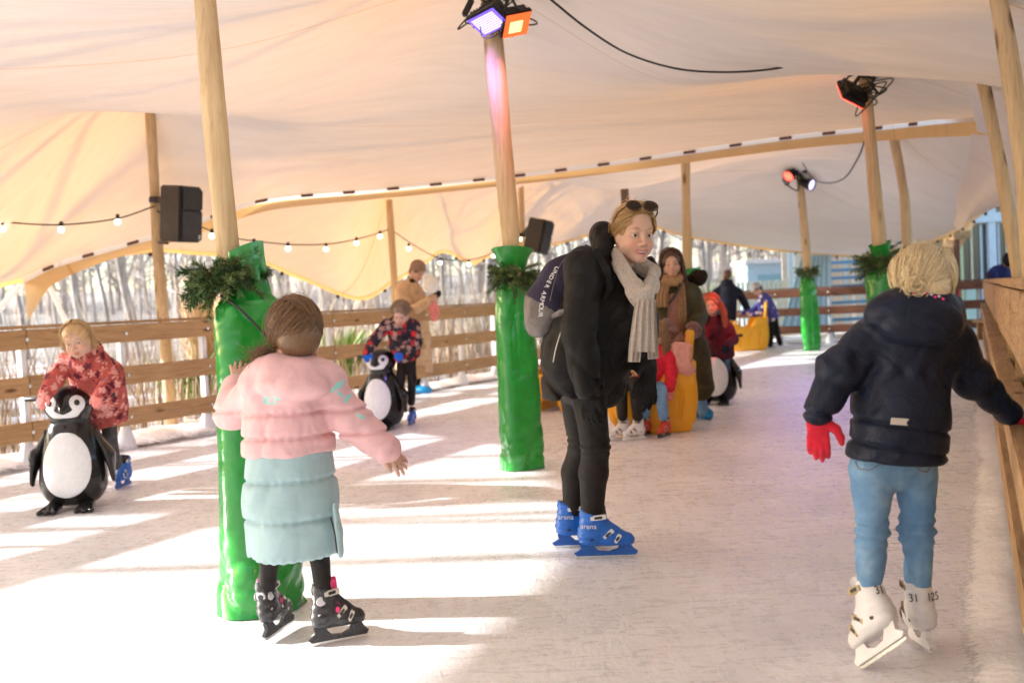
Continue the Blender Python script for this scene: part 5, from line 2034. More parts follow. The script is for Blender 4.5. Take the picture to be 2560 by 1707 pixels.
def skate_proto(style):
    L = 0.28
    parts = []
    S = Sculpt(0.005)
    shell = {'blue': M['sk_blue'], 'white': M['sk_white'], 'black': M['sk_black'], 'red': M['sk_red']}[style]
    S.chain([(-0.26 * L, 0, 0.37 * L), (0.1 * L, 0, 0.33 * L), (0.36 * L, 0, 0.29 * L)], [0.17 * L, 0.155 * L, 0.125 * L], 0.02, flat=((0, 1, 0), 0.86))
    S.cap((-0.24 * L, 0, 0.4 * L), (-0.2 * L, 0, 0.8 * L), 0.185 * L, 0.2 * L, 0.03, flat=((0, 1, 0), 0.8))
    S.cap((0.08 * L, 0, 0.42 * L), (-0.08 * L, 0, 0.58 * L), 0.12 * L, 0.12 * L, 0.05, flat=((0, 1, 0), 0.8))
    S.plane((0, 0, 0.215 * L), (0, 0, -1), 0.008)
    S.plane((-0.2 * L, 0, 0.77 * L), (0.35, 0, 1), 0.006)
    S.box((-0.06 * L, 0, 0.9 * L), (0.2 * L, 0.22 * L, 0.5 * L), roty(-0.35), 0.02, 0.01, True)
    S.disp(lambda P: 0.0022 * (np.sin(P[:, 2] * 190) * (P[:, 0] < -0.2 * L) + (np.abs(P[:, 2] - 0.3 * L - 0.02 * P[:, 0]) < 0.004) * 0.9))
    V, Q = S.run(2)
    parts.append(("boot", V, Q, shell, True))
    S = Sculpt(0.005)
    lin = M['sk_liner_pink'] if style == 'black' else (M['sk_liner_grey'] if style == 'white' else M['black'])
    S.cap((-0.2 * L, 0, 0.5 * L), (-0.185 * L, 0, 0.83 * L), 0.15 * L, 0.165 * L, 0.02, flat=((0, 1, 0), 0.85))
    S.cap((0.03 * L, 0, 0.5 * L), (-0.02 * L, 0, 0.92 * L), 0.07 * L, 0.075 * L, 0.02, flat=((1, 0, 0), 0.5))
    S.plane((-0.2 * L, 0, 0.84 * L), (-0.25, 0, 1), 0.006)
    V, Q = S.run(1)
    parts.append(("liner", V, Q, lin, True))
    hold = {'blue': M['sk_blue_dark'], 'white': M['sk_white'], 'black': M['sk_black'], 'red': M['sk_black']}[style]
    V, Fc = plate([(-0.47 * L, 0.045 * L), (0.49 * L, 0.045 * L), (0.53 * L, 0.1 * L), (0.46 * L, 0.15 * L), (0.4 * L, 0.235 * L), (0.24 * L, 0.235 * L), (0.2 * L, 0.15 * L), (0.06 * L, 0.105 * L), (-0.12 * L, 0.12 * L), (-0.2 * L, 0.2 * L), (-0.2 * L, 0.235 * L), (-0.42 * L, 0.235 * L), (-0.4 * L, 0.15 * L), (-0.52 * L, 0.085 * L)], 0.07 * L)
    parts.append(("blade_holder", V, Fc, hold, False))
    bl = [(-0.5 * L, 0.05 * L), (-0.49 * L, 0.012 * L), (-0.4 * L, 0.0), (0.4 * L, 0.0), (0.5 * L, 0.02 * L), (0.56 * L, 0.075 * L), (0.5 * L, 0.06 * L)]
    V, Fc = plate(bl, 0.0045)
    parts.append(("blade", V, Fc, M['steel'], False))
    bk = {'blue': M['sk_white'], 'white': M['sk_bronze'], 'black': M['sk_silver'], 'red': M['sk_silver']}[style]
    for (x, z, dx, dz, w) in ((-0.1, 0.7, 0.26, 0.03, 0.085), (0.05, 0.42, 0.17, 0.13, 0.075), (0.2, 0.345, 0.1, 0.13, 0.075)):
        for sgn in (-1, 1):
            mb = MB()
            yy = 0.155 * L * (1.0 if z > 0.6 else 0.93)
            R = frame((dx, -0.0, dz), (0, sgn, 0))
            mb.box((x * L, sgn * yy, z * L), (math.hypot(dx, dz) * L, w * L, 0.03 * L), R, 0.003)
            parts.append(("buckle", np.concatenate(mb.v), mb.f, bk, False))
            mb = MB()
            mb.box((x * L, sgn * (yy + 0.017 * L), z * L), (math.hypot(dx, dz) * L * 0.5, w * L * 0.5, 0.014 * L), R, 0.002)
            parts.append(("clip", np.concatenate(mb.v), mb.f, M['black'], False))
    for sgn in (-1, 1):
        mb = MB().lathe([(0.045 * L, -0.01 * L), (0.045 * L, 0.015 * L), (0.025 * L, 0.02 * L)], (-0.22 * L, sgn * 0.147 * L, 0.36 * L), (0, sgn, 0), 14)
        parts.append(("pivot", np.concatenate(mb.v), mb.f, M['black'], False))
    if style == 'black':
        for sgn in (-1, 1):
            for (x, z, rx, rz) in ((-0.26, 0.6, 0.12, 0.07), (-0.28, 0.4, 0.09, 0.06)):
                mb = MB()
                a = np.linspace(0, 2 * np.pi, 20, endpoint=False)
                S = Sculpt(0.003)
                S.ell((x * L, sgn * 0.135 * L, z * L), (rx * L, 0.024 * L, rz * L))
                V, Q = S.run(1)
                parts.append(("grey_patch", V, Q, M['sk_liner_grey'], True))
        S = Sculpt(0.003)
        S.ell((-0.385 * L, 0, 0.62 * L), (0.025 * L, 0.09 * L, 0.075 * L))
        V, Q = S.run(1)
        parts.append(("grey_patch", V, Q, M['sk_liner_grey'], True))
        S = Sculpt(0.003)
        S.ell((-0.425 * L, 0, 0.4 * L), (0.022 * L, 0.07 * L, 0.055 * L))
        V, Q = S.run(1)
        parts.append(("grey_patch", V, Q, M['sk_liner_grey'], True))
        mb = MB()
        mb.box((0.02 * L, 0, 0.53 * L), (0.2 * L, 0.26 * L, 0.06 * L), roty(0.75), 0.008)
        parts.append(("pink_strap", np.concatenate(mb.v), mb.f, M['sk_liner_pink'], False))
        mb = MB()
        mb.box((-0.185 * L, 0, 0.8 * L), (0.3 * L, 0.27 * L, 0.05 * L), roty(-0.2), 0.01)
        for sgn in (-1, 1):
            mb2 = MB().lathe([(0.04 * L, 0), (0.04 * L, 0.02 * L), (0.02 * L, 0.025 * L)], (-0.02 * L, sgn * 0.14 * L, 0.46 * L), (0, sgn, 0), 12)
            parts.append(("pink_knob", np.concatenate(mb2.v), mb2.f, M['sk_liner_pink'], False))
    return parts


M['sk_blue'] = plastic("blue_boot_plastic", (0.012, 0.13, 0.55), 0.32)
M['sk_blue_dark'] = plastic("blue_holder_plastic", (0.01, 0.1, 0.42), 0.35)
M['sk_white'] = plastic("white_boot_plastic", (0.74, 0.74, 0.77), 0.38)
M['sk_black'] = plastic("black_boot_plastic", (0.03, 0.03, 0.033), 0.25)
M['sk_red'] = plastic("red_boot_plastic", (0.6, 0.05, 0.02), 0.35)
M['sk_liner_pink'] = fabric("pink_lining", (0.75, 0.06, 0.2), 0.6)
M['sk_liner_grey'] = plastic("grey_lining", (0.55, 0.53, 0.55), 0.6)
M['sk_bronze'] = newmat("bronze_buckle", (0.42, 0.33, 0.22), 0.3, 0.8)[0]
M['sk_silver'] = newmat("silver_buckle", (0.6, 0.57, 0.5), 0.35, 0.5)[0]
SK_CACHE = {}


def skate(parent, style, pos, toe, up=(0, 0, 1), scale=1.0, wscale=1.0, zscale=1.0):
    """boot part with liner, holder, blade and buckles as sub-parts; pos = middle of the blade's edge"""
    if style not in SK_CACHE:
        SK_CACHE[style] = [(n, mesh_obj(n, V, Fc, m_, None, sm, local=True)) for n, V, Fc, m_, sm in skate_proto(style)]
        for n, o in SK_CACHE[style]:
            COL.objects.unlink(o)
    R = frame(toe, up)
    boot = None
    for n, o in SK_CACHE[style]:
        c = bpy.data.objects.new("skate" if n == "boot" else n, o.data)
        COL.objects.link(c)
        if n == "boot":
            boot = c
            c.parent = parent
            off = arr(pos) - root_loc(parent)
            m4 = np.eye(4)
            m4[:3, :3] = R * np.array((scale, scale * wscale, scale * zscale))
            m4[:3, 3] = off
            c.matrix_local = Matrix(m4.tolist())
        else:
            c.parent = boot
    return boot, R


def cuff_pt(pos, toe, up=(0, 0, 1), scale=1.0, zscale=1.0, h=0.66):
    """where the ankle sits inside the boot's cuff"""
    return arr(pos) + frame(toe, up) @ (np.array((-0.2 * 0.28, 0, h * 0.28 * zscale)) * scale)


def text_mesh(cu, name, mat):
    """letters as one mesh"""
    tmp = bpy.data.objects.new(name, cu)
    me = bpy.data.meshes.new_from_object(tmp)
    bpy.data.objects.remove(tmp)
    me.materials.clear()
    me.materials.append(mat)
    o = bpy.data.objects.new(name, me)
    COL.objects.link(o)
    return o


def skate_text(boot, txt, size, x, y, z, xdir, zdir, mat, name="lettering"):
    """lettering on the boot in the boot's own frame"""
    cu = bpy.data.curves.new(name, 'FONT')
    cu.body, cu.size, cu.extrude = txt, size, 0.0006
    cu.align_x = cu.align_y = 'CENTER'
    o = text_mesh(cu, name, mat)
    o.parent = boot
    X, Y = nrm_(xdir), nrm_(zdir)
    m4 = np.eye(4)
    m4[:3, 0], m4[:3, 1], m4[:3, 2] = X, Y, np.cross(X, Y)
    m4[:3, 3] = (x, y, z)
    o.matrix_local = Matrix(m4.tolist())
    return o


def world_text(parent, txt, size, pos, X, Y, mat, name="lettering", shear=0.0):
    cu = bpy.data.curves.new(name, 'FONT')
    cu.body, cu.size, cu.extrude = txt, size, 0.0012
    cu.shear = shear
    cu.align_x = cu.align_y = 'CENTER'
    o = text_mesh(cu, name, mat)
    o.parent = parent
    X = nrm_(X)
    Y = arr(Y)
    Y = nrm_(Y - X * Y.dot(X))
    m4 = np.eye(4)
    m4[:3, 0], m4[:3, 1], m4[:3, 2] = X, Y, np.cross(X, Y)
    m4[:3, 3] = arr(pos) - root_loc(parent)
    o.matrix_local = Matrix(m4.tolist())
    return o


# ------------------------------------------------------------------ figures
def seams(zs, depth=0.012, w=0.01, slope=(0, 0), bulge=0.006):
    zs = sorted(zs)
    def fn(P):
        z = P[:, 2] + P[:, 0] * slope[0] + P[:, 1] * slope[1]
        o = np.zeros(len(P))
        for s_ in zs:
            o -= depth * np.exp(-((z - s_) / w) ** 2)
        return o
    return fn


class Fig:
    """a posed person: skin body (one surface), then garments as parts"""
    def __init__(s, label, base, J, k=1.0, face=None, skin=SKIN, group=None, res=0.006, hands=(), head=None, child=0.0, smile=1.0, brow=(0.2, 0.11, 0.06), eyes=True, ears=True, iris=(0.1, 0.17, 0.22), tr=0.1, lr=1.0, look=(0, 0), blush=1.0):
        s.J = {a: (arr(b) if not isinstance(b, list) else [arr(x) for x in b]) for a, b in J.items()}
        J = s.J
        S = Sculpt(res)
        s.face = nrm_(face)
        S.chain([J['pelvis'], (J['pelvis'] + J['chest']) / 2, J['chest']], [tr * k, tr * 0.95 * k, tr * 1.05 * k], 0.03, flat=(s.face, 0.75))
        S.cap(J['chest'], J['neck'], tr * 0.8 * k, 0.05 * k, 0.05)
        for a in ('armL', 'armR'):
            if a in J:
                S.cap(J['neck'] * 0.6 + J['chest'] * 0.4, J[a][0], 0.06 * k, 0.045 * k, 0.04)
                S.chain(J[a], [0.045 * k, 0.036 * k, 0.026 * k], 0.02)
        for a in ('legL', 'legR'):
            if a in J:
                S.cap(J['pelvis'], J[a][0], 0.06 * k, 0.055 * k * lr, 0.04)
                S.chain(J[a], [0.055 * k * lr] + [0.045 * k * lr] * (len(J[a]) - 2) + [0.032 * k * lr], 0.02)
        if head is not None:
            S.cap(J['neck'], head.p(-0.02, 0, -0.05), 0.05 * k, 0.052 * head.k, 0.03)
            head.sculpt(S, child, smile, ears)
        for h in hands:
            hand(S, **h)
        V, Q = S.run(2)
        C = np.tile(np.array(skin, dtype=float), (len(V), 1))
        if head is not None and eyes:
            head.colour(V, C, brow, blush)
        s.o = mesh_obj("person", V, Q, M['skin'], None, True, col=np.clip(C, 0, 1), loc=arr(base))
        tag(s.o, label, "person", group)
        if head is not None and eyes:
            head.extras(s.o, smile, iris, look)
        s.head = head

    def jacket(s, mat, hem, rs, arms, name="jacket", puff=None, flat=0.75, res=0.007, disp=(), extra=None, hem_n=None, collar=0.06, sh=0.07, col=None, cuffdrop=1.0, k=0.05, mids=None, neck_r=None):
        """rs: radii hem, waist, chest; arms: radii shoulder, elbow, cuff"""
        J = s.J
        S = Sculpt(res)
        hem = arr(hem)
        top = J['chest']
        mids = [arr(x) for x in mids] if mids else [(hem * 0.5 + top * 0.5)]
        pts = [hem] + mids + [top]
        rs = list(np.interp(np.linspace(0, 1, len(pts)), np.linspace(0, 1, len(rs)), rs)) if len(rs) != len(pts) else rs
        S.chain(pts, rs, k, flat=(s.face, flat))
        S.cap(top, J['neck'], rs[-1] * 0.75, neck_r or collar * 1.1, k, flat=(s.face, min(1, flat * 1.1)))
        hn = nrm_(hem_n) if hem_n is not None else nrm_(hem - top)
        S.plane(hem + hn * 0.01, hn, 0.012)
        for a in ('armL', 'armR'):
            if a in J:
                A = J[a]
                arms_ = arms[a] if isinstance(arms, dict) else arms
                S.cap(J['neck'] * 0.35 + J['chest'] * 0.65, A[0], sh, arms_[0], 0.05)
                end = A[-2] + (A[-1] - A[-2]) * cuffdrop
                S.chain(list(A[:-1]) + [end], ([arms_[0]] + [arms_[1]] * (len(A) - 2) + [arms_[2]]), 0.02, puff=puff)
        if extra:
            extra(S)
        for d in disp:
            S.disp(d)
        return S.build(name, mat, s.o, col)

    def trousers(s, mat, rt, rk, ra, name="trousers", res=0.006, disp=(), top=None, col=None, rc=None):
        J = s.J
        S = Sculpt(res)
        S.cap(J['pelvis'], J['legL'][0] * 0.5 + J['legR'][0] * 0.5 if 'legR' in J else J['legL'][0], rt * 1.15, rt * 1.1, 0.04)
        for a in ('legL', 'legR'):
            if a in J:
                A = J[a]
                n = len(A)
                rr = [rt, rk, rc or rk, ra] if n == 4 else [rt, rk, ra]
                S.cap(J['pelvis'], A[0], rt * 1.1, rt, 0.04)
                S.chain(A, rr, 0.02)
        for d in disp:
            S.disp(d)
        return S.build(name, mat, s.o, col)

    def gloves(s, mat, specs, name="glove", res=0.004):
        out = []
        for h in specs:
            S = Sculpt(res)
            h.setdefault('fat', 1.22)
            hand(S, **h)
            out.append(S.build(name, mat, s.o))
        return out


def ptf(D):
    return lambda px, py, dd=0.0: arr(W(px, py, D + dd))


crease_f = lambda seed, amp=0.006, fr=(9, 22): waves(seed, fr, amp, (1, 1, 1.6))
# ================================================================== the woman in front
P = ptf(4.58)
hd = Head(P(1588, 586, -0.12), (0.27, -0.95, -0.12), (0.07, -0.1, 1), 1.04, 1.09)
face = nrm_((0.75, -0.66, 0))
J = dict(pelvis=P(1440, 945, 0.02), chest=P(1500, 740, -0.03), neck=P(1545, 662, -0.06),
         armR=[P(1462, 668, -0.17), P(1447, 822, -0.24), P(1470, 985, -0.25)], armL=[P(1584, 690, 0.12), P(1604, 800, 0.06), P(1618, 932, -0.08)],
         legR=[P(1470, 970, -0.06), P(1489, 1118, -0.06), P(1484, 1180, -0.03), P(1480, 1290, 0.0)], legL=[P(1440, 970, 0.12), P(1456, 1118, 0.16), P(1438, 1180, 0.19), P(1434, 1275, 0.21)])
w1 = Fig("woman in a black winter coat with a backpack bending forward on blue skates", G(1470, 1392), J, 1.0, face, head=hd, smile=1.0, brow=(0.3, 0.17, 0.09), res=0.005, iris=(0.025, 0.042, 0.055), look=(-0.35, 0), tr=0.11)
M['coat'] = fabric("black_coat_cloth", (0.0105, 0.0092, 0.0092), 0.55, 0.25, 7, 0.45, 260, 0.1, 0.02)
M['glove_black'] = fabric("black_glove", (0.012, 0.011, 0.011), 0.8)
M['legging'] = fabric("black_leggings", (0.018, 0.015, 0.014), 0.6, 0.2, 18, 0.5, 260, 0.1, 0.012)
fold = folds(61, 8, 0.02, (0.5, -0.3, 1), 0.3, 2.5)
fold2 = folds(64, 16, 0.012, (1, -0.6, 0.4), 0.35, 2.5)
dfold = lambda Q_: -0.018 * np.maximum(0, np.sin((Q_[:, 0] * 0.75 + Q_[:, 2] * 0.62) * 42)) ** 5 * np.exp(-(((Q_[:, 2] - 0.78) / 0.16) ** 2)) * (Q_[:, 0] < 0.38)


def coat_extra(S):
    S.ell(P(1512, 622, 0.0), (0.08, 0.13, 0.13), None, 0.04)
    S.ell(P(1490, 580, 0.02), (0.045, 0.11, 0.06), roty(0.5), 0.03)
    S.ell(P(1626, 690, 0.1), (0.045, 0.06, 0.1), None, 0.03)
    S.ell(P(1560, 770, -0.06), (0.1, 0.12, 0.13), None, 0.05)
    S.cap(P(1548, 780, -0.02), P(1512, 965, 0.04), 0.11, 0.1, 0.06)
    S.box(P(1478, 962, -0.25), (0.122, 0.13, 0.05), roty(-0.05), 0.03, 0.008)


w1.jacket(M['coat'], P(1449, 985, 0.03), [0.205, 0.2, 0.19, 0.185], [0.088, 0.078, 0.066], "coat", None, 0.85, 0.006, (fold, fold2, dfold), coat_extra, hem_n=(0.1, 0, -1), mids=[P(1452, 905, 0.02), P(1470, 830, 0.0)], cuffdrop=0.93)
w1.trousers(M['legging'], 0.082, 0.066, 0.048, "leggings", 0.005, (waves(62, (12, 40), 0.004, (0.5, 0.5, 2)), lambda Q_: 0.005 * np.sin(Q_[:, 2] * 190 + 8 * Q_[:, 0]) * np.exp(-((Q_[:, 2] - 0.525) / 0.035) ** 2)), rc=0.066)
w1.gloves(M['glove_black'], [dict(w=P(1470, 985, -0.25), d=(0.03, 0, -1), n=(-0.5, -0.85, 0), t=(0.85, -0.5, 0), L=0.175, curl=0.55),
                             dict(w=P(1622, 935, -0.1), d=(-0.02, -0.1, -1), n=(0.5, -0.8, 0), t=(-0.8, -0.5, 0), L=0.18, curl=0.3, spread=0.14, thumb=0.6)], res=0.0035)
# scarf
m, nt, b = newmat("oat_knit", (0.52, 0.44, 0.37), 0.85, 0, 0.2)
v = coords(nt)
wv_ = node(nt, "ShaderNodeTexWave", wave_type='BANDS', bands_direction='X')
wv_.inputs["Scale"].default_value = 55
wv_.inputs["Distortion"].default_value = 3
nt.links.new(v, wv_.inputs["Vector"])
n1 = noise_out(nt, v, 90, 4, 0.7)
hh_ = addm_(nt, wv_.outputs["Fac"], n1, 0.9)
nt.links.new(ramp(nt, n1, [(0.3, (0.42, 0.35, 0.29)), (0.7, (0.6, 0.52, 0.45))]), b.inputs["Base Color"])
bump(nt, b, hh_, 0.5, 0.006)
b.inputs["Sheen Weight"].default_value = 0.3
M['oat'] = m
S = Sculpt(0.005)
fl = (nrm_((0.55, -0.83, 0)), 0.45)
S.chain([P(1534, 612, -0.02), P(1552, 668, -0.16), P(1586, 722, -0.25), P(1604, 748, -0.27)], [0.034, 0.046, 0.052, 0.046], 0.008, flat=fl)
S.chain([P(1540, 625, -0.12), P(1566, 676, -0.21), P(1598, 722, -0.28), P(1612, 748, -0.28)], [0.016, 0.02, 0.022, 0.026], 0.005)
S.chain([P(1632, 682, -0.04), P(1629, 712, -0.16), P(1616, 748, -0.24)], [0.032, 0.045, 0.04], 0.006, flat=fl)
S.chain([P(1538, 625, 0.0), P(1580, 655, 0.04), P(1630, 680, -0.02)], [0.045, 0.045, 0.04], 0.02)
S.ell(P(1604, 742, -0.28), (0.055, 0.045, 0.05), roty(0.3), 0.012)
S.cap(P(1580, 742, -0.3), P(1622, 722, -0.3), 0.02, 0.024, 0.006)
S.disp(folds(63, 22, 0.008, (0.5, -0.3, -0.8), 0.2, 2.0))
sc1 = S.build("scarf", M['oat'], w1.o)


def tail(parent, pts, w, nrm2, seed, mat, name="scarf_tail", th=0.012, fr=(14, 30), amp=0.01, nfold=3.0):
    sp = spline(pts, 40)
    nn = nrm_(nrm2)
    wv = waves(seed, fr, amp, (1, 1, 0.25))
    V = []
    m_ = 24
    for j, p in enumerate(sp):
        t = sp[min(j + 1, 39)] - sp[max(j - 1, 0)]
        t = t / np.linalg.norm(t)
        s_ = np.cross(t, nn)
        s_ /= np.linalg.norm(s_)
        q = np.linspace(-1, 1, m_)
        ww = np.interp(j / 39, np.linspace(0, 1, len(w)), w)
        row = p + s_ * (q * ww)[:, None]
        d = wv(row) + 0.008 * np.sin(q * nfold * 3 + seed)
        row = row + nn * d[:, None]
        V.append(np.concatenate([row + nn * th / 2 * np.sqrt(1 - 0.9 * q[:, None] ** 2), (row - nn * th / 2 * np.sqrt(1 - 0.9 * q[:, None] ** 2))[::-1]]))
    V = np.array(V)
    n = 2 * m_
    Fc = []
    for j in range(39):
        for i in range(n):
            Fc.append((j * n + i, j * n + (i + 1) % n, (j + 1) * n + (i + 1) % n, (j + 1) * n + i))
    Fc += [tuple(range(n - 1, -1, -1)), tuple(39 * n + i for i in range(n))]
    return mesh_obj(name, V.reshape(-1, 3), Fc, mat, parent, True)


tail(sc1, [P(1602, 748, -0.3), P(1596, 800, -0.31), P(1590, 860, -0.31), P(1586, 905, -0.3)], [0.022, 0.026, 0.028, 0.026], (0.3, -0.95, 0), 3, M['oat'])
tail(sc1, [P(1614, 748, -0.31), P(1612, 800, -0.33), P(1611, 880, -0.33)], [0.03, 0.038, 0.046], (0.1, -0.99, 0), 4, M['oat'])
tail(sc1, [P(1628, 748, -0.28), P(1628, 800, -0.29), P(1632, 897, -0.28)], [0.02, 0.024, 0.026], (0.5, -0.86, 0), 5, M['oat'])
# hair, sunglasses, earring
hair_cap(hd, (0.4, 0.235, 0.09), w1.o, thick=0.001, seed=4, cutz=0.142, cutw=0.098)
q = np.random.default_rng(3)
cv = []
for i in range(650):
    a = nrm_((0.75 + q.normal() * 0.06, q.uniform(-0.75, 0.75), 0.56))
    b_ = nrm_((-0.75, q.uniform(-0.75, 0.75), -0.7 + q.normal() * 0.15))
    cv.append(scalp_curve(hd, a, b_, 9, 0.002 + q.uniform(0, 0.006), q))
for i in range(130):
    a = nrm_((0.62, (1 if i % 2 else -1) * q.uniform(0.35, 0.95), 0.5))
    b_ = nrm_((-0.75 + q.normal() * 0.12, (1 if i % 2 else -1) * 0.6, -0.5 + q.normal() * 0.12))
    cv.append(scalp_curve(hd, a, b_, 8, 0.002 + q.uniform(0, 0.004), q))
for i in range(110):
    sg_ = 1 if i % 2 else -1
    cv.append(scalp_curve(hd, (0.7 + q.normal() * 0.04, sg_ * q.uniform(0.5, 0.75), q.uniform(0.1, 0.5)), (-0.75, sg_ * 0.55, -0.5 + q.normal() * 0.12), 8, 0.003 + q.uniform(0, 0.005), q))
strands(w1.o, cv, (0.5, 0.31, 0.125), 0.4, 5, 0.0014)
M['lens'] = newmat("dark_lens", (0.022, 0.012, 0.007), 0.5, 0, 0.25)[0]
M['tortoise'] = newmat("tortoise_frame", (0.06, 0.025, 0.01), 0.2, 0, 0.6)[0]
sg = None
fr = MB()
for y in (-1, 1):
    pts = [hd.p(0.062 - 0.0155 * math.sin(a), y * 0.037 + 0.034 * math.cos(a), 0.112 + 0.018 * math.sin(a)) for a in np.linspace(0, 2 * np.pi, 22)]
    fr.tube(pts, 0.0035, 6, False)
    fr.tube([hd.p(0.058, y * 0.07, 0.11), hd.p(0.02, y * 0.09, 0.085), hd.p(-0.04, y * 0.092, 0.035)], 0.0035, 6)
fr.tube([hd.p(0.064, 0.008, 0.113), hd.p(0.064, -0.008, 0.113)], 0.003, 6)
sg = fr.build("sunglasses", M['tortoise'], None, True)
sg_loc = hd.p(0.07, 0, 0.1)
sg.data.transform(Matrix.Translation(Vector(-sg_loc)))
sg.location = sg_loc
tag(sg, "dark tortoiseshell sunglasses pushed up on the woman's hair", "sunglasses")
for y in (-1, 1):
    S = Sculpt(0.003)
    S.ell(hd.p(0.062, y * 0.037, 0.112), (0.005, 0.033, 0.023), hd.R @ roty(-0.7))
    S.build("lens", M['lens'], sg)
mb = MB().lathe([(0.001, -0.008), (0.006, -0.004), (0.006, 0.004), (0.001, 0.008)], hd.p(-0.008, -0.086, -0.045), (0, 0, 1), 10)
mb.build("earring", M['steel'], w1.o, True)
# skates
b1, R1 = skate(w1.o, 'blue', G(1515, 1393), (1, -0.06, 0), (0, 0, 1), 1.0)
b2, R2 = skate(w1.o, 'blue', arr(G(1456, 1366)) , (1, -0.02, 0), (0, 0, 1), 1.0)
M['white_ink'] = newmat("white_print", (0.85, 0.85, 0.85), 0.5)[0]
M['black_ink'] = newmat("black_print", (0.02, 0.02, 0.02), 0.5)[0]
for bt in (b1, b2):
    skate_text(bt, "arena", 0.034, -0.075, -0.0485, 0.158, (1, 0, -0.12), (0, 0, 1), M['white_ink'])
# zip and pocket seams on the coat
mb = MB().tube(spline([P(1383, 905, -0.215), P(1390, 870, -0.235), P(1402, 830, -0.24)], 12), 0.003, 5)
mb.build("zip", M['sk_silver'], w1.o, True)

# backpack (lies on her back: a thing of its own)
bpc = P(1405, 740, 0.12)
S = Sculpt(0.007)
AX = nrm_(P(1478, 625, 0.1) - P(1365, 820, 0.1))
bn = nrm_((-0.9, 0.25, 0.35))
R_ = frame(AX, bn)
S.chain([P(1462, 655, 0.1), P(1416, 700, 0.06), P(1378, 770, 0.05), P(1362, 808, 0.06)], [0.075, 0.11, 0.115, 0.085], 0.04, flat=(R_[:, 1], 1.0))
S.box(P(1375, 785, 0.04), (0.18, 0.25, 0.13), R_, 0.05, 0.04)
S.plane(P(1380, 838, 0.05), (0.12, 0, -1), 0.03)
S.disp(waves(66, (9, 21), 0.012))
M['pack'] = fabric("navy_pack_cloth", (0.035, 0.03, 0.06), 0.7, 0.25, 14, 0.5)
M['pack_grey'] = fabric("grey_pack_cloth", (0.17, 0.15, 0.145), 0.75, 0.3, 14, 0.7)
V, Qd = S.run(2)
zc = P(1400, 770, 0.05)
low_mask = V[Qd].mean(1) @ AX < zc @ AX - 0.028
pk_ = mesh_obj("backpack", V, Qd, [M['pack'], M['pack_grey']], None, True, loc=bpc, matidx=low_mask.astype(int))
tag(pk_, "navy and grey backpack with white lettering worn by the bending woman", "backpack")
mb = MB()
S = Sculpt(0.006)
S.chain([P(1466, 618, -0.12), P(1492, 632, -0.235), P(1515, 672, -0.25), P(1526, 712, -0.22), P(1512, 752, -0.2)], [0.016, 0.019, 0.019, 0.018, 0.014], 0.01, flat=(nrm_((0.5, -0.86, 0)), 0.3))
S.build("shoulder_strap", M['coat'], pk_)
S = Sculpt(0.006)
S.chain([P(1384, 790, -0.17), P(1400, 782, -0.2), P(1412, 776, -0.22)], [0.014, 0.014, 0.012], 0.01, flat=(nrm_((0.3, -0.9, 0)), 0.4))
S.build("side_strap", M['pack_grey'], pk_)
mb = MB().tube(spline([P(1447, 622, -0.06), P(1405, 655, -0.1), P(1386, 705, -0.13), P(1375, 752, -0.135)], 16), 0.0022, 6)
mb.build("zip", M['pack_grey'], pk_, True)
# lettering follows the curved side of the pack
deps_pts = [(1383.0, 668), (1376.5, 679), (1370, 690), (1364.5, 701), (1359.5, 712), (1352.5, 729), (1349.5, 740), (1347, 751), (1345.2, 762), (1344, 773), (1343, 784)]
from mathutils.bvhtree import BVHTree
bvh = BVHTree.FromPolygons([Vector(v_) for v_ in V], [list(map(int, f_)) for f_ in Qd])
for ch, (px, py) in zip("UNDERARMOUR", deps_pts):
    dr = (W(px + 8, py + 4, 5.0) - CAM).normalized()
    hit = bvh.ray_cast(CAM, dr)
    if hit[0] is None:
        continue
    n_ = hit[1] if hit[1].dot(dr) < 0 else -hit[1]
    i = deps_pts.index((px, py))
    a_ = deps_pts[max(i - 1, 0)]
    b_ = deps_pts[min(i + 1, 10)]
    tdir = arr(W(b_[0], b_[1], 4.6) - W(a_[0], a_[1], 4.6))
    tdir = tdir - arr(n_) * tdir.dot(arr(n_))
    world_text(pk_, ch, 0.03, hit[0] + n_ * 0.002, tdir, np.cross(arr(n_), tdir), M['white_ink'])

# ================================================================== girl in the pink coat
P = ptf(3.56)
SKA = (G(684, 1598) + Vector((0.011, 0.05, 0.012)), (0.28, 0.95, 0.02), (-0.12, 0.03, 1), 0.74, 1.25)
SKB = (G(846, 1606) + Vector((0, 0.015, 0.0)), (0.9, 0.42, 0.0), (-0.08, 0.05, 1), 0.76, 1.25)
hd = Head(P(738, 838, -0.02), (-0.42, 0.88, -0.2), (0.0, 0.0, 1), 0.99)
face = nrm_((-0.1, 1, 0))
J = dict(pelvis=P(730, 1160, 0), chest=P(722, 1000, 0), neck=P(730, 915, 0),
         armL=[P(640, 985, 0.06), P(578, 1030, 0.16), P(592, 968, 0.27)], armR=[P(815, 985, 0.02), P(880, 1050, -0.02), P(968, 1122, -0.03)],
         legL=[P(685, 1200, 0.02), P(684, 1340, 0.02), cuff_pt(*SKA)], legR=[P(768, 1200, 0.0), P(792, 1340, 0.0), cuff_pt(*SKB)])
pinkh = [dict(w=P(592, 962, 0.27), d=(0.02, 0.35, 1), n=(0.3, -0.9, 0.3), t=(0.9, 0.3, 0), L=0.115, curl=0.35, spread=0.2, thumb=0.8),
         dict(w=P(964, 1118, -0.03), d=(0.62, 0.1, -0.75), n=(0.5, -0.75, 0.45), t=(-0.5, -0.6, -0.5), L=0.13, curl=0.28, spread=0.16, thumb=0.3)]
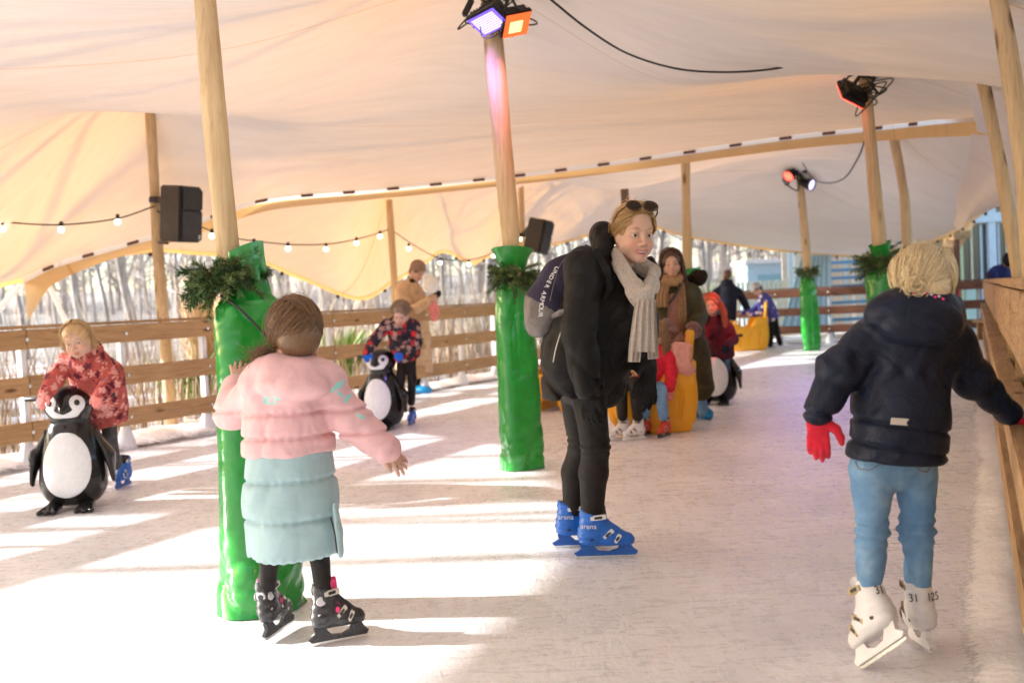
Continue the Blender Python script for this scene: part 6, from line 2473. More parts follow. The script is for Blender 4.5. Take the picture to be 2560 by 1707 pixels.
g1 = Fig("girl in a pink and light blue long puffer coat on black and pink skates", G(742, 1585), J, 0.8, face, head=hd, hands=pinkh, eyes=False, res=0.004, tr=0.1)
M['pinkp'] = fabric("pink_puffer", (0.75, 0.46, 0.47), 0.6, 0.1, 11, 0.4, 240, 0.1, 0.016)
M['bluep'] = fabric("pale_blue_puffer", (0.35, 0.51, 0.54), 0.6, 0.08, 10, 0.4, 240, 0.1, 0.016)
M['mint_print'] = newmat("mint_print", (0.3, 0.66, 0.62), 0.6)[0]
zs = lambda ys, x=722, dd=0: [P(x, y, dd)[2] for y in ys]
pf = folds(71, 15, 0.008, (0.2, 0, 1), 0.4, 2.5)
gath = lambda ys, a=0.0025: (lambda Q_: sum(a * np.sin(np.arctan2(Q_[:, 1] - P(722, 1100)[1], Q_[:, 0] - P(722, 1100)[0]) * 26 + z0 * 40) * np.exp(-((Q_[:, 2] - z0) / 0.018) ** 2) for z0 in zs(ys)))


def pink_extra(S):
    # folded-down hood
    S.ell(P(730, 930, -0.05), (0.15, 0.13, 0.075), roty(0.12), 0.03)
    S.ell(P(735, 965, -0.13), (0.13, 0.08, 0.06), roty(0.08), 0.03)
    S.ell(P(640, 960, -0.06), (0.06, 0.08, 0.06), None, 0.03)
    S.ell(P(820, 945, -0.03), (0.07, 0.09, 0.06), roty(0.4), 0.03)


coat_top = g1.jacket(M['pinkp'], P(722, 1126, 0), [0.165, 0.152, 0.15], [0.07, 0.068, 0.056], "coat", (0.095, 0.007), 0.82, 0.0055,
                     (pf, seams(zs([1028, 1086]), 0.016, 0.007), gath([1028, 1086])), pink_extra, hem_n=(0, 0, -1), sh=0.07, cuffdrop=0.97)
# the light blue lower half of the coat
S = Sculpt(0.0055)
S.chain([P(735, 1385, 0), P(728, 1250, 0), P(722, 1118, 0)], [0.168, 0.165, 0.152], 0.03, flat=(face, 0.85))
S.plane(P(735, 1385, 0), (0, 0, -1), 0.012)
S.plane(P(735, 1122, 0), (0, 0, 1), 0.004)
S.disp(folds(72, 9, 0.01, (0.3, 0, 1), 0.4, 2.0))
S.disp(seams(zs([1193, 1288], 730), 0.013, 0.0075))
S.disp(gath([1193, 1288, 1385], 0.0022))
S.build("coat_skirt", M['bluep'], g1.o)
mb = MB().tube(spline([P(826, 1292, -0.13), P(836, 1330, -0.128), P(843, 1382, -0.125)], 10), 0.003, 5)
mb.build("zip", M['cable'], g1.o, True)
S = Sculpt(0.005)
S.chain([P(838, 1268, -0.085), P(848, 1330, -0.09), P(851, 1378, -0.09)], [0.02, 0.026, 0.024], 0.01, flat=((1, 0, 0), 0.5))
S.build("side_panel", M['bluep'], g1.o)
g1.trousers(M['legging'], 0.055, 0.041, 0.032, "leggings", 0.005, (waves(73, (30, 70), 0.003, (0.5, 0.5, 2)),))
# mint print on hood edge and sleeve
bvh = None


def on_surface(obj, px, py):
    me = obj.data
    off = root_loc(obj)
    bv = BVHTree.FromPolygons([v_.co + Vector(off) for v_ in me.vertices], [list(p_.vertices) for p_ in me.polygons])
    dr = (W(px, py, 5.0) - CAM).normalized()
    h = bv.ray_cast(CAM, dr)
    n_ = h[1] if h[1].dot(dr) < 0 else -h[1]
    return h[0], n_


def project(V):
    D = np.asarray(V) - arr(CAM)
    z = D @ arr(_f)
    return CX + F_PX * (D @ arr(_r)) / z, CY - F_PX * (D @ arr(_u)) / z


def print_patch(obj, rects, mat, near):
    """printed areas of the cloth: faces of the coat itself"""
    me = obj.data
    me.materials.append(mat)
    off = root_loc(obj)
    cen = np.zeros(len(me.polygons) * 3)
    me.polygons.foreach_get("center", cen)
    cen = cen.reshape(-1, 3) + off
    px, py = project(cen)
    mi = np.zeros(len(cen), dtype=np.int32)
    for cx_, cy_, w_, h_, an in rects:
        dx, dy = px - cx_, py - cy_
        a_, b_ = dx * math.cos(an) + dy * math.sin(an), -dx * math.sin(an) + dy * math.cos(an)
        mi[(np.abs(a_) < w_ / 2) & (np.abs(b_) < h_ / 2) & (cen[:, 1] < near)] = 1
    me.polygons.foreach_set("material_index", mi)


rects = [(662, 1000, 7, 20, 0.1), (672, 1007, 14, 6, 0.05), (672, 996, 12, 5, 0.05), (686, 1001, 5, 20, 0.1), (696, 998, 14, 5, 0.1),
         (838, 968, 9, 34, 0.65), (852, 962, 9, 26, 0.65), (852, 986, 24, 7, 0.65), (868, 996, 9, 26, 0.65), (900, 1040, 22, 8, 0.6)]
print_patch(coat_top, rects, M['mint_print'], P(720, 1000, 0.0)[1])
# hair: smooth brown, gathered low on the left
hair_cap(hd, (0.17, 0.09, 0.042), g1.o, thick=0.008, seed=6, back_low=-0.09)
q = np.random.default_rng(6)
gp = hd.loc(P(668, 880, -0.06))
gd = nrm_((gp - np.array((-0.016, 0, 0.032))) / np.array((0.1, 0.086, 0.097)))
cv = []
for i in range(1300):
    a = nrm_((q.normal(), q.normal(), q.uniform(-0.85, 1.1)))
    if a[0] > 0.75 and a[2] < 0.4:
        continue
    c = scalp_curve(hd, a, nrm_(gd + q.normal(size=3) * 0.1), 10, 0.010 + q.uniform(0, 0.006), q)
    cv.append(c)
for i in range(110):
    p0 = P(668, 878, -0.07) + q.normal(size=3) * 0.014
    e = P(642 + q.normal() * 8, 884 + q.uniform(-2, 22), -0.08) + q.normal(size=3) * 0.012
    cv.append(spline([p0, (p0 + e) / 2 + np.array((0, 0, 0.012)), e, e + q.normal(size=3) * 0.02], 8))
strands(g1.o, cv, (0.19, 0.1, 0.045), 0.4, 7, 0.0013)
# skates
for s_ in (SKA, SKB):
    skate(g1.o, 'black', s_[0], s_[1], s_[2], s_[3], 1.05, s_[4])

# ================================================================== blond child in navy
P = ptf(3.1)
toeL = np.array(G(2158, 1672))
heelL = toeL + np.array((0.085, -0.13, 0.13))
SKA = (toeL + (heelL - toeL) * 0.5, toeL - heelL, (0.05, 0.45, 1), 0.8, 1.3)
SKB = (G(2316, 1640) + Vector((0.0, 0.03, 0.02)), (0.1, 0.98, -0.15), (-0.06, 0.05, 1), 0.8, 1.3)
hd = Head(P(2304, 712, -0.02), (0.05, 0.96, -0.22), (0.02, 0.05, 1), 0.9)
face = nrm_((0.05, 1, 0))
J = dict(pelvis=P(2238, 1120, 0), chest=P(2262, 900, 0), neck=P(2292, 790, 0),
         armL=[P(2190, 850, 0.0), P(2100, 930, -0.02), P(2046, 1030, -0.04)], armR=[P(2376, 856, 0.02), P(2432, 950, 0.05), P(2524, 1036, 0.1)],
         legL=[P(2180, 1170, 0), P(2180, 1318, 0.0), cuff_pt(*SKA)], legR=[P(2290, 1170, 0.02), P(2292, 1325, 0.03), cuff_pt(*SKB)])
k1 = Fig("blond child in a navy puffer jacket and jeans holding the timber barrier", G(2240, 1655), J, 0.85, face, head=hd, eyes=False, res=0.005)
M['navyp'] = fabric("navy_puffer", (0.012, 0.017, 0.036), 0.45, 0.25, 15, 0.7, 240, 0.2, 0.016)
m, nt, b = newmat("blue_denim", (0.16, 0.3, 0.5), 0.8, 0, 0.2)
v = coords(nt)
n1 = noise_out(nt, v, 9, 5, 0.6)
nt.links.new(ramp(nt, n1, [(0.3, (0.1, 0.22, 0.42)), (0.55, (0.17, 0.33, 0.55)), (0.75, (0.3, 0.46, 0.64))]), b.inputs["Base Color"])
bump(nt, b, addm_(nt, n1, noise_out(nt, v, 400, 2), 0.2), 0.6, 0.015)
M['denim'] = m
zs = lambda ys, x=2262: [P(x, y, 0)[2] for y in ys]


def navy_extra(S):
    S.ell(P(2290, 792, -0.075), (0.155, 0.1, 0.085), roty(0.13), 0.03)
    S.ell(P(2300, 760, -0.02), (0.13, 0.11, 0.06), roty(0.1), 0.03)
    S.ell(P(2310, 818, -0.11), (0.12, 0.07, 0.065), roty(0.1), 0.03)


jk = k1.jacket(M['navyp'], P(2240, 1140, 0), [0.158, 0.142, 0.148], dict(armL=[0.074, 0.068, 0.055], armR=[0.07, 0.058, 0.042]), "jacket", (0.1, 0.009), 0.85, 0.0055,
               (folds(81, 11, 0.011, (0.6, 0, 0.8), 0.45, 2.2), seams([P(2262, 868)[2], P(2262, 925)[2], P(2262, 1040)[2]], 0.013, 0.006, (0.2, 0)),
                lambda Q_: 0.006 * np.sin(Q_[:, 0] * 95) * np.exp(-((Q_[:, 2] + 0.2 * Q_[:, 0] - P(2262, 925)[2] - 0.2 * P(2262, 925)[0]) / 0.02) ** 2)),
               navy_extra, hem_n=(-0.08, 0, -1), sh=0.075, cuffdrop=0.97)
k1.trousers(M['denim'], 0.068, 0.053, 0.037, "jeans", 0.005, (folds(82, 15, 0.01, (0.8, 0.2, 0.45), 0.35, 2.5), lambda Q_: 0.006 * np.sin(Q_[:, 2] * 170 + 10 * Q_[:, 0]) * np.exp(-((Q_[:, 2] - 0.42) / 0.05) ** 2)))
M['red_glove'] = fabric("red_knit_glove", (0.62, 0.012, 0.04), 0.85, 0.15, 30, 0.5, 300, 0.3)
k1.gloves(M['red_glove'], [dict(w=P(2043, 1040, -0.04), d=(0.0, -0.02, -1), n=(-0.3, -0.95, 0), t=(0.95, -0.3, 0), L=0.155, curl=0.3, spread=0.03, thumb=0.75),
                           dict(w=P(2522, 1040, 0.1), d=(0.8, 0.15, -0.5), n=(0.35, 0.1, 0.93), t=(0.1, -1, 0), L=0.14, curl=0.75, spread=0.08, thumb=0.4)])
h, n_ = on_surface(jk, 2258, 1054)
mb = MB().box(arr(h + n_ * 0.001), (0.075, 0.021, 0.003), frame((1, 0, -0.12), n_), 0.001)
mb.build("reflector_patch", newmat("grey_reflector", (0.62, 0.6, 0.57), 0.4)[0], jk)
q = np.random.default_rng(2)
for i, (px, py) in enumerate(((2285, 728), (2302, 727), (2315, 728), (2328, 731), (2337, 737), (2347, 735), (2357, 742))):
    try:
        h, n_ = on_surface(jk, px, py + 6)
        mb = MB().lathe([(0.005, 0), (0.005, 0.003), (0.002, 0.004)], arr(h), arr(n_), 10)
        mb.build("star_dot", M['sk_liner_grey'] if i % 2 else M['sk_liner_pink'], jk)
    except Exception:
        pass
# back pockets of the jeans
jn = [c for c in k1.o.children if c.name.startswith("jeans")][0]
st_m = newmat("tan_stitching", (0.22, 0.2, 0.2), 0.8)[0]
for poly in (((2139, 1154), (2146, 1171), (2175, 1176), (2204, 1156)), ((2280, 1158), (2300, 1177), (2316, 1181), (2329, 1162))):
    pts = []
    for (xa, ya), (xb, yb) in zip(poly[:-1], poly[1:]):
        for t_ in np.linspace(0, 1, 5)[:-1]:
            try:
                h, n_ = on_surface(jn, xa + (xb - xa) * t_, ya + (yb - ya) * t_)
                pts.append(arr(h + n_ * 0.001))
            except Exception:
                pass
    if len(pts) > 3:
        MB().tube(pts, 0.0018, 5).build("pocket_seam", st_m, jn, True)
hair_cap(hd, (0.7, 0.54, 0.31), k1.o, thick=0.005, seed=9, back_low=-0.1)
q = np.random.default_rng(9)
gp = hd.loc(P(2286, 716, -0.1))
gd = nrm_((gp - np.array((-0.016, 0, 0.032))) / np.array((0.1, 0.086, 0.097)))
cv = []
for i in range(1500):
    a = nrm_((q.normal() * 0.7, q.normal(), q.normal() * 0.8 + 0.35))
    if a[0] > 0.6:
        continue
    cv.append(scalp_curve(hd, a, nrm_(gd + q.normal(size=3) * 0.06), 10, 0.005 + q.uniform(0, 0.009), q))
for i in range(90):
    p0 = P(2286, 718, -0.12) + q.normal(size=3) * 0.008
    an = q.uniform(0, 6.28)
    r_ = q.uniform(0.012, 0.034)
    cv.append(spline([p0 + np.array((math.cos(an + t_) * r_, -0.012 * math.sin(t_ * 1.3), math.sin(an + t_) * r_ * 0.8)) for t_ in np.linspace(0, 2.6, 6)], 12))
for i in range(120):
    a = nrm_((q.normal() * 0.5 - 0.3, (1 if i % 2 else -1) * q.uniform(0.6, 1), q.uniform(-0.2, 0.8)))
    c = scalp_curve(hd, a, nrm_((-0.2, a[1] * 1.2, -0.8)), 8, 0.014 + q.uniform(0, 0.014), q)
    cv.append(c)
strands(k1.o, cv, (0.78, 0.62, 0.38), 0.25, 10, 0.0013)
# skates: left one pushing off with the heel up
bl_, R_l = skate(k1.o, 'white', SKA[0], SKA[1], SKA[2], 0.8, 1.15, 1.3)
br_, R_r = skate(k1.o, 'white', SKB[0], SKB[1], SKB[2], 0.8, 1.15, 1.3)
for bt, items in ((bl_, [("31", 0.012)]), (br_, [("31", 0.03), ("125", -0.035)])):
    for txt, y in items:
        skate_text(bt, txt, 0.036, -0.1165 + 0.011 * (abs(y) > 0.02), y, 0.163, (-0.25 * np.sign(y) * (1 + 1.6 * (abs(y) > 0.02)), -1, 0), (-0.1, 0, 1), M['black_ink'])
# ================================================================== penguin skating aids
M['gloss_black'] = plastic("glossy_black_plastic", (0.012, 0.012, 0.013), 0.16, 0.1, 0.15)
M['gloss_white'] = plastic("glossy_white_plastic", (0.76, 0.76, 0.78), 0.25, 0.04, 0.2)


def penguin_parts():
    def body(S, o=0.0):
        S.ell((0, 0, 0.26), (0.165 + o, 0.18 + o, 0.27 + o), None, 0.05)
        S.ell((0, 0, 0.16), (0.165 + o, 0.178 + o, 0.155 + o), None, 0.05)
        S.ell((-0.005, 0, 0.46), (0.12 + o, 0.135 + o, 0.16 + o), None, 0.06)
        return S
    out = []
    S = body(Sculpt(0.007))
    S.ell((0.0, 0, 0.66), (0.135, 0.135, 0.13), None, 0.03)
    S.cap((0.115, 0, 0.66), (0.165, 0, 0.632), 0.032, 0.012, 0.02)
    S.plane((0, 0, 0.03), (0, 0, -1), 0.02)
    S.cap((-0.1, 0, 0.05), (-0.2, 0, 0.03), 0.06, 0.03, 0.04, flat=((0, 0, 1), 0.6))
    out.append(("body", *S.run(2), M['gloss_black'], None))
    S = body(Sculpt(0.006), 0.0035)
    S.isect((0.17, 0, 0.3), (0.125, 0.152, 0.215), roty(-0.06), 0.003)
    out.append(("belly", *S.run(1), M['gloss_white'], None))
    S = Sculpt(0.004)
    for y in (-1, 1):
        S.ell((0.1, y * 0.072, 0.678), (0.09, 0.038, 0.05), rotx(y * 0.25), 0.01)
        S.chain([(0.11, y * 0.088, 0.65), (0.12, y * 0.06, 0.608), (0.14, 0, 0.588)], [0.026, 0.025, 0.022], 0.012)
    S.isect((0.0, 0, 0.66), (0.1395, 0.1395, 0.1345), None, 0.002)
    S.plane((0.03, 0, 0), (-1, 0, 0), 0.002)
    out.append(("face_patch", *S.run(1), M['gloss_white'], None))
    for y in (-1, 1):
        S = Sculpt(0.0035)
        S.ell((0.115, y * 0.074, 0.682), (0.02, 0.016, 0.019), rotz(y * 0.5))
        out.append(("eye", *S.run(1), M['gloss_black'], None))
        S = Sculpt(0.006)
        S.chain([(-0.01, y * 0.135, 0.47), (0.0, y * 0.205, 0.33), (0.02, y * 0.225, 0.18)], [0.045, 0.06, 0.028], 0.03, flat=((0, 1, 0.2), 0.45))
        out.append(("flipper", *S.run(2), M['gloss_black'], None))
        S = Sculpt(0.005)
        for k in (-1, 0, 1):
            S.cap((0.08, y * 0.09, 0.035), (0.215, y * 0.1 + k * 0.04, 0.018), 0.035, 0.016, 0.012)
        S.plane((0, 0, 0.003), (0, 0, -1), 0.004)
        out.append(("foot", *S.run(1), M['gloss_black'], None))
        mb = MB().tube([(-0.03, y * 0.09, 0.7), (-0.035, y * 0.14, 0.705), (-0.035, y * 0.25, 0.71)], 0.016, 10)
        out.append(("handle", np.concatenate(mb.v), mb.f, M['black'], True))
    return out


PENG = None


def penguin(label, base, yaw):
    """yaw: heading of the belly in the ground plane"""
    global PENG
    root = thing("penguin_aid", label, "skating aid", arr(base), "penguin skating aids")
    root.rotation_euler = (0, 0, yaw)
    root.scale = (1.08, 1.12, 1.02)
    if PENG is None:
        PENG = [(n, mesh_obj(n, V, Fc, m_, root, True, local=True)) for n, V, Fc, m_, _ in penguin_parts()]
    else:
        for n, o in PENG:
            c = o.copy()
            COL.objects.link(c)
            c.parent = root
    return root


penguin("penguin skating aid on the ice in front of the girl in the floral coat", G(190, 1268), rad(-82))
penguin("penguin skating aid steered by the child with bright blue gloves", G(962, 1070), rad(-110))
penguin("penguin skating aid half hidden behind the olive coat", G(1796, 1008), rad(-116))

# ================================================================== pattern cloths
def floral(name, base, dark, pale, scale):
    m, nt, b = newmat(name, base, 0.75, 0, 0.2)
    v = coords(nt)
    dn = noise_out(nt, v, 14, 3, 0.6)
    vo = node(nt, "ShaderNodeTexVoronoi")
    vo.inputs["Scale"].default_value = scale
    nt.links.new(v, vo.inputs["Vector"])
    # petals: distance to the flower's heart modulated by the angle round it
    sub = node(nt, "ShaderNodeVectorMath", operation='SUBTRACT')
    sc_ = node(nt, "ShaderNodeVectorMath", operation='SCALE')
    nt.links.new(v, sc_.inputs[0])
    sc_.inputs["Scale"].default_value = 1.0
    nt.links.new(sc_.outputs[0], sub.inputs[0])
    nt.links.new(vo.outputs["Position"], sub.inputs[1])
    sp_ = node(nt, "ShaderNodeSeparateXYZ")
    nt.links.new(sub.outputs[0], sp_.inputs[0])
    at = node(nt, "ShaderNodeMath", operation='ARCTAN2')
    nt.links.new(sp_.outputs[2], at.inputs[0])
    nt.links.new(sp_.outputs[0], at.inputs[1])
    m6 = node(nt, "ShaderNodeMath", operation='MULTIPLY')
    nt.links.new(at.outputs[0], m6.inputs[0])
    m6.inputs[1].default_value = 6
    sn = node(nt, "ShaderNodeMath", operation='SINE')
    nt.links.new(m6.outputs[0], sn.inputs[0])
    pet = addm_(nt, vo.outputs["Distance"], sn.outputs[0], 0.13)
    sepc = node(nt, "ShaderNodeSeparateColor")
    nt.links.new(vo.outputs["Color"], sepc.inputs[0])
    which = ramp(nt, sepc.outputs[0], [(0.48, dark), (0.52, pale)])
    mx = node(nt, "ShaderNodeMix", data_type='RGBA')
    nt.links.new(ramp(nt, pet, [(0.4, (1, 1, 1)), (0.47, (0, 0, 0))]), mx.inputs["Factor"])
    nt.links.new(ramp(nt, dn, [(0.4, base), (0.65, tuple(c * 0.6 for c in base))]), mx.inputs["A"])
    nt.links.new(which, mx.inputs["B"])
    nt.links.new(mx.outputs["Result"], b.inputs["Base Color"])
    bump(nt, b, dn, 0.6, 0.02)
    return m


M['floral'] = floral("red_floral_cloth", (0.5, 0.1, 0.085), (0.1, 0.012, 0.03), (0.68, 0.3, 0.27), 17)
M['redblack'] = floral("red_black_patterned_cloth", (0.035, 0.028, 0.04), (0.6, 0.035, 0.035), (0.4, 0.25, 0.2), 15)
M['pinkglove'] = fabric("salmon_glove", (0.72, 0.24, 0.22), 0.85, 0.15, 30, 0.5)
M['blueglove'] = fabric("bright_blue_glove", (0.01, 0.11, 0.55), 0.8, 0.15, 30, 0.4)
M['greytrouser'] = fabric("grey_trousers", (0.085, 0.085, 0.095), 0.75, 0.3, 20, 0.6)
M['beige'] = fabric("beige_coat_cloth", (0.55, 0.37, 0.22), 0.7, 0.12, 14, 0.5)
M['beanie'] = fabric("taupe_knit", (0.3, 0.19, 0.14), 0.9, 0.2, 60, 0.6)
M['fur'] = fabric("dark_fur", (0.03, 0.02, 0.015), 0.95, 0.5, 60, 1.0, 300, 0.5, 0.03)
M['olive'] = fabric("olive_coat_cloth", (0.062, 0.05, 0.024), 0.65, 0.25, 13, 0.7, 240, 0.1, 0.02)
M['tanscarf'] = fabric("tan_scarf", (0.33, 0.19, 0.1), 0.9, 0.2, 40, 0.6)
M['rose'] = fabric("rose_sweater", (0.5, 0.25, 0.2), 0.85, 0.12, 30, 0.5)
M['rustfur'] = fabric("rust_fur_mitten", (0.17, 0.035, 0.015), 0.95, 0.4, 70, 1.0, 300, 0.6, 0.03)
M['orange'] = plastic("orange_plastic", (0.8, 0.37, 0.012), 0.36, 0.06)
M['cover_blue'] = fabric("blue_shoe_cover", (0.01, 0.24, 0.55), 0.4, 0.15, 40, 0.9)
M['redjacket'] = fabric("red_jacket_cloth", (0.62, 0.012, 0.035), 0.65, 0.15, 22, 0.6)
M['plum'] = fabric("plum_coat_cloth", (0.09, 0.016, 0.03), 0.8, 0.3, 20, 0.6)
M['navyc'] = fabric("dark_navy_cloth", (0.013, 0.015, 0.028), 0.7, 0.25, 14, 0.6)
M['pinkrib'] = fabric("pink_ribbed_cloth", (0.72, 0.36, 0.3), 0.8, 0.1, 30, 0.5)
M['whitefluff'] = fabric("white_fluffy_knit", (0.85, 0.83, 0.8), 0.9, 0.08, 60, 1.0)
m, nt, b = newmat("purple_dotted_cloth", (0.07, 0.07, 0.3), 0.75)
v = coords(nt)
vo = node(nt, "ShaderNodeTexVoronoi")
vo.inputs["Scale"].default_value = 8.5
vo.inputs["Randomness"].default_value = 0.5
nt.links.new(v, vo.inputs["Vector"])
nt.links.new(ramp(nt, vo.outputs["Distance"], [(0.27, (0.75, 0.62, 0.6)), (0.32, (0.05, 0.05, 0.26))]), b.inputs["Base Color"])
M['dots'] = m


def longhair(parent, H, base, seed, n, L, r=0.003, side_drop=0.06, wav=0.012, front=0.5, thick=0.008, fwd=0.0):
    """hair parted in the middle, falling over both shoulders"""
    hair_cap(H, base, parent, thick=thick, seed=seed, cutz=0.136)
    q = np.random.default_rng(seed)
    cv = []
    dn = np.array((0, 0, -1.0))
    for i in range(n):
        sgn = 1 if i % 2 else -1
        a = nrm_((q.uniform(-0.5, 0.55), sgn * 0.06, 1))
        b_ = nrm_((q.uniform(-0.9, front), sgn * 1.0, q.uniform(-0.35, 0.0)))
        c = scalp_curve(H, a, b_, 8, 0.008 + q.uniform(0, 0.008), q)
        e = c[-1]
        ln = L * q.uniform(0.7, 1.05)
        out = (H.S * sgn * 0.25 + H.F * q.uniform(-0.15, 0.3)) * side_drop + arr((0, 0, 0)) + H.F * fwd
        ph = q.uniform(0, 6.28)
        pts = list(c)
        for t in np.linspace(0.15, 1, 8):
            w = wav * math.sin(t * 9 + ph)
            pts.append(e + dn * ln * t + out * math.sin(t * 2.0) * 2 + H.S * w + H.F * wav * 0.6 * math.cos(t * 8 + ph))
        cv.append(np.array(pts))
    return strands(parent, cv, base, 0.35, seed + 1, r)


# ================================================================== girl in the floral coat behind the near penguin
P = ptf(6.75)
hd = Head(P(192, 852, -0.48), (0.14, -0.97, -0.2), (-0.1, -0.2, 1), 0.95)
J = dict(pelvis=P(264, 1005, 0.1), chest=P(218, 918, -0.28), neck=P(202, 888, -0.4),
         armR=[P(166, 902, -0.3), P(136, 948, -0.42), P(112, 985, -0.52)], armL=[P(246, 900, -0.25), P(280, 955, -0.38), P(252, 985, -0.52)],
         legL=[P(272, 1020, 0.12), P(274, 1085, 0.05), P(288, 1160, 0.22)], legR=[P(240, 1020, 0.08), P(228, 1090, 0.0), P(226, 1160, 0.1)])
g2 = Fig("girl in a red floral coat bending over the handles of a penguin", G(265, 1240), J, 0.8, (-0.25, -0.95, 0), head=hd, res=0.006, child=1, smile=0.2, brow=(0.35, 0.22, 0.12), tr=0.1, iris=(0.12, 0.14, 0.14), blush=1.2)


def fl_extra(S):
    S.ell(P(222, 872, -0.3), (0.1, 0.08, 0.075), roty(0.5), 0.03)
    S.cap(P(255, 940, -0.12), P(262, 1010, 0.05), 0.14, 0.15, 0.05)


g2.jacket(M['floral'], P(266, 1056, 0.08), [0.155, 0.15, 0.13], [0.062, 0.055, 0.045], "coat", (0.07, 0.008), 0.85, 0.007, (folds(91, 13, 0.01, (0.3, 0, 1), 0.4),), fl_extra, hem_n=(0.1, 0.15, -1), sh=0.065)
g2.trousers(M['greytrouser'], 0.06, 0.047, 0.045, "trousers", 0.007, (waves(92, (20, 45), 0.005),))
g2.gloves(M['pinkglove'], [dict(w=P(112, 983, -0.52), d=(-0.1, -0.55, -0.5), n=(-0.2, -0.6, 0.75), t=(0.95, -0.1, 0), L=0.135, curl=0.9, spread=0.05, thumb=0.3),
                           dict(w=P(254, 981, -0.52), d=(-0.1, -0.6, -0.5), n=(0.1, -0.6, 0.75), t=(-0.95, -0.1, 0), L=0.135, curl=0.9, spread=0.05, thumb=0.3)], res=0.0045)
hair_cap(hd, (0.5, 0.31, 0.15), g2.o, thick=0.006, seed=11)
q = np.random.default_rng(11)
cv = []
for i in range(260):
    sgn = 1 if i % 2 else -1
    a = nrm_((q.uniform(-0.5, 0.45), sgn * 0.1, 1))
    b_ = nrm_((q.uniform(-0.8, -0.02), sgn, q.uniform(-0.5, -0.1)))
    c = scalp_curve(hd, a, b_, 8, 0.006 + q.uniform(0, 0.01), q)
    e = c[-1]
    cv.append(np.concatenate([c, [e + np.array((0.01 * sgn, -0.01, -0.03)) + q.normal(size=3) * 0.01, e + np.array((0.0, 0.03, -0.06)) + q.normal(size=3) * 0.02]]))
for i in range(4):
    cv.append(spline([hd.p(0.08, 0.0, 0.1), hd.p(0.115, -0.01 + 0.01 * q.normal(), 0.02), hd.p(0.12, 0.0 + 0.01 * q.normal(), -0.06), hd.p(0.1, 0.04, -0.13)], 10))
strands(g2.o, cv, (0.58, 0.38, 0.19), 0.3, 12, 0.002)
skate(g2.o, 'blue', G(302, 1222) + Vector((0, 0.05, 0)), (-0.1, -1, 0.0), (0.03, 0.05, 1), 0.78, 1.0, 1.25)
skate(g2.o, 'blue', G(228, 1215) + Vector((0, 0.1, 0)), (-0.2, -1, 0.0), (0.0, 0, 1), 0.78, 1.0, 1.25)

# ================================================================== child with blue gloves behind the middle penguin
P = ptf(9.9)
hd = Head(P(1002, 783, -0.25), (-0.2, -0.8, -0.62), (-0.05, -0.6, 0.8), 0.95)
J = dict(pelvis=P(1020, 882, 0.05), chest=P(1002, 825, -0.12), neck=P(1002, 802, -0.18),
         armR=[P(966, 812, -0.15), P(934, 852, -0.25), P(920, 882, -0.36)], armL=[P(1034, 815, -0.1), P(1042, 858, -0.2), P(1003, 880, -0.36)],
         legL=[P(1026, 892, 0.05), P(1030, 945, 0.05), P(1028, 1005, 0.15)], legR=[P(1006, 892, 0.05), P(1002, 945, 0.02), P(998, 1005, 0.1)])
k2 = Fig("child in a red and black patterned jacket looking down over a penguin", G(1015, 1066), J, 0.8, (-0.2, -0.95, 0), head=hd, res=0.007, child=1, smile=0.2, brow=(0.3, 0.2, 0.12))
k2.jacket(M['redblack'], P(1018, 888, 0.04), [0.145, 0.145, 0.14], [0.06, 0.054, 0.045], "jacket", (0.07, 0.008), 0.85, 0.008, (waves(93, (12, 26), 0.007),), lambda S: S.ell(P(1002, 802, -0.1), (0.1, 0.08, 0.07), None, 0.03), sh=0.065)
k2.trousers(M['legging'], 0.058, 0.045, 0.04, "trousers", 0.008)
k2.gloves(M['blueglove'], [dict(w=P(920, 880, -0.36), d=(-0.1, -0.6, -0.5), n=(-0.1, -0.6, 0.75), t=(0.95, 0, 0), L=0.135, curl=0.9, thumb=0.3), dict(w=P(1002, 878, -0.36), d=(-0.1, -0.6, -0.5), n=(0, -0.6, 0.75), t=(-0.95, 0, 0), L=0.135, curl=0.9, thumb=0.3)], res=0.005)
hair_cap(hd, (0.24, 0.15, 0.09), k2.o, thick=0.006, seed=12)
q = np.random.default_rng(12)
cv = []
for i in range(240):
    a = nrm_((q.uniform(-0.6, 0.5), q.normal() * 0.15, 1))
    b_ = nrm_((q.uniform(-0.8, 0.6), (1 if i % 2 else -1), q.uniform(-0.4, 0.1)))
    cv.append(scalp_curve(hd, a, b_, 8, 0.006 + q.uniform(0, 0.006), q))
strands(k2.o, cv, (0.27, 0.17, 0.1), 0.3, 13, 0.0024)
skate(k2.o, 'blue', G(1030, 1062), (-0.2, -1, 0), (0.0, 0, 1), 0.76)
skate(k2.o, 'blue', G(994, 1058), (-0.2, -1, 0), (0.0, 0, 1), 0.76)

# ================================================================== woman in the beige coat
P = ptf(13.9)
hd = Head(P(1042, 680, -0.05), (0.75, -0.45, -0.5), (0.25, -0.1, 1), 1.05)
J = dict(pelvis=P(1034, 830, 0), chest=P(1022, 735, 0), neck=P(1030, 705, -0.02),
         armR=[P(1004, 735, -0.15), P(1028, 778, -0.25), P(1072, 752, -0.3)], armL=[P(1045, 735, 0.12), P(1066, 772, 0.0), P(1084, 746, -0.1)],
         legL=[P(1040, 850, 0.08), P(1044, 905, 0.08), P(1046, 965, 0.1)], legR=[P(1030, 850, -0.05), P(1034, 905, -0.05), P(1038, 968, 0)])
w2 = Fig("woman in a long beige padded coat and taupe beanie standing by the rail fence", G(1042, 982), J, 1.0, (0.6, -0.75, 0), head=hd, res=0.009, smile=0.3,
         hands=[dict(w=P(1072, 752, -0.3), d=(0.75, -0.3, 0.4), n=(0.2, -0.9, 0.2), t=(0, 0, 1), L=0.17, curl=0.8)])
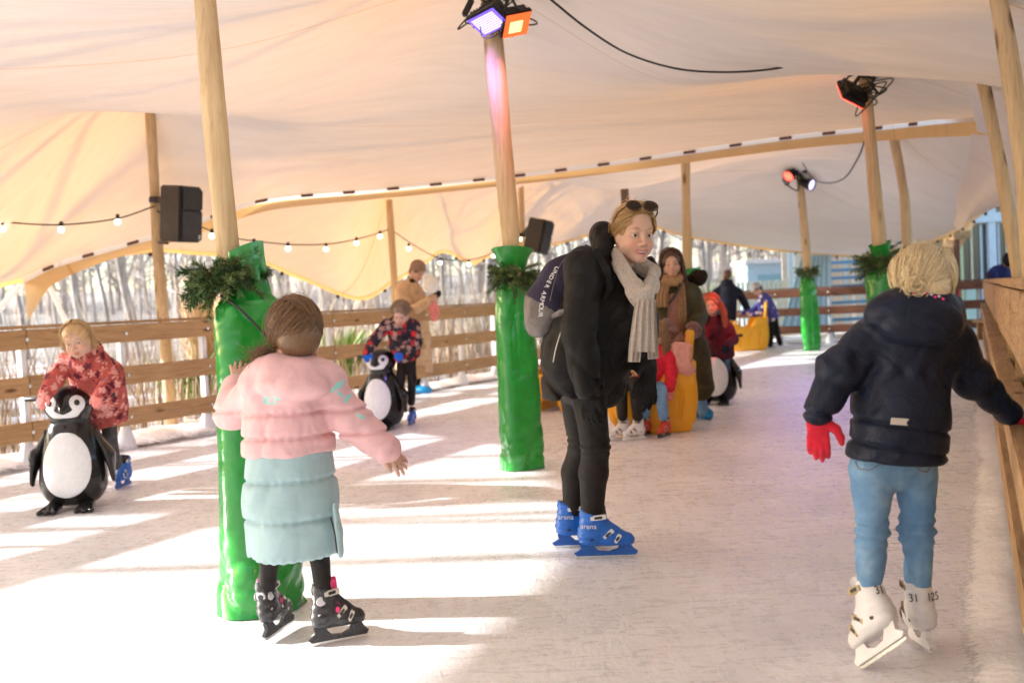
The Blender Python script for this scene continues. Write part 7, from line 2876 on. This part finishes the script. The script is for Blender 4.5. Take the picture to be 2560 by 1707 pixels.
w2.jacket(M['beige'], P(1038, 930, 0), [0.27, 0.24, 0.21], [0.09, 0.08, 0.065], "coat", (0.11, 0.01), 0.85, 0.01, (seams([P(1030, y)[2] for y in (760, 795, 830, 865, 900)], 0.014, 0.012),), mids=[P(1034, 850), P(1030, 790)], hem_n=(0, 0, -1))
S = Sculpt(0.009)
S.ell(P(1026, 704, 0.02), (0.14, 0.12, 0.06), roty(-0.2), 0.02)
S.disp(waves(94, (30, 60), 0.02))
S.build("fur_collar", M['fur'], w2.o)
S = Sculpt(0.007)
S.ell(hd.p(-0.01, 0, 0.06), (0.118, 0.1, 0.112), hd.R)
S.plane(hd.p(0.03, 0, 0.03), -hd.U + hd.F * 0.35, 0.01)
S.disp(lambda Q_: 0.004 * np.sin(np.arctan2(hd.loc(Q_)[:, 1], hd.loc(Q_)[:, 0]) * 26))
S.build("beanie", M['beanie'], w2.o)
hair_cap(hd, (0.16, 0.09, 0.05), w2.o, thick=0.002, seed=14)
w2.gloves(M['glove_black'], [dict(w=P(1084, 746, -0.1), d=(0.5, -0.4, 0.4), n=(0.3, -0.9, 0.2), t=(0, 0, 1), L=0.17, curl=0.7)], res=0.006)
for px, dd in ((1038, -0.02), (1046, 0.1)):
    S = Sculpt(0.007)
    S.chain([P(px, 930, dd), P(px + 2, 968, dd), P(px + 12, 978, dd - 0.1)], [0.06, 0.055, 0.05], 0.02)
    S.build("boot", M['glove_black'], w2.o)
    S = Sculpt(0.006)
    b0 = G(px + 6, 983)
    S.ell((b0[0] + 0.02, b0[1], 0.045), (0.16, 0.075, 0.06), rotz(-0.5), 0.02)
    S.plane((0, 0, 0.002), (0, 0, -1), 0.004)
    S.disp(waves(95, (40, 70), 0.008))
    S.build("shoe_cover", M['cover_blue'], w2.o)
c = P(1078, 712, -0.32)
S = Sculpt(0.007)
S.ell(c, (0.11, 0.09, 0.12), roty(0.4), 0.02)
S.ell(c + np.array((-0.06, 0, 0.12)), (0.06, 0.06, 0.06), None, 0.02)
S.disp(waves(96, (25, 60), 0.02))
o = S.build("knitted_hat", M['whitefluff'], None, loc=c)
tag(o, "white fluffy bobble hat held up by the woman in the beige coat", "hat")
c = P(1086, 772, -0.3)
S = Sculpt(0.006)
S.chain([P(1080, 745, -0.3), P(1082, 772, -0.3), P(1086, 795, -0.3)], [0.035, 0.055, 0.05], 0.02, flat=((0, 1, 0), 0.6))
S.cap(P(1090, 765, -0.33), P(1095, 782, -0.33), 0.03, 0.025, 0.01)
o = S.build("mittens", M['pinkglove'], None, loc=c)
tag(o, "pair of salmon pink mittens hanging from the beige woman's hand", "mittens")

# ================================================================== mother in the olive coat
P = ptf(9.4)
hd = Head(P(1679, 659, -0.08), (-0.12, -0.98, -0.12), (-0.06, -0.05, 1), 1.06)
J = dict(pelvis=P(1705, 862, 0.1), chest=P(1692, 748, 0), neck=P(1684, 706, -0.03),
         armR=[P(1650, 735, -0.02), P(1650, 790, -0.1), P(1672, 826, -0.34)], armL=[P(1730, 735, 0.0), P(1748, 792, -0.1), P(1724, 830, -0.34)],
         legL=[P(1735, 900, 0.05), P(1746, 960, 0.0), P(1758, 1030, 0.0)], legR=[P(1710, 900, 0.1), P(1722, 960, 0.1), P(1730, 1020, 0.12)])
w3 = Fig("mother in a long olive coat with long brown hair leaning on the orange sled", G(1745, 1048), J, 1.0, (-0.2, -0.98, 0), head=hd, res=0.006, smile=1.0, brow=(0.1, 0.05, 0.03), iris=(0.06, 0.04, 0.03), blush=0.6)


def ol_extra(S):
    S.cap(P(1738, 870, -0.05), P(1752, 968, 0.0), 0.13, 0.13, 0.05)
    S.box(P(1686, 800, -0.2), (0.13, 0.2, 0.5), roty(0.1), 0.03, 0.03, True)


w3.jacket(M['olive'], P(1722, 972, 0.08), [0.21, 0.21, 0.2], [0.085, 0.08, 0.07], "coat", (0.12, 0.008), 0.8, 0.008, (folds(97, 9, 0.016, (0.2, 0, 1), 0.4),), ol_extra, mids=[P(1715, 900, 0.08), P(1702, 820, 0.05)], hem_n=(0.05, 0, -1), cuffdrop=0.96)
w3.jacket(M['rose'], P(1694, 850, -0.02), [0.15, 0.15, 0.15], [0.05, 0.05, 0.04], "sweater", None, 0.85, 0.009, (waves(98, (9, 20), 0.006),), None, cuffdrop=0.6, sh=0.05)
w3.trousers(M['denim'], 0.075, 0.06, 0.05, "jeans", 0.008, (waves(99, (14, 30), 0.006),))
S = Sculpt(0.006)
S.chain([P(1655, 700, -0.04), P(1672, 706, -0.15), P(1690, 704, -0.16), P(1704, 692, -0.06)], [0.04, 0.045, 0.045, 0.04], 0.012)
S.chain([P(1660, 690, -0.06), P(1680, 694, -0.14), P(1700, 686, -0.06)], [0.028, 0.03, 0.028], 0.008)
S.disp(waves(100, (25, 60), 0.008))
sc2 = S.build("scarf", M['tanscarf'], w3.o)
tail(sc2, [P(1662, 708, -0.17), P(1656, 740, -0.2), P(1656, 768, -0.2)], [0.045, 0.055, 0.05], (-0.2, -0.97, 0), 6, M['tanscarf'])
tail(sc2, [P(1703, 706, -0.16), P(1706, 760, -0.21), P(1708, 830, -0.2)], [0.035, 0.04, 0.04], (0.1, -0.97, 0), 7, M['tanscarf'])
mb = MB().tube(spline([P(1702, 710, -0.2), P(1690, 735, -0.22), P(1672, 760, -0.22)], 10), 0.012, 6)
mb.build("bag_strap", M['black'], w3.o, True)
longhair(w3.o, hd, (0.075, 0.033, 0.018), 15, 420, 0.36, 0.0032, 0.05, 0.008, 0.35, 0.01, 0.0)
S = Sculpt(0.008)
S.ell(P(1744, 690, 0.06), (0.085, 0.07, 0.075), None, 0.03)
S.chain([P(1640, 700, 0.08), P(1690, 715, 0.14), P(1740, 695, 0.08)], [0.06, 0.07, 0.07], 0.03)
S.disp(waves(101, (28, 60), 0.02))
S.build("fur_trim", M['fur'], w3.o)
for (w_, sx) in ((P(1670, 824, -0.34), -1), (P(1726, 828, -0.34), 1)):
    S = Sculpt(0.006)
    S.ell(w_ + np.array((0.02 * sx, -0.03, 0.01)), (0.075, 0.075, 0.085), None, 0.03)
    S.ell(w_ + np.array((-0.02 * sx, -0.08, -0.03)), (0.05, 0.055, 0.05), None, 0.03)
    S.cap(w_ + np.array((-0.02 * sx, -0.09, -0.01)), w_ + np.array((-0.065 * sx, -0.1, -0.03)), 0.026, 0.02, 0.015)
    S.disp(waves(102, (40, 90), 0.014))
    S.build("fur_mitten", M['rustfur'], w3.o)
for b0, yw in ((G(1764, 1046), -1.45), (G(1730, 1042), -1.7)):
    S = Sculpt(0.006)
    S.ell((b0[0], b0[1] - 0.0, 0.05), (0.145, 0.07, 0.062), rotz(yw), 0.02)
    S.cap((b0[0] - 0.01, b0[1] + 0.07, 0.06), (b0[0] - 0.01, b0[1] + 0.08, 0.12), 0.06, 0.05, 0.02)
    S.plane((0, 0, 0.002), (0, 0, -1), 0.004)
    S.disp(waves(103, (35, 70), 0.009))
    S.build("shoe_cover", M['cover_blue'], w3.o)

# ================================================================== orange push sleds
def sled(label, c, yaw, sc=1.0):
    root = thing("push_sled", label, "push sled", arr(c), "orange push sleds")
    root.rotation_euler = (0, 0, yaw)
    root.scale = (sc, sc, sc)
    S = Sculpt(0.009)
    # rocker-shaped side walls with a seat between them
    for y in (-1, 1):
        S.box((0.0, y * 0.17, 0.26), (0.66, 0.07, 0.36), None, 0.03, 0.05)
        S.ell((0.2, y * 0.17, 0.32), (0.17, 0.04, 0.31), None, 0.05)
        S.ell((-0.22, y * 0.17, 0.27), (0.17, 0.04, 0.26), roty(-0.25), 0.05)
        S.box((0.0, y * 0.17, 0.04), (0.6, 0.06, 0.08), None, 0.03, 0.04)
    S.box((-0.02, 0, 0.3), (0.5, 0.34, 0.1), None, 0.03, 0.04)
    S.box((0.31, 0, 0.42), (0.09, 0.36, 0.42), roty(0.12), 0.04, 0.04)
    S.box((-0.3, 0, 0.3), (0.07, 0.34, 0.34), roty(-0.4), 0.03, 0.04)
    for x in (-0.16, 0.02, 0.2):
        S.box((x, -0.215, 0.24), (0.03, 0.04, 0.26), roty(0.15), 0.01, 0.03, True)
    S.plane((0, 0, 0.004), (0, 0, -1), 0.01)
    o = mesh_obj("sled_body", *S.run(2), M['orange'], root, True, local=True)
    S = Sculpt(0.007)
    S.box((0.36, 0, 0.73), (0.05, 0.14, 0.3), roty(0.12), 0.022, 0.02)
    mesh_obj("push_handle", *S.run(1), M['orange'], root, True, local=True)
    for y in (-1, 1):
        mb = MB().tube(spline([(-0.28, y * 0.17 - 0.0, 0.44), (-0.28, y * 0.17, 0.53), (-0.2, y * 0.17, 0.55), (-0.16, y * 0.17, 0.45)], 12), 0.014, 8)
        mesh_obj("grip_loop", np.concatenate(mb.v), mb.f, M['orange'], root, True, local=True)
    return root


sled("orange plastic push sled carrying two seated children", W(1632, 1074, 8.75) * Vector((1, 1, 0)), 0.12, 1.0)
sl2 = sled("orange plastic push sled at the far rail fence", W(1868, 868, 19.9) * Vector((1, 1, 0)), 0.05, 1.08)
sled("orange push sled almost hidden behind the black coat", W(1404, 1010, 10.9) * Vector((1, 1, 0)), 1.0, 0.9)

# children on the sled
P = ptf(8.6)
hd = Head(P(1640, 838, 0.05), (-0.85, -0.5, -0.12), (0.05, 0, 1), 0.9)
J = dict(pelvis=P(1640, 962, 0.12), chest=P(1652, 895, 0.1), neck=P(1648, 868, 0.08),
         armL=[P(1672, 892, 0.0), P(1678, 930, -0.05), P(1674, 968, -0.14)], armR=[P(1632, 890, 0.18), P(1612, 925, 0.12), P(1600, 950, 0.0)],
         legL=[P(1650, 965, 0.1), P(1652, 975, -0.2), P(1658, 1040, -0.26)], legR=[P(1630, 965, 0.12), P(1612, 975, -0.1), P(1612, 1035, -0.14)])
k3 = Fig("child in a red jacket with long hair sitting on the orange sled", P(1645, 985, 0.1), J, 0.75, (-0.7, -0.7, 0), head=hd, res=0.007, child=1, smile=0.6)
k3.jacket(M['redjacket'], P(1641, 955, 0.12), [0.13, 0.125, 0.12], [0.056, 0.05, 0.046], "jacket", (0.07, 0.007), 0.85, 0.008, (waves(104, (12, 26), 0.006),), lambda S: S.ell(P(1662, 872, 0.12), (0.08, 0.08, 0.06), None, 0.03), sh=0.06)
k3.trousers(M['denim'], 0.06, 0.05, 0.045, "jeans", 0.008, (waves(105, (20, 40), 0.005),))
k3.gloves(M['pinkglove'], [dict(w=P(1674, 968, -0.14), d=(0.05, -0.15, -1), n=(0.4, -0.9, 0), t=(-0.9, -0.4, 0), L=0.13, curl=0.3)], res=0.005)
longhair(k3.o, hd, (0.3, 0.17, 0.08), 16, 220, 0.2, 0.003, 0.05, 0.01, 0.2, 0.006)
skate(k3.o, 'red', P(1660, 1074, -0.26) * np.array((1, 1, 0)), (-0.6, -0.8, 0), (0, 0, 1), 0.74)
skate(k3.o, 'red', P(1612, 1070, -0.14) * np.array((1, 1, 0)), (-0.6, -0.8, 0), (0, 0, 1), 0.74)
P = ptf(8.5)
hd = Head(P(1528, 850, 0.12), (-0.8, -0.55, -0.1), (0, 0, 1), 0.88)
J = dict(pelvis=P(1548, 958, 0.15), chest=P(1534, 900, 0.12), neck=P(1530, 872, 0.12),
         armL=[P(1554, 898, 0.02), P(1560, 930, -0.05), P(1548, 955, -0.15)], armR=[P(1515, 898, 0.2), P(1505, 935, 0.15), P(1510, 955, 0.05)],
         legL=[P(1556, 962, 0.08), P(1588, 958, -0.2), P(1594, 1040, -0.24)], legR=[P(1540, 962, 0.12), P(1552, 962, -0.15), P(1556, 1040, -0.2)])
k4 = Fig("child with black leggings and white skates sitting on the orange sled's front", P(1550, 985, 0.15), J, 0.75, (-0.75, -0.65, 0), head=hd, res=0.008, child=1, smile=0.4)
k4.jacket(M['navyc'], P(1548, 955, 0.15), [0.13, 0.125, 0.12], [0.056, 0.05, 0.046], "jacket", None, 0.85, 0.009, (), None, sh=0.06)
k4.trousers(M['legging'], 0.065, 0.055, 0.045, "leggings", 0.007, (waves(106, (20, 40), 0.004),))
hair_cap(hd, (0.2, 0.12, 0.06), k4.o, thick=0.008, seed=17)
skate(k4.o, 'white', P(1586, 1086, -0.24) * np.array((1, 1, 0)), (-0.93, -0.36, 0), (0, 0, 1), 0.78)
skate(k4.o, 'white', P(1550, 1082, -0.2) * np.array((1, 1, 0)), (-0.93, -0.36, 0), (0, 0, 1), 0.78)
c = arr(W(1700, 892, 8.62))
S = Sculpt(0.006)
S.box(c, (0.19, 0.12, 0.26), roty(0.12), 0.05, 0.02)
S.ell(c + np.array((0.02, 0, -0.1)), (0.11, 0.07, 0.07), roty(0.3), 0.03)
S.disp(lambda Q_: 0.006 * np.sin(Q_[:, 0] * 330 + Q_[:, 2] * 40))
tag(S.build("ribbed_bag", M['pinkrib'], None, loc=c), "pink ribbed bag hanging below the orange push handle", "bag")

# ================================================================== red-lit child behind the third penguin
P = ptf(10.6)
hd = Head(P(1779, 762, -0.1), (-0.35, -0.93, -0.12), (-0.1, 0, 1), 0.92)
J = dict(pelvis=P(1806, 872, 0.1), chest=P(1796, 818, 0), neck=P(1785, 796, -0.04),
         armL=[P(1822, 822, 0.0), P(1834, 850, -0.06), P(1816, 862, -0.3)], armR=[P(1768, 822, -0.02), P(1758, 850, -0.1), P(1772, 864, -0.3)],
         legL=[P(1814, 885, 0.1), P(1820, 935, 0.06), P(1822, 985, 0.1)], legR=[P(1800, 885, 0.1), P(1800, 935, 0.08), P(1800, 985, 0.12)])
k5 = Fig("child with long curly hair glowing red behind the third penguin", G(1812, 1002), J, 0.75, (-0.3, -0.95, 0), head=hd, res=0.007, child=1, smile=0.6)
k5.jacket(M['plum'], P(1806, 890, 0.1), [0.135, 0.135, 0.13], [0.058, 0.052, 0.044], "coat", None, 0.85, 0.008, (waves(107, (12, 26), 0.007),), lambda S: S.ell(P(1788, 800, 0.0), (0.08, 0.08, 0.05), None, 0.03), sh=0.06)
k5.trousers(M['navyc'], 0.058, 0.048, 0.042, "trousers", 0.008)
k5.gloves(M['navyc'], [dict(w=P(1816, 862, -0.3), d=(-0.1, -0.6, -0.5), n=(0, -0.6, 0.75), t=(-0.95, 0, 0), L=0.13, curl=0.9)], res=0.006)
longhair(k5.o, hd, (0.34, 0.11, 0.05), 18, 340, 0.26, 0.0036, 0.1, 0.02, 0.3, 0.014)
skate(k5.o, 'white', G(1824, 998), (-0.3, -1, 0), (0, 0, 1), 0.74)
skate(k5.o, 'white', G(1800, 995), (-0.3, -1, 0), (0, 0, 1), 0.74)

# ================================================================== far pair
P = ptf(20.5)
hd = Head(P(1818, 690, 0.0), (0.35, 0.85, -0.4), (0.2, -0.2, 1), 1.0)
J = dict(pelvis=P(1816, 790, -0.05), chest=P(1818, 728, 0.05), neck=P(1818, 704, 0.05),
         armR=[P(1845, 730, 0.05), P(1862, 758, 0.1), P(1872, 780, 0.1)], armL=[P(1793, 730, 0.05), P(1790, 765, 0.15), P(1806, 786, 0.2)],
         legL=[P(1810, 800, -0.05), P(1814, 832, 0), P(1818, 866, 0.1)], legR=[P(1822, 800, -0.05), P(1834, 832, -0.05), P(1846, 864, -0.1)])
m1 = Fig("person in dark clothes seen from behind stooping at the far fence", G(1832, 868), J, 1.0, (0.2, 0.98, 0), head=hd, eyes=False, res=0.011)
m1.jacket(M['navyc'], P(1816, 800, -0.05), [0.2, 0.21, 0.21], [0.095, 0.08, 0.065], "jacket", None, 0.85, 0.011, (waves(110, (8, 18), 0.01),), lambda S: S.ell(P(1818, 706, -0.04), (0.13, 0.1, 0.08), None, 0.03))
m1.trousers(M['greytrouser'], 0.1, 0.085, 0.07, "trousers", 0.011, (waves(111, (12, 26), 0.008),))
hair_cap(hd, (0.13, 0.065, 0.03), m1.o, thick=0.008, seed=19, res=0.007, back_low=-0.09)
for b0 in (G(1846, 871), G(1819, 870)):
    S = Sculpt(0.008)
    S.ell((b0[0] + 0.02, b0[1], 0.055), (0.15, 0.08, 0.065), rotz(0.4), 0.02)
    S.plane((0, 0, 0.002), (0, 0, -1), 0.004)
    S.build("shoe_cover", M['cover_blue'], m1.o)
P = ptf(20.1)
hd = Head(P(1893, 724, 0.0), (-0.8, -0.1, -0.6), (-0.55, 0, 0.85), 0.98)
J = dict(pelvis=P(1930, 790, 0.0), chest=P(1912, 752, 0.0), neck=P(1902, 738, 0.0),
         armR=[P(1900, 760, 0.12), P(1878, 780, 0.1), P(1856, 782, 0.1)], armL=[P(1908, 768, -0.12), P(1898, 786, -0.15), P(1882, 786, -0.15)],
         legL=[P(1926, 800, -0.06), P(1928, 832, -0.06), P(1925, 862, -0.06)], legR=[P(1936, 800, 0.08), P(1942, 830, 0.1), P(1950, 858, 0.12)])
k6 = Fig("child in a purple dotted jacket and grey cap reaching to the far sled", G(1934, 870), J, 0.85, (-0.8, -0.4, 0), head=hd, res=0.009, child=1, smile=0.3,
         hands=[dict(w=P(1856, 782, 0.1), d=(-1, 0, 0), n=(0, 0, 1), t=(0, -1, 0), L=0.14, curl=0.5), dict(w=P(1882, 786, -0.15), d=(-1, 0, -0.1), n=(0, 0, 1), t=(0, -1, 0), L=0.14, curl=0.5)])
k6.jacket(M['dots'], P(1930, 800, 0.0), [0.18, 0.17, 0.16], [0.07, 0.06, 0.05], "jacket", None, 0.85, 0.01, (), None, sh=0.07, hem_n=(0.5, 0, -0.85))
k6.trousers(M['glove_black'], 0.075, 0.065, 0.05, "trousers", 0.01, (waves(112, (14, 30), 0.007),))
S = Sculpt(0.007)
S.ell(hd.p(-0.005, 0, 0.055), (0.115, 0.098, 0.095), hd.R)
S.plane(hd.p(0.02, 0, 0.025), -hd.U + hd.F * 0.2, 0.01)
S.box(hd.p(0.105, 0, 0.04), (0.06, 0.13, 0.012), hd.R, 0.005, 0.01)
S.build("cap", fabric("grey_cap_cloth", (0.38, 0.36, 0.37), 0.8), k6.o)
hair_cap(hd, (0.06, 0.03, 0.02), k6.o, thick=0.003, seed=20, res=0.007)
skate(k6.o, 'white', G(1922, 871), (-0.95, -0.2, 0), (0, 0, 1), 0.95)
skate(k6.o, 'white', G(1948, 866), (-0.95, -0.2, 0), (0, 0, 1), 0.9)

# ================================================================== seated person on the terrace, skater hidden behind the woman
P = ptf(18.2)
hd = Head(P(2524, 652, 0.1), (0.7, 0.6, -0.35), (0.1, 0, 1), 1.0)
J = dict(pelvis=P(2505, 745, 0.3), chest=P(2498, 690, 0.25), neck=P(2510, 668, 0.2), armR=[P(2520, 688, 0.4), P(2535, 715, 0.4), P(2550, 715, 0.3)], armL=[P(2480, 688, 0.1), P(2490, 720, 0.05), P(2520, 722, 0.1)],
         legL=[P(2500, 750, 0.3), P(2545, 752, 0.3), P(2550, 800, 0.3)], legR=[P(2510, 750, 0.45), P(2555, 752, 0.45), P(2560, 800, 0.45)])
m2 = Fig("person in a dark blue hooded jacket sitting hunched beyond the counter", (J['pelvis'][0], J['pelvis'][1], 0.45), J, 1.0, (0.8, 0.5, 0), head=hd, eyes=False, res=0.011)
m2.jacket(fabric("deep_blue_jacket", (0.018, 0.018, 0.075), 0.7), P(2503, 748, 0.3), [0.21, 0.22, 0.21], [0.09, 0.08, 0.065], "jacket", None, 0.85, 0.011, (waves(113, (8, 18), 0.01),))
m2.trousers(M['navyc'], 0.1, 0.08, 0.065, "trousers", 0.011)
S = Sculpt(0.009)
S.ell(hd.p(-0.025, 0, 0.02), (0.13, 0.115, 0.14), hd.R)
S.ell(hd.p(0.11, 0, -0.01), (0.08, 0.07, 0.1), hd.R, 0.02, True)
S.build("hood", M['glove_black'], m2.o)
bn_ = thing("bench", "plain timber bench under the hunched person beyond the counter", "bench", (J['pelvis'][0], J['pelvis'][1], 0))
mb = MB().box((J['pelvis'][0], J['pelvis'][1] + 0.05, 0.4), (0.5, 1.3, 0.05), None, 0.006)
mb.build("seat", M['counter'], bn_)
for dy in (-0.5, 0.6):
    mb = MB().box((J['pelvis'][0], J['pelvis'][1] + dy, 0.187), (0.4, 0.06, 0.375), None, 0.004)
    mb.build("leg", M['counter'], bn_)

P = ptf(10.9)
hd = Head(P(1408, 735, 0.0), (0.3, -0.95, -0.1), (0, 0, 1), 0.92)
J = dict(pelvis=P(1384, 885, 0), chest=P(1400, 800, 0), neck=P(1405, 765, 0), armR=[P(1378, 792, 0), P(1372, 835, -0.1), P(1385, 870, -0.2)], armL=[P(1430, 792, 0), P(1440, 835, -0.1), P(1430, 870, -0.2)],
         legL=[P(1400, 890, 0), P(1408, 945, 0), P(1414, 1000, 0)], legR=[P(1372, 890, 0), P(1362, 945, 0), P(1358, 990, 0)])
k7 = Fig("skater in blue jeans and white skates mostly hidden behind the woman", G(1385, 1024), J, 0.85, (0.3, -0.95, 0), head=hd, res=0.009, child=1)
k7.jacket(M['navyc'], P(1386, 888, 0), [0.15, 0.15, 0.14], [0.065, 0.06, 0.05], "jacket", None, 0.85, 0.01, ())
k7.trousers(M['denim'], 0.07, 0.055, 0.048, "jeans", 0.01)
hair_cap(hd, (0.16, 0.09, 0.05), k7.o, thick=0.01, seed=21, res=0.008)
skate(k7.o, 'white', G(1360, 1016), (0.3, -1, 0), (0, 0, 1), 0.85)
skate(k7.o, 'white', G(1415, 1026), (0.3, -1, 0), (0, 0, 1), 0.85)
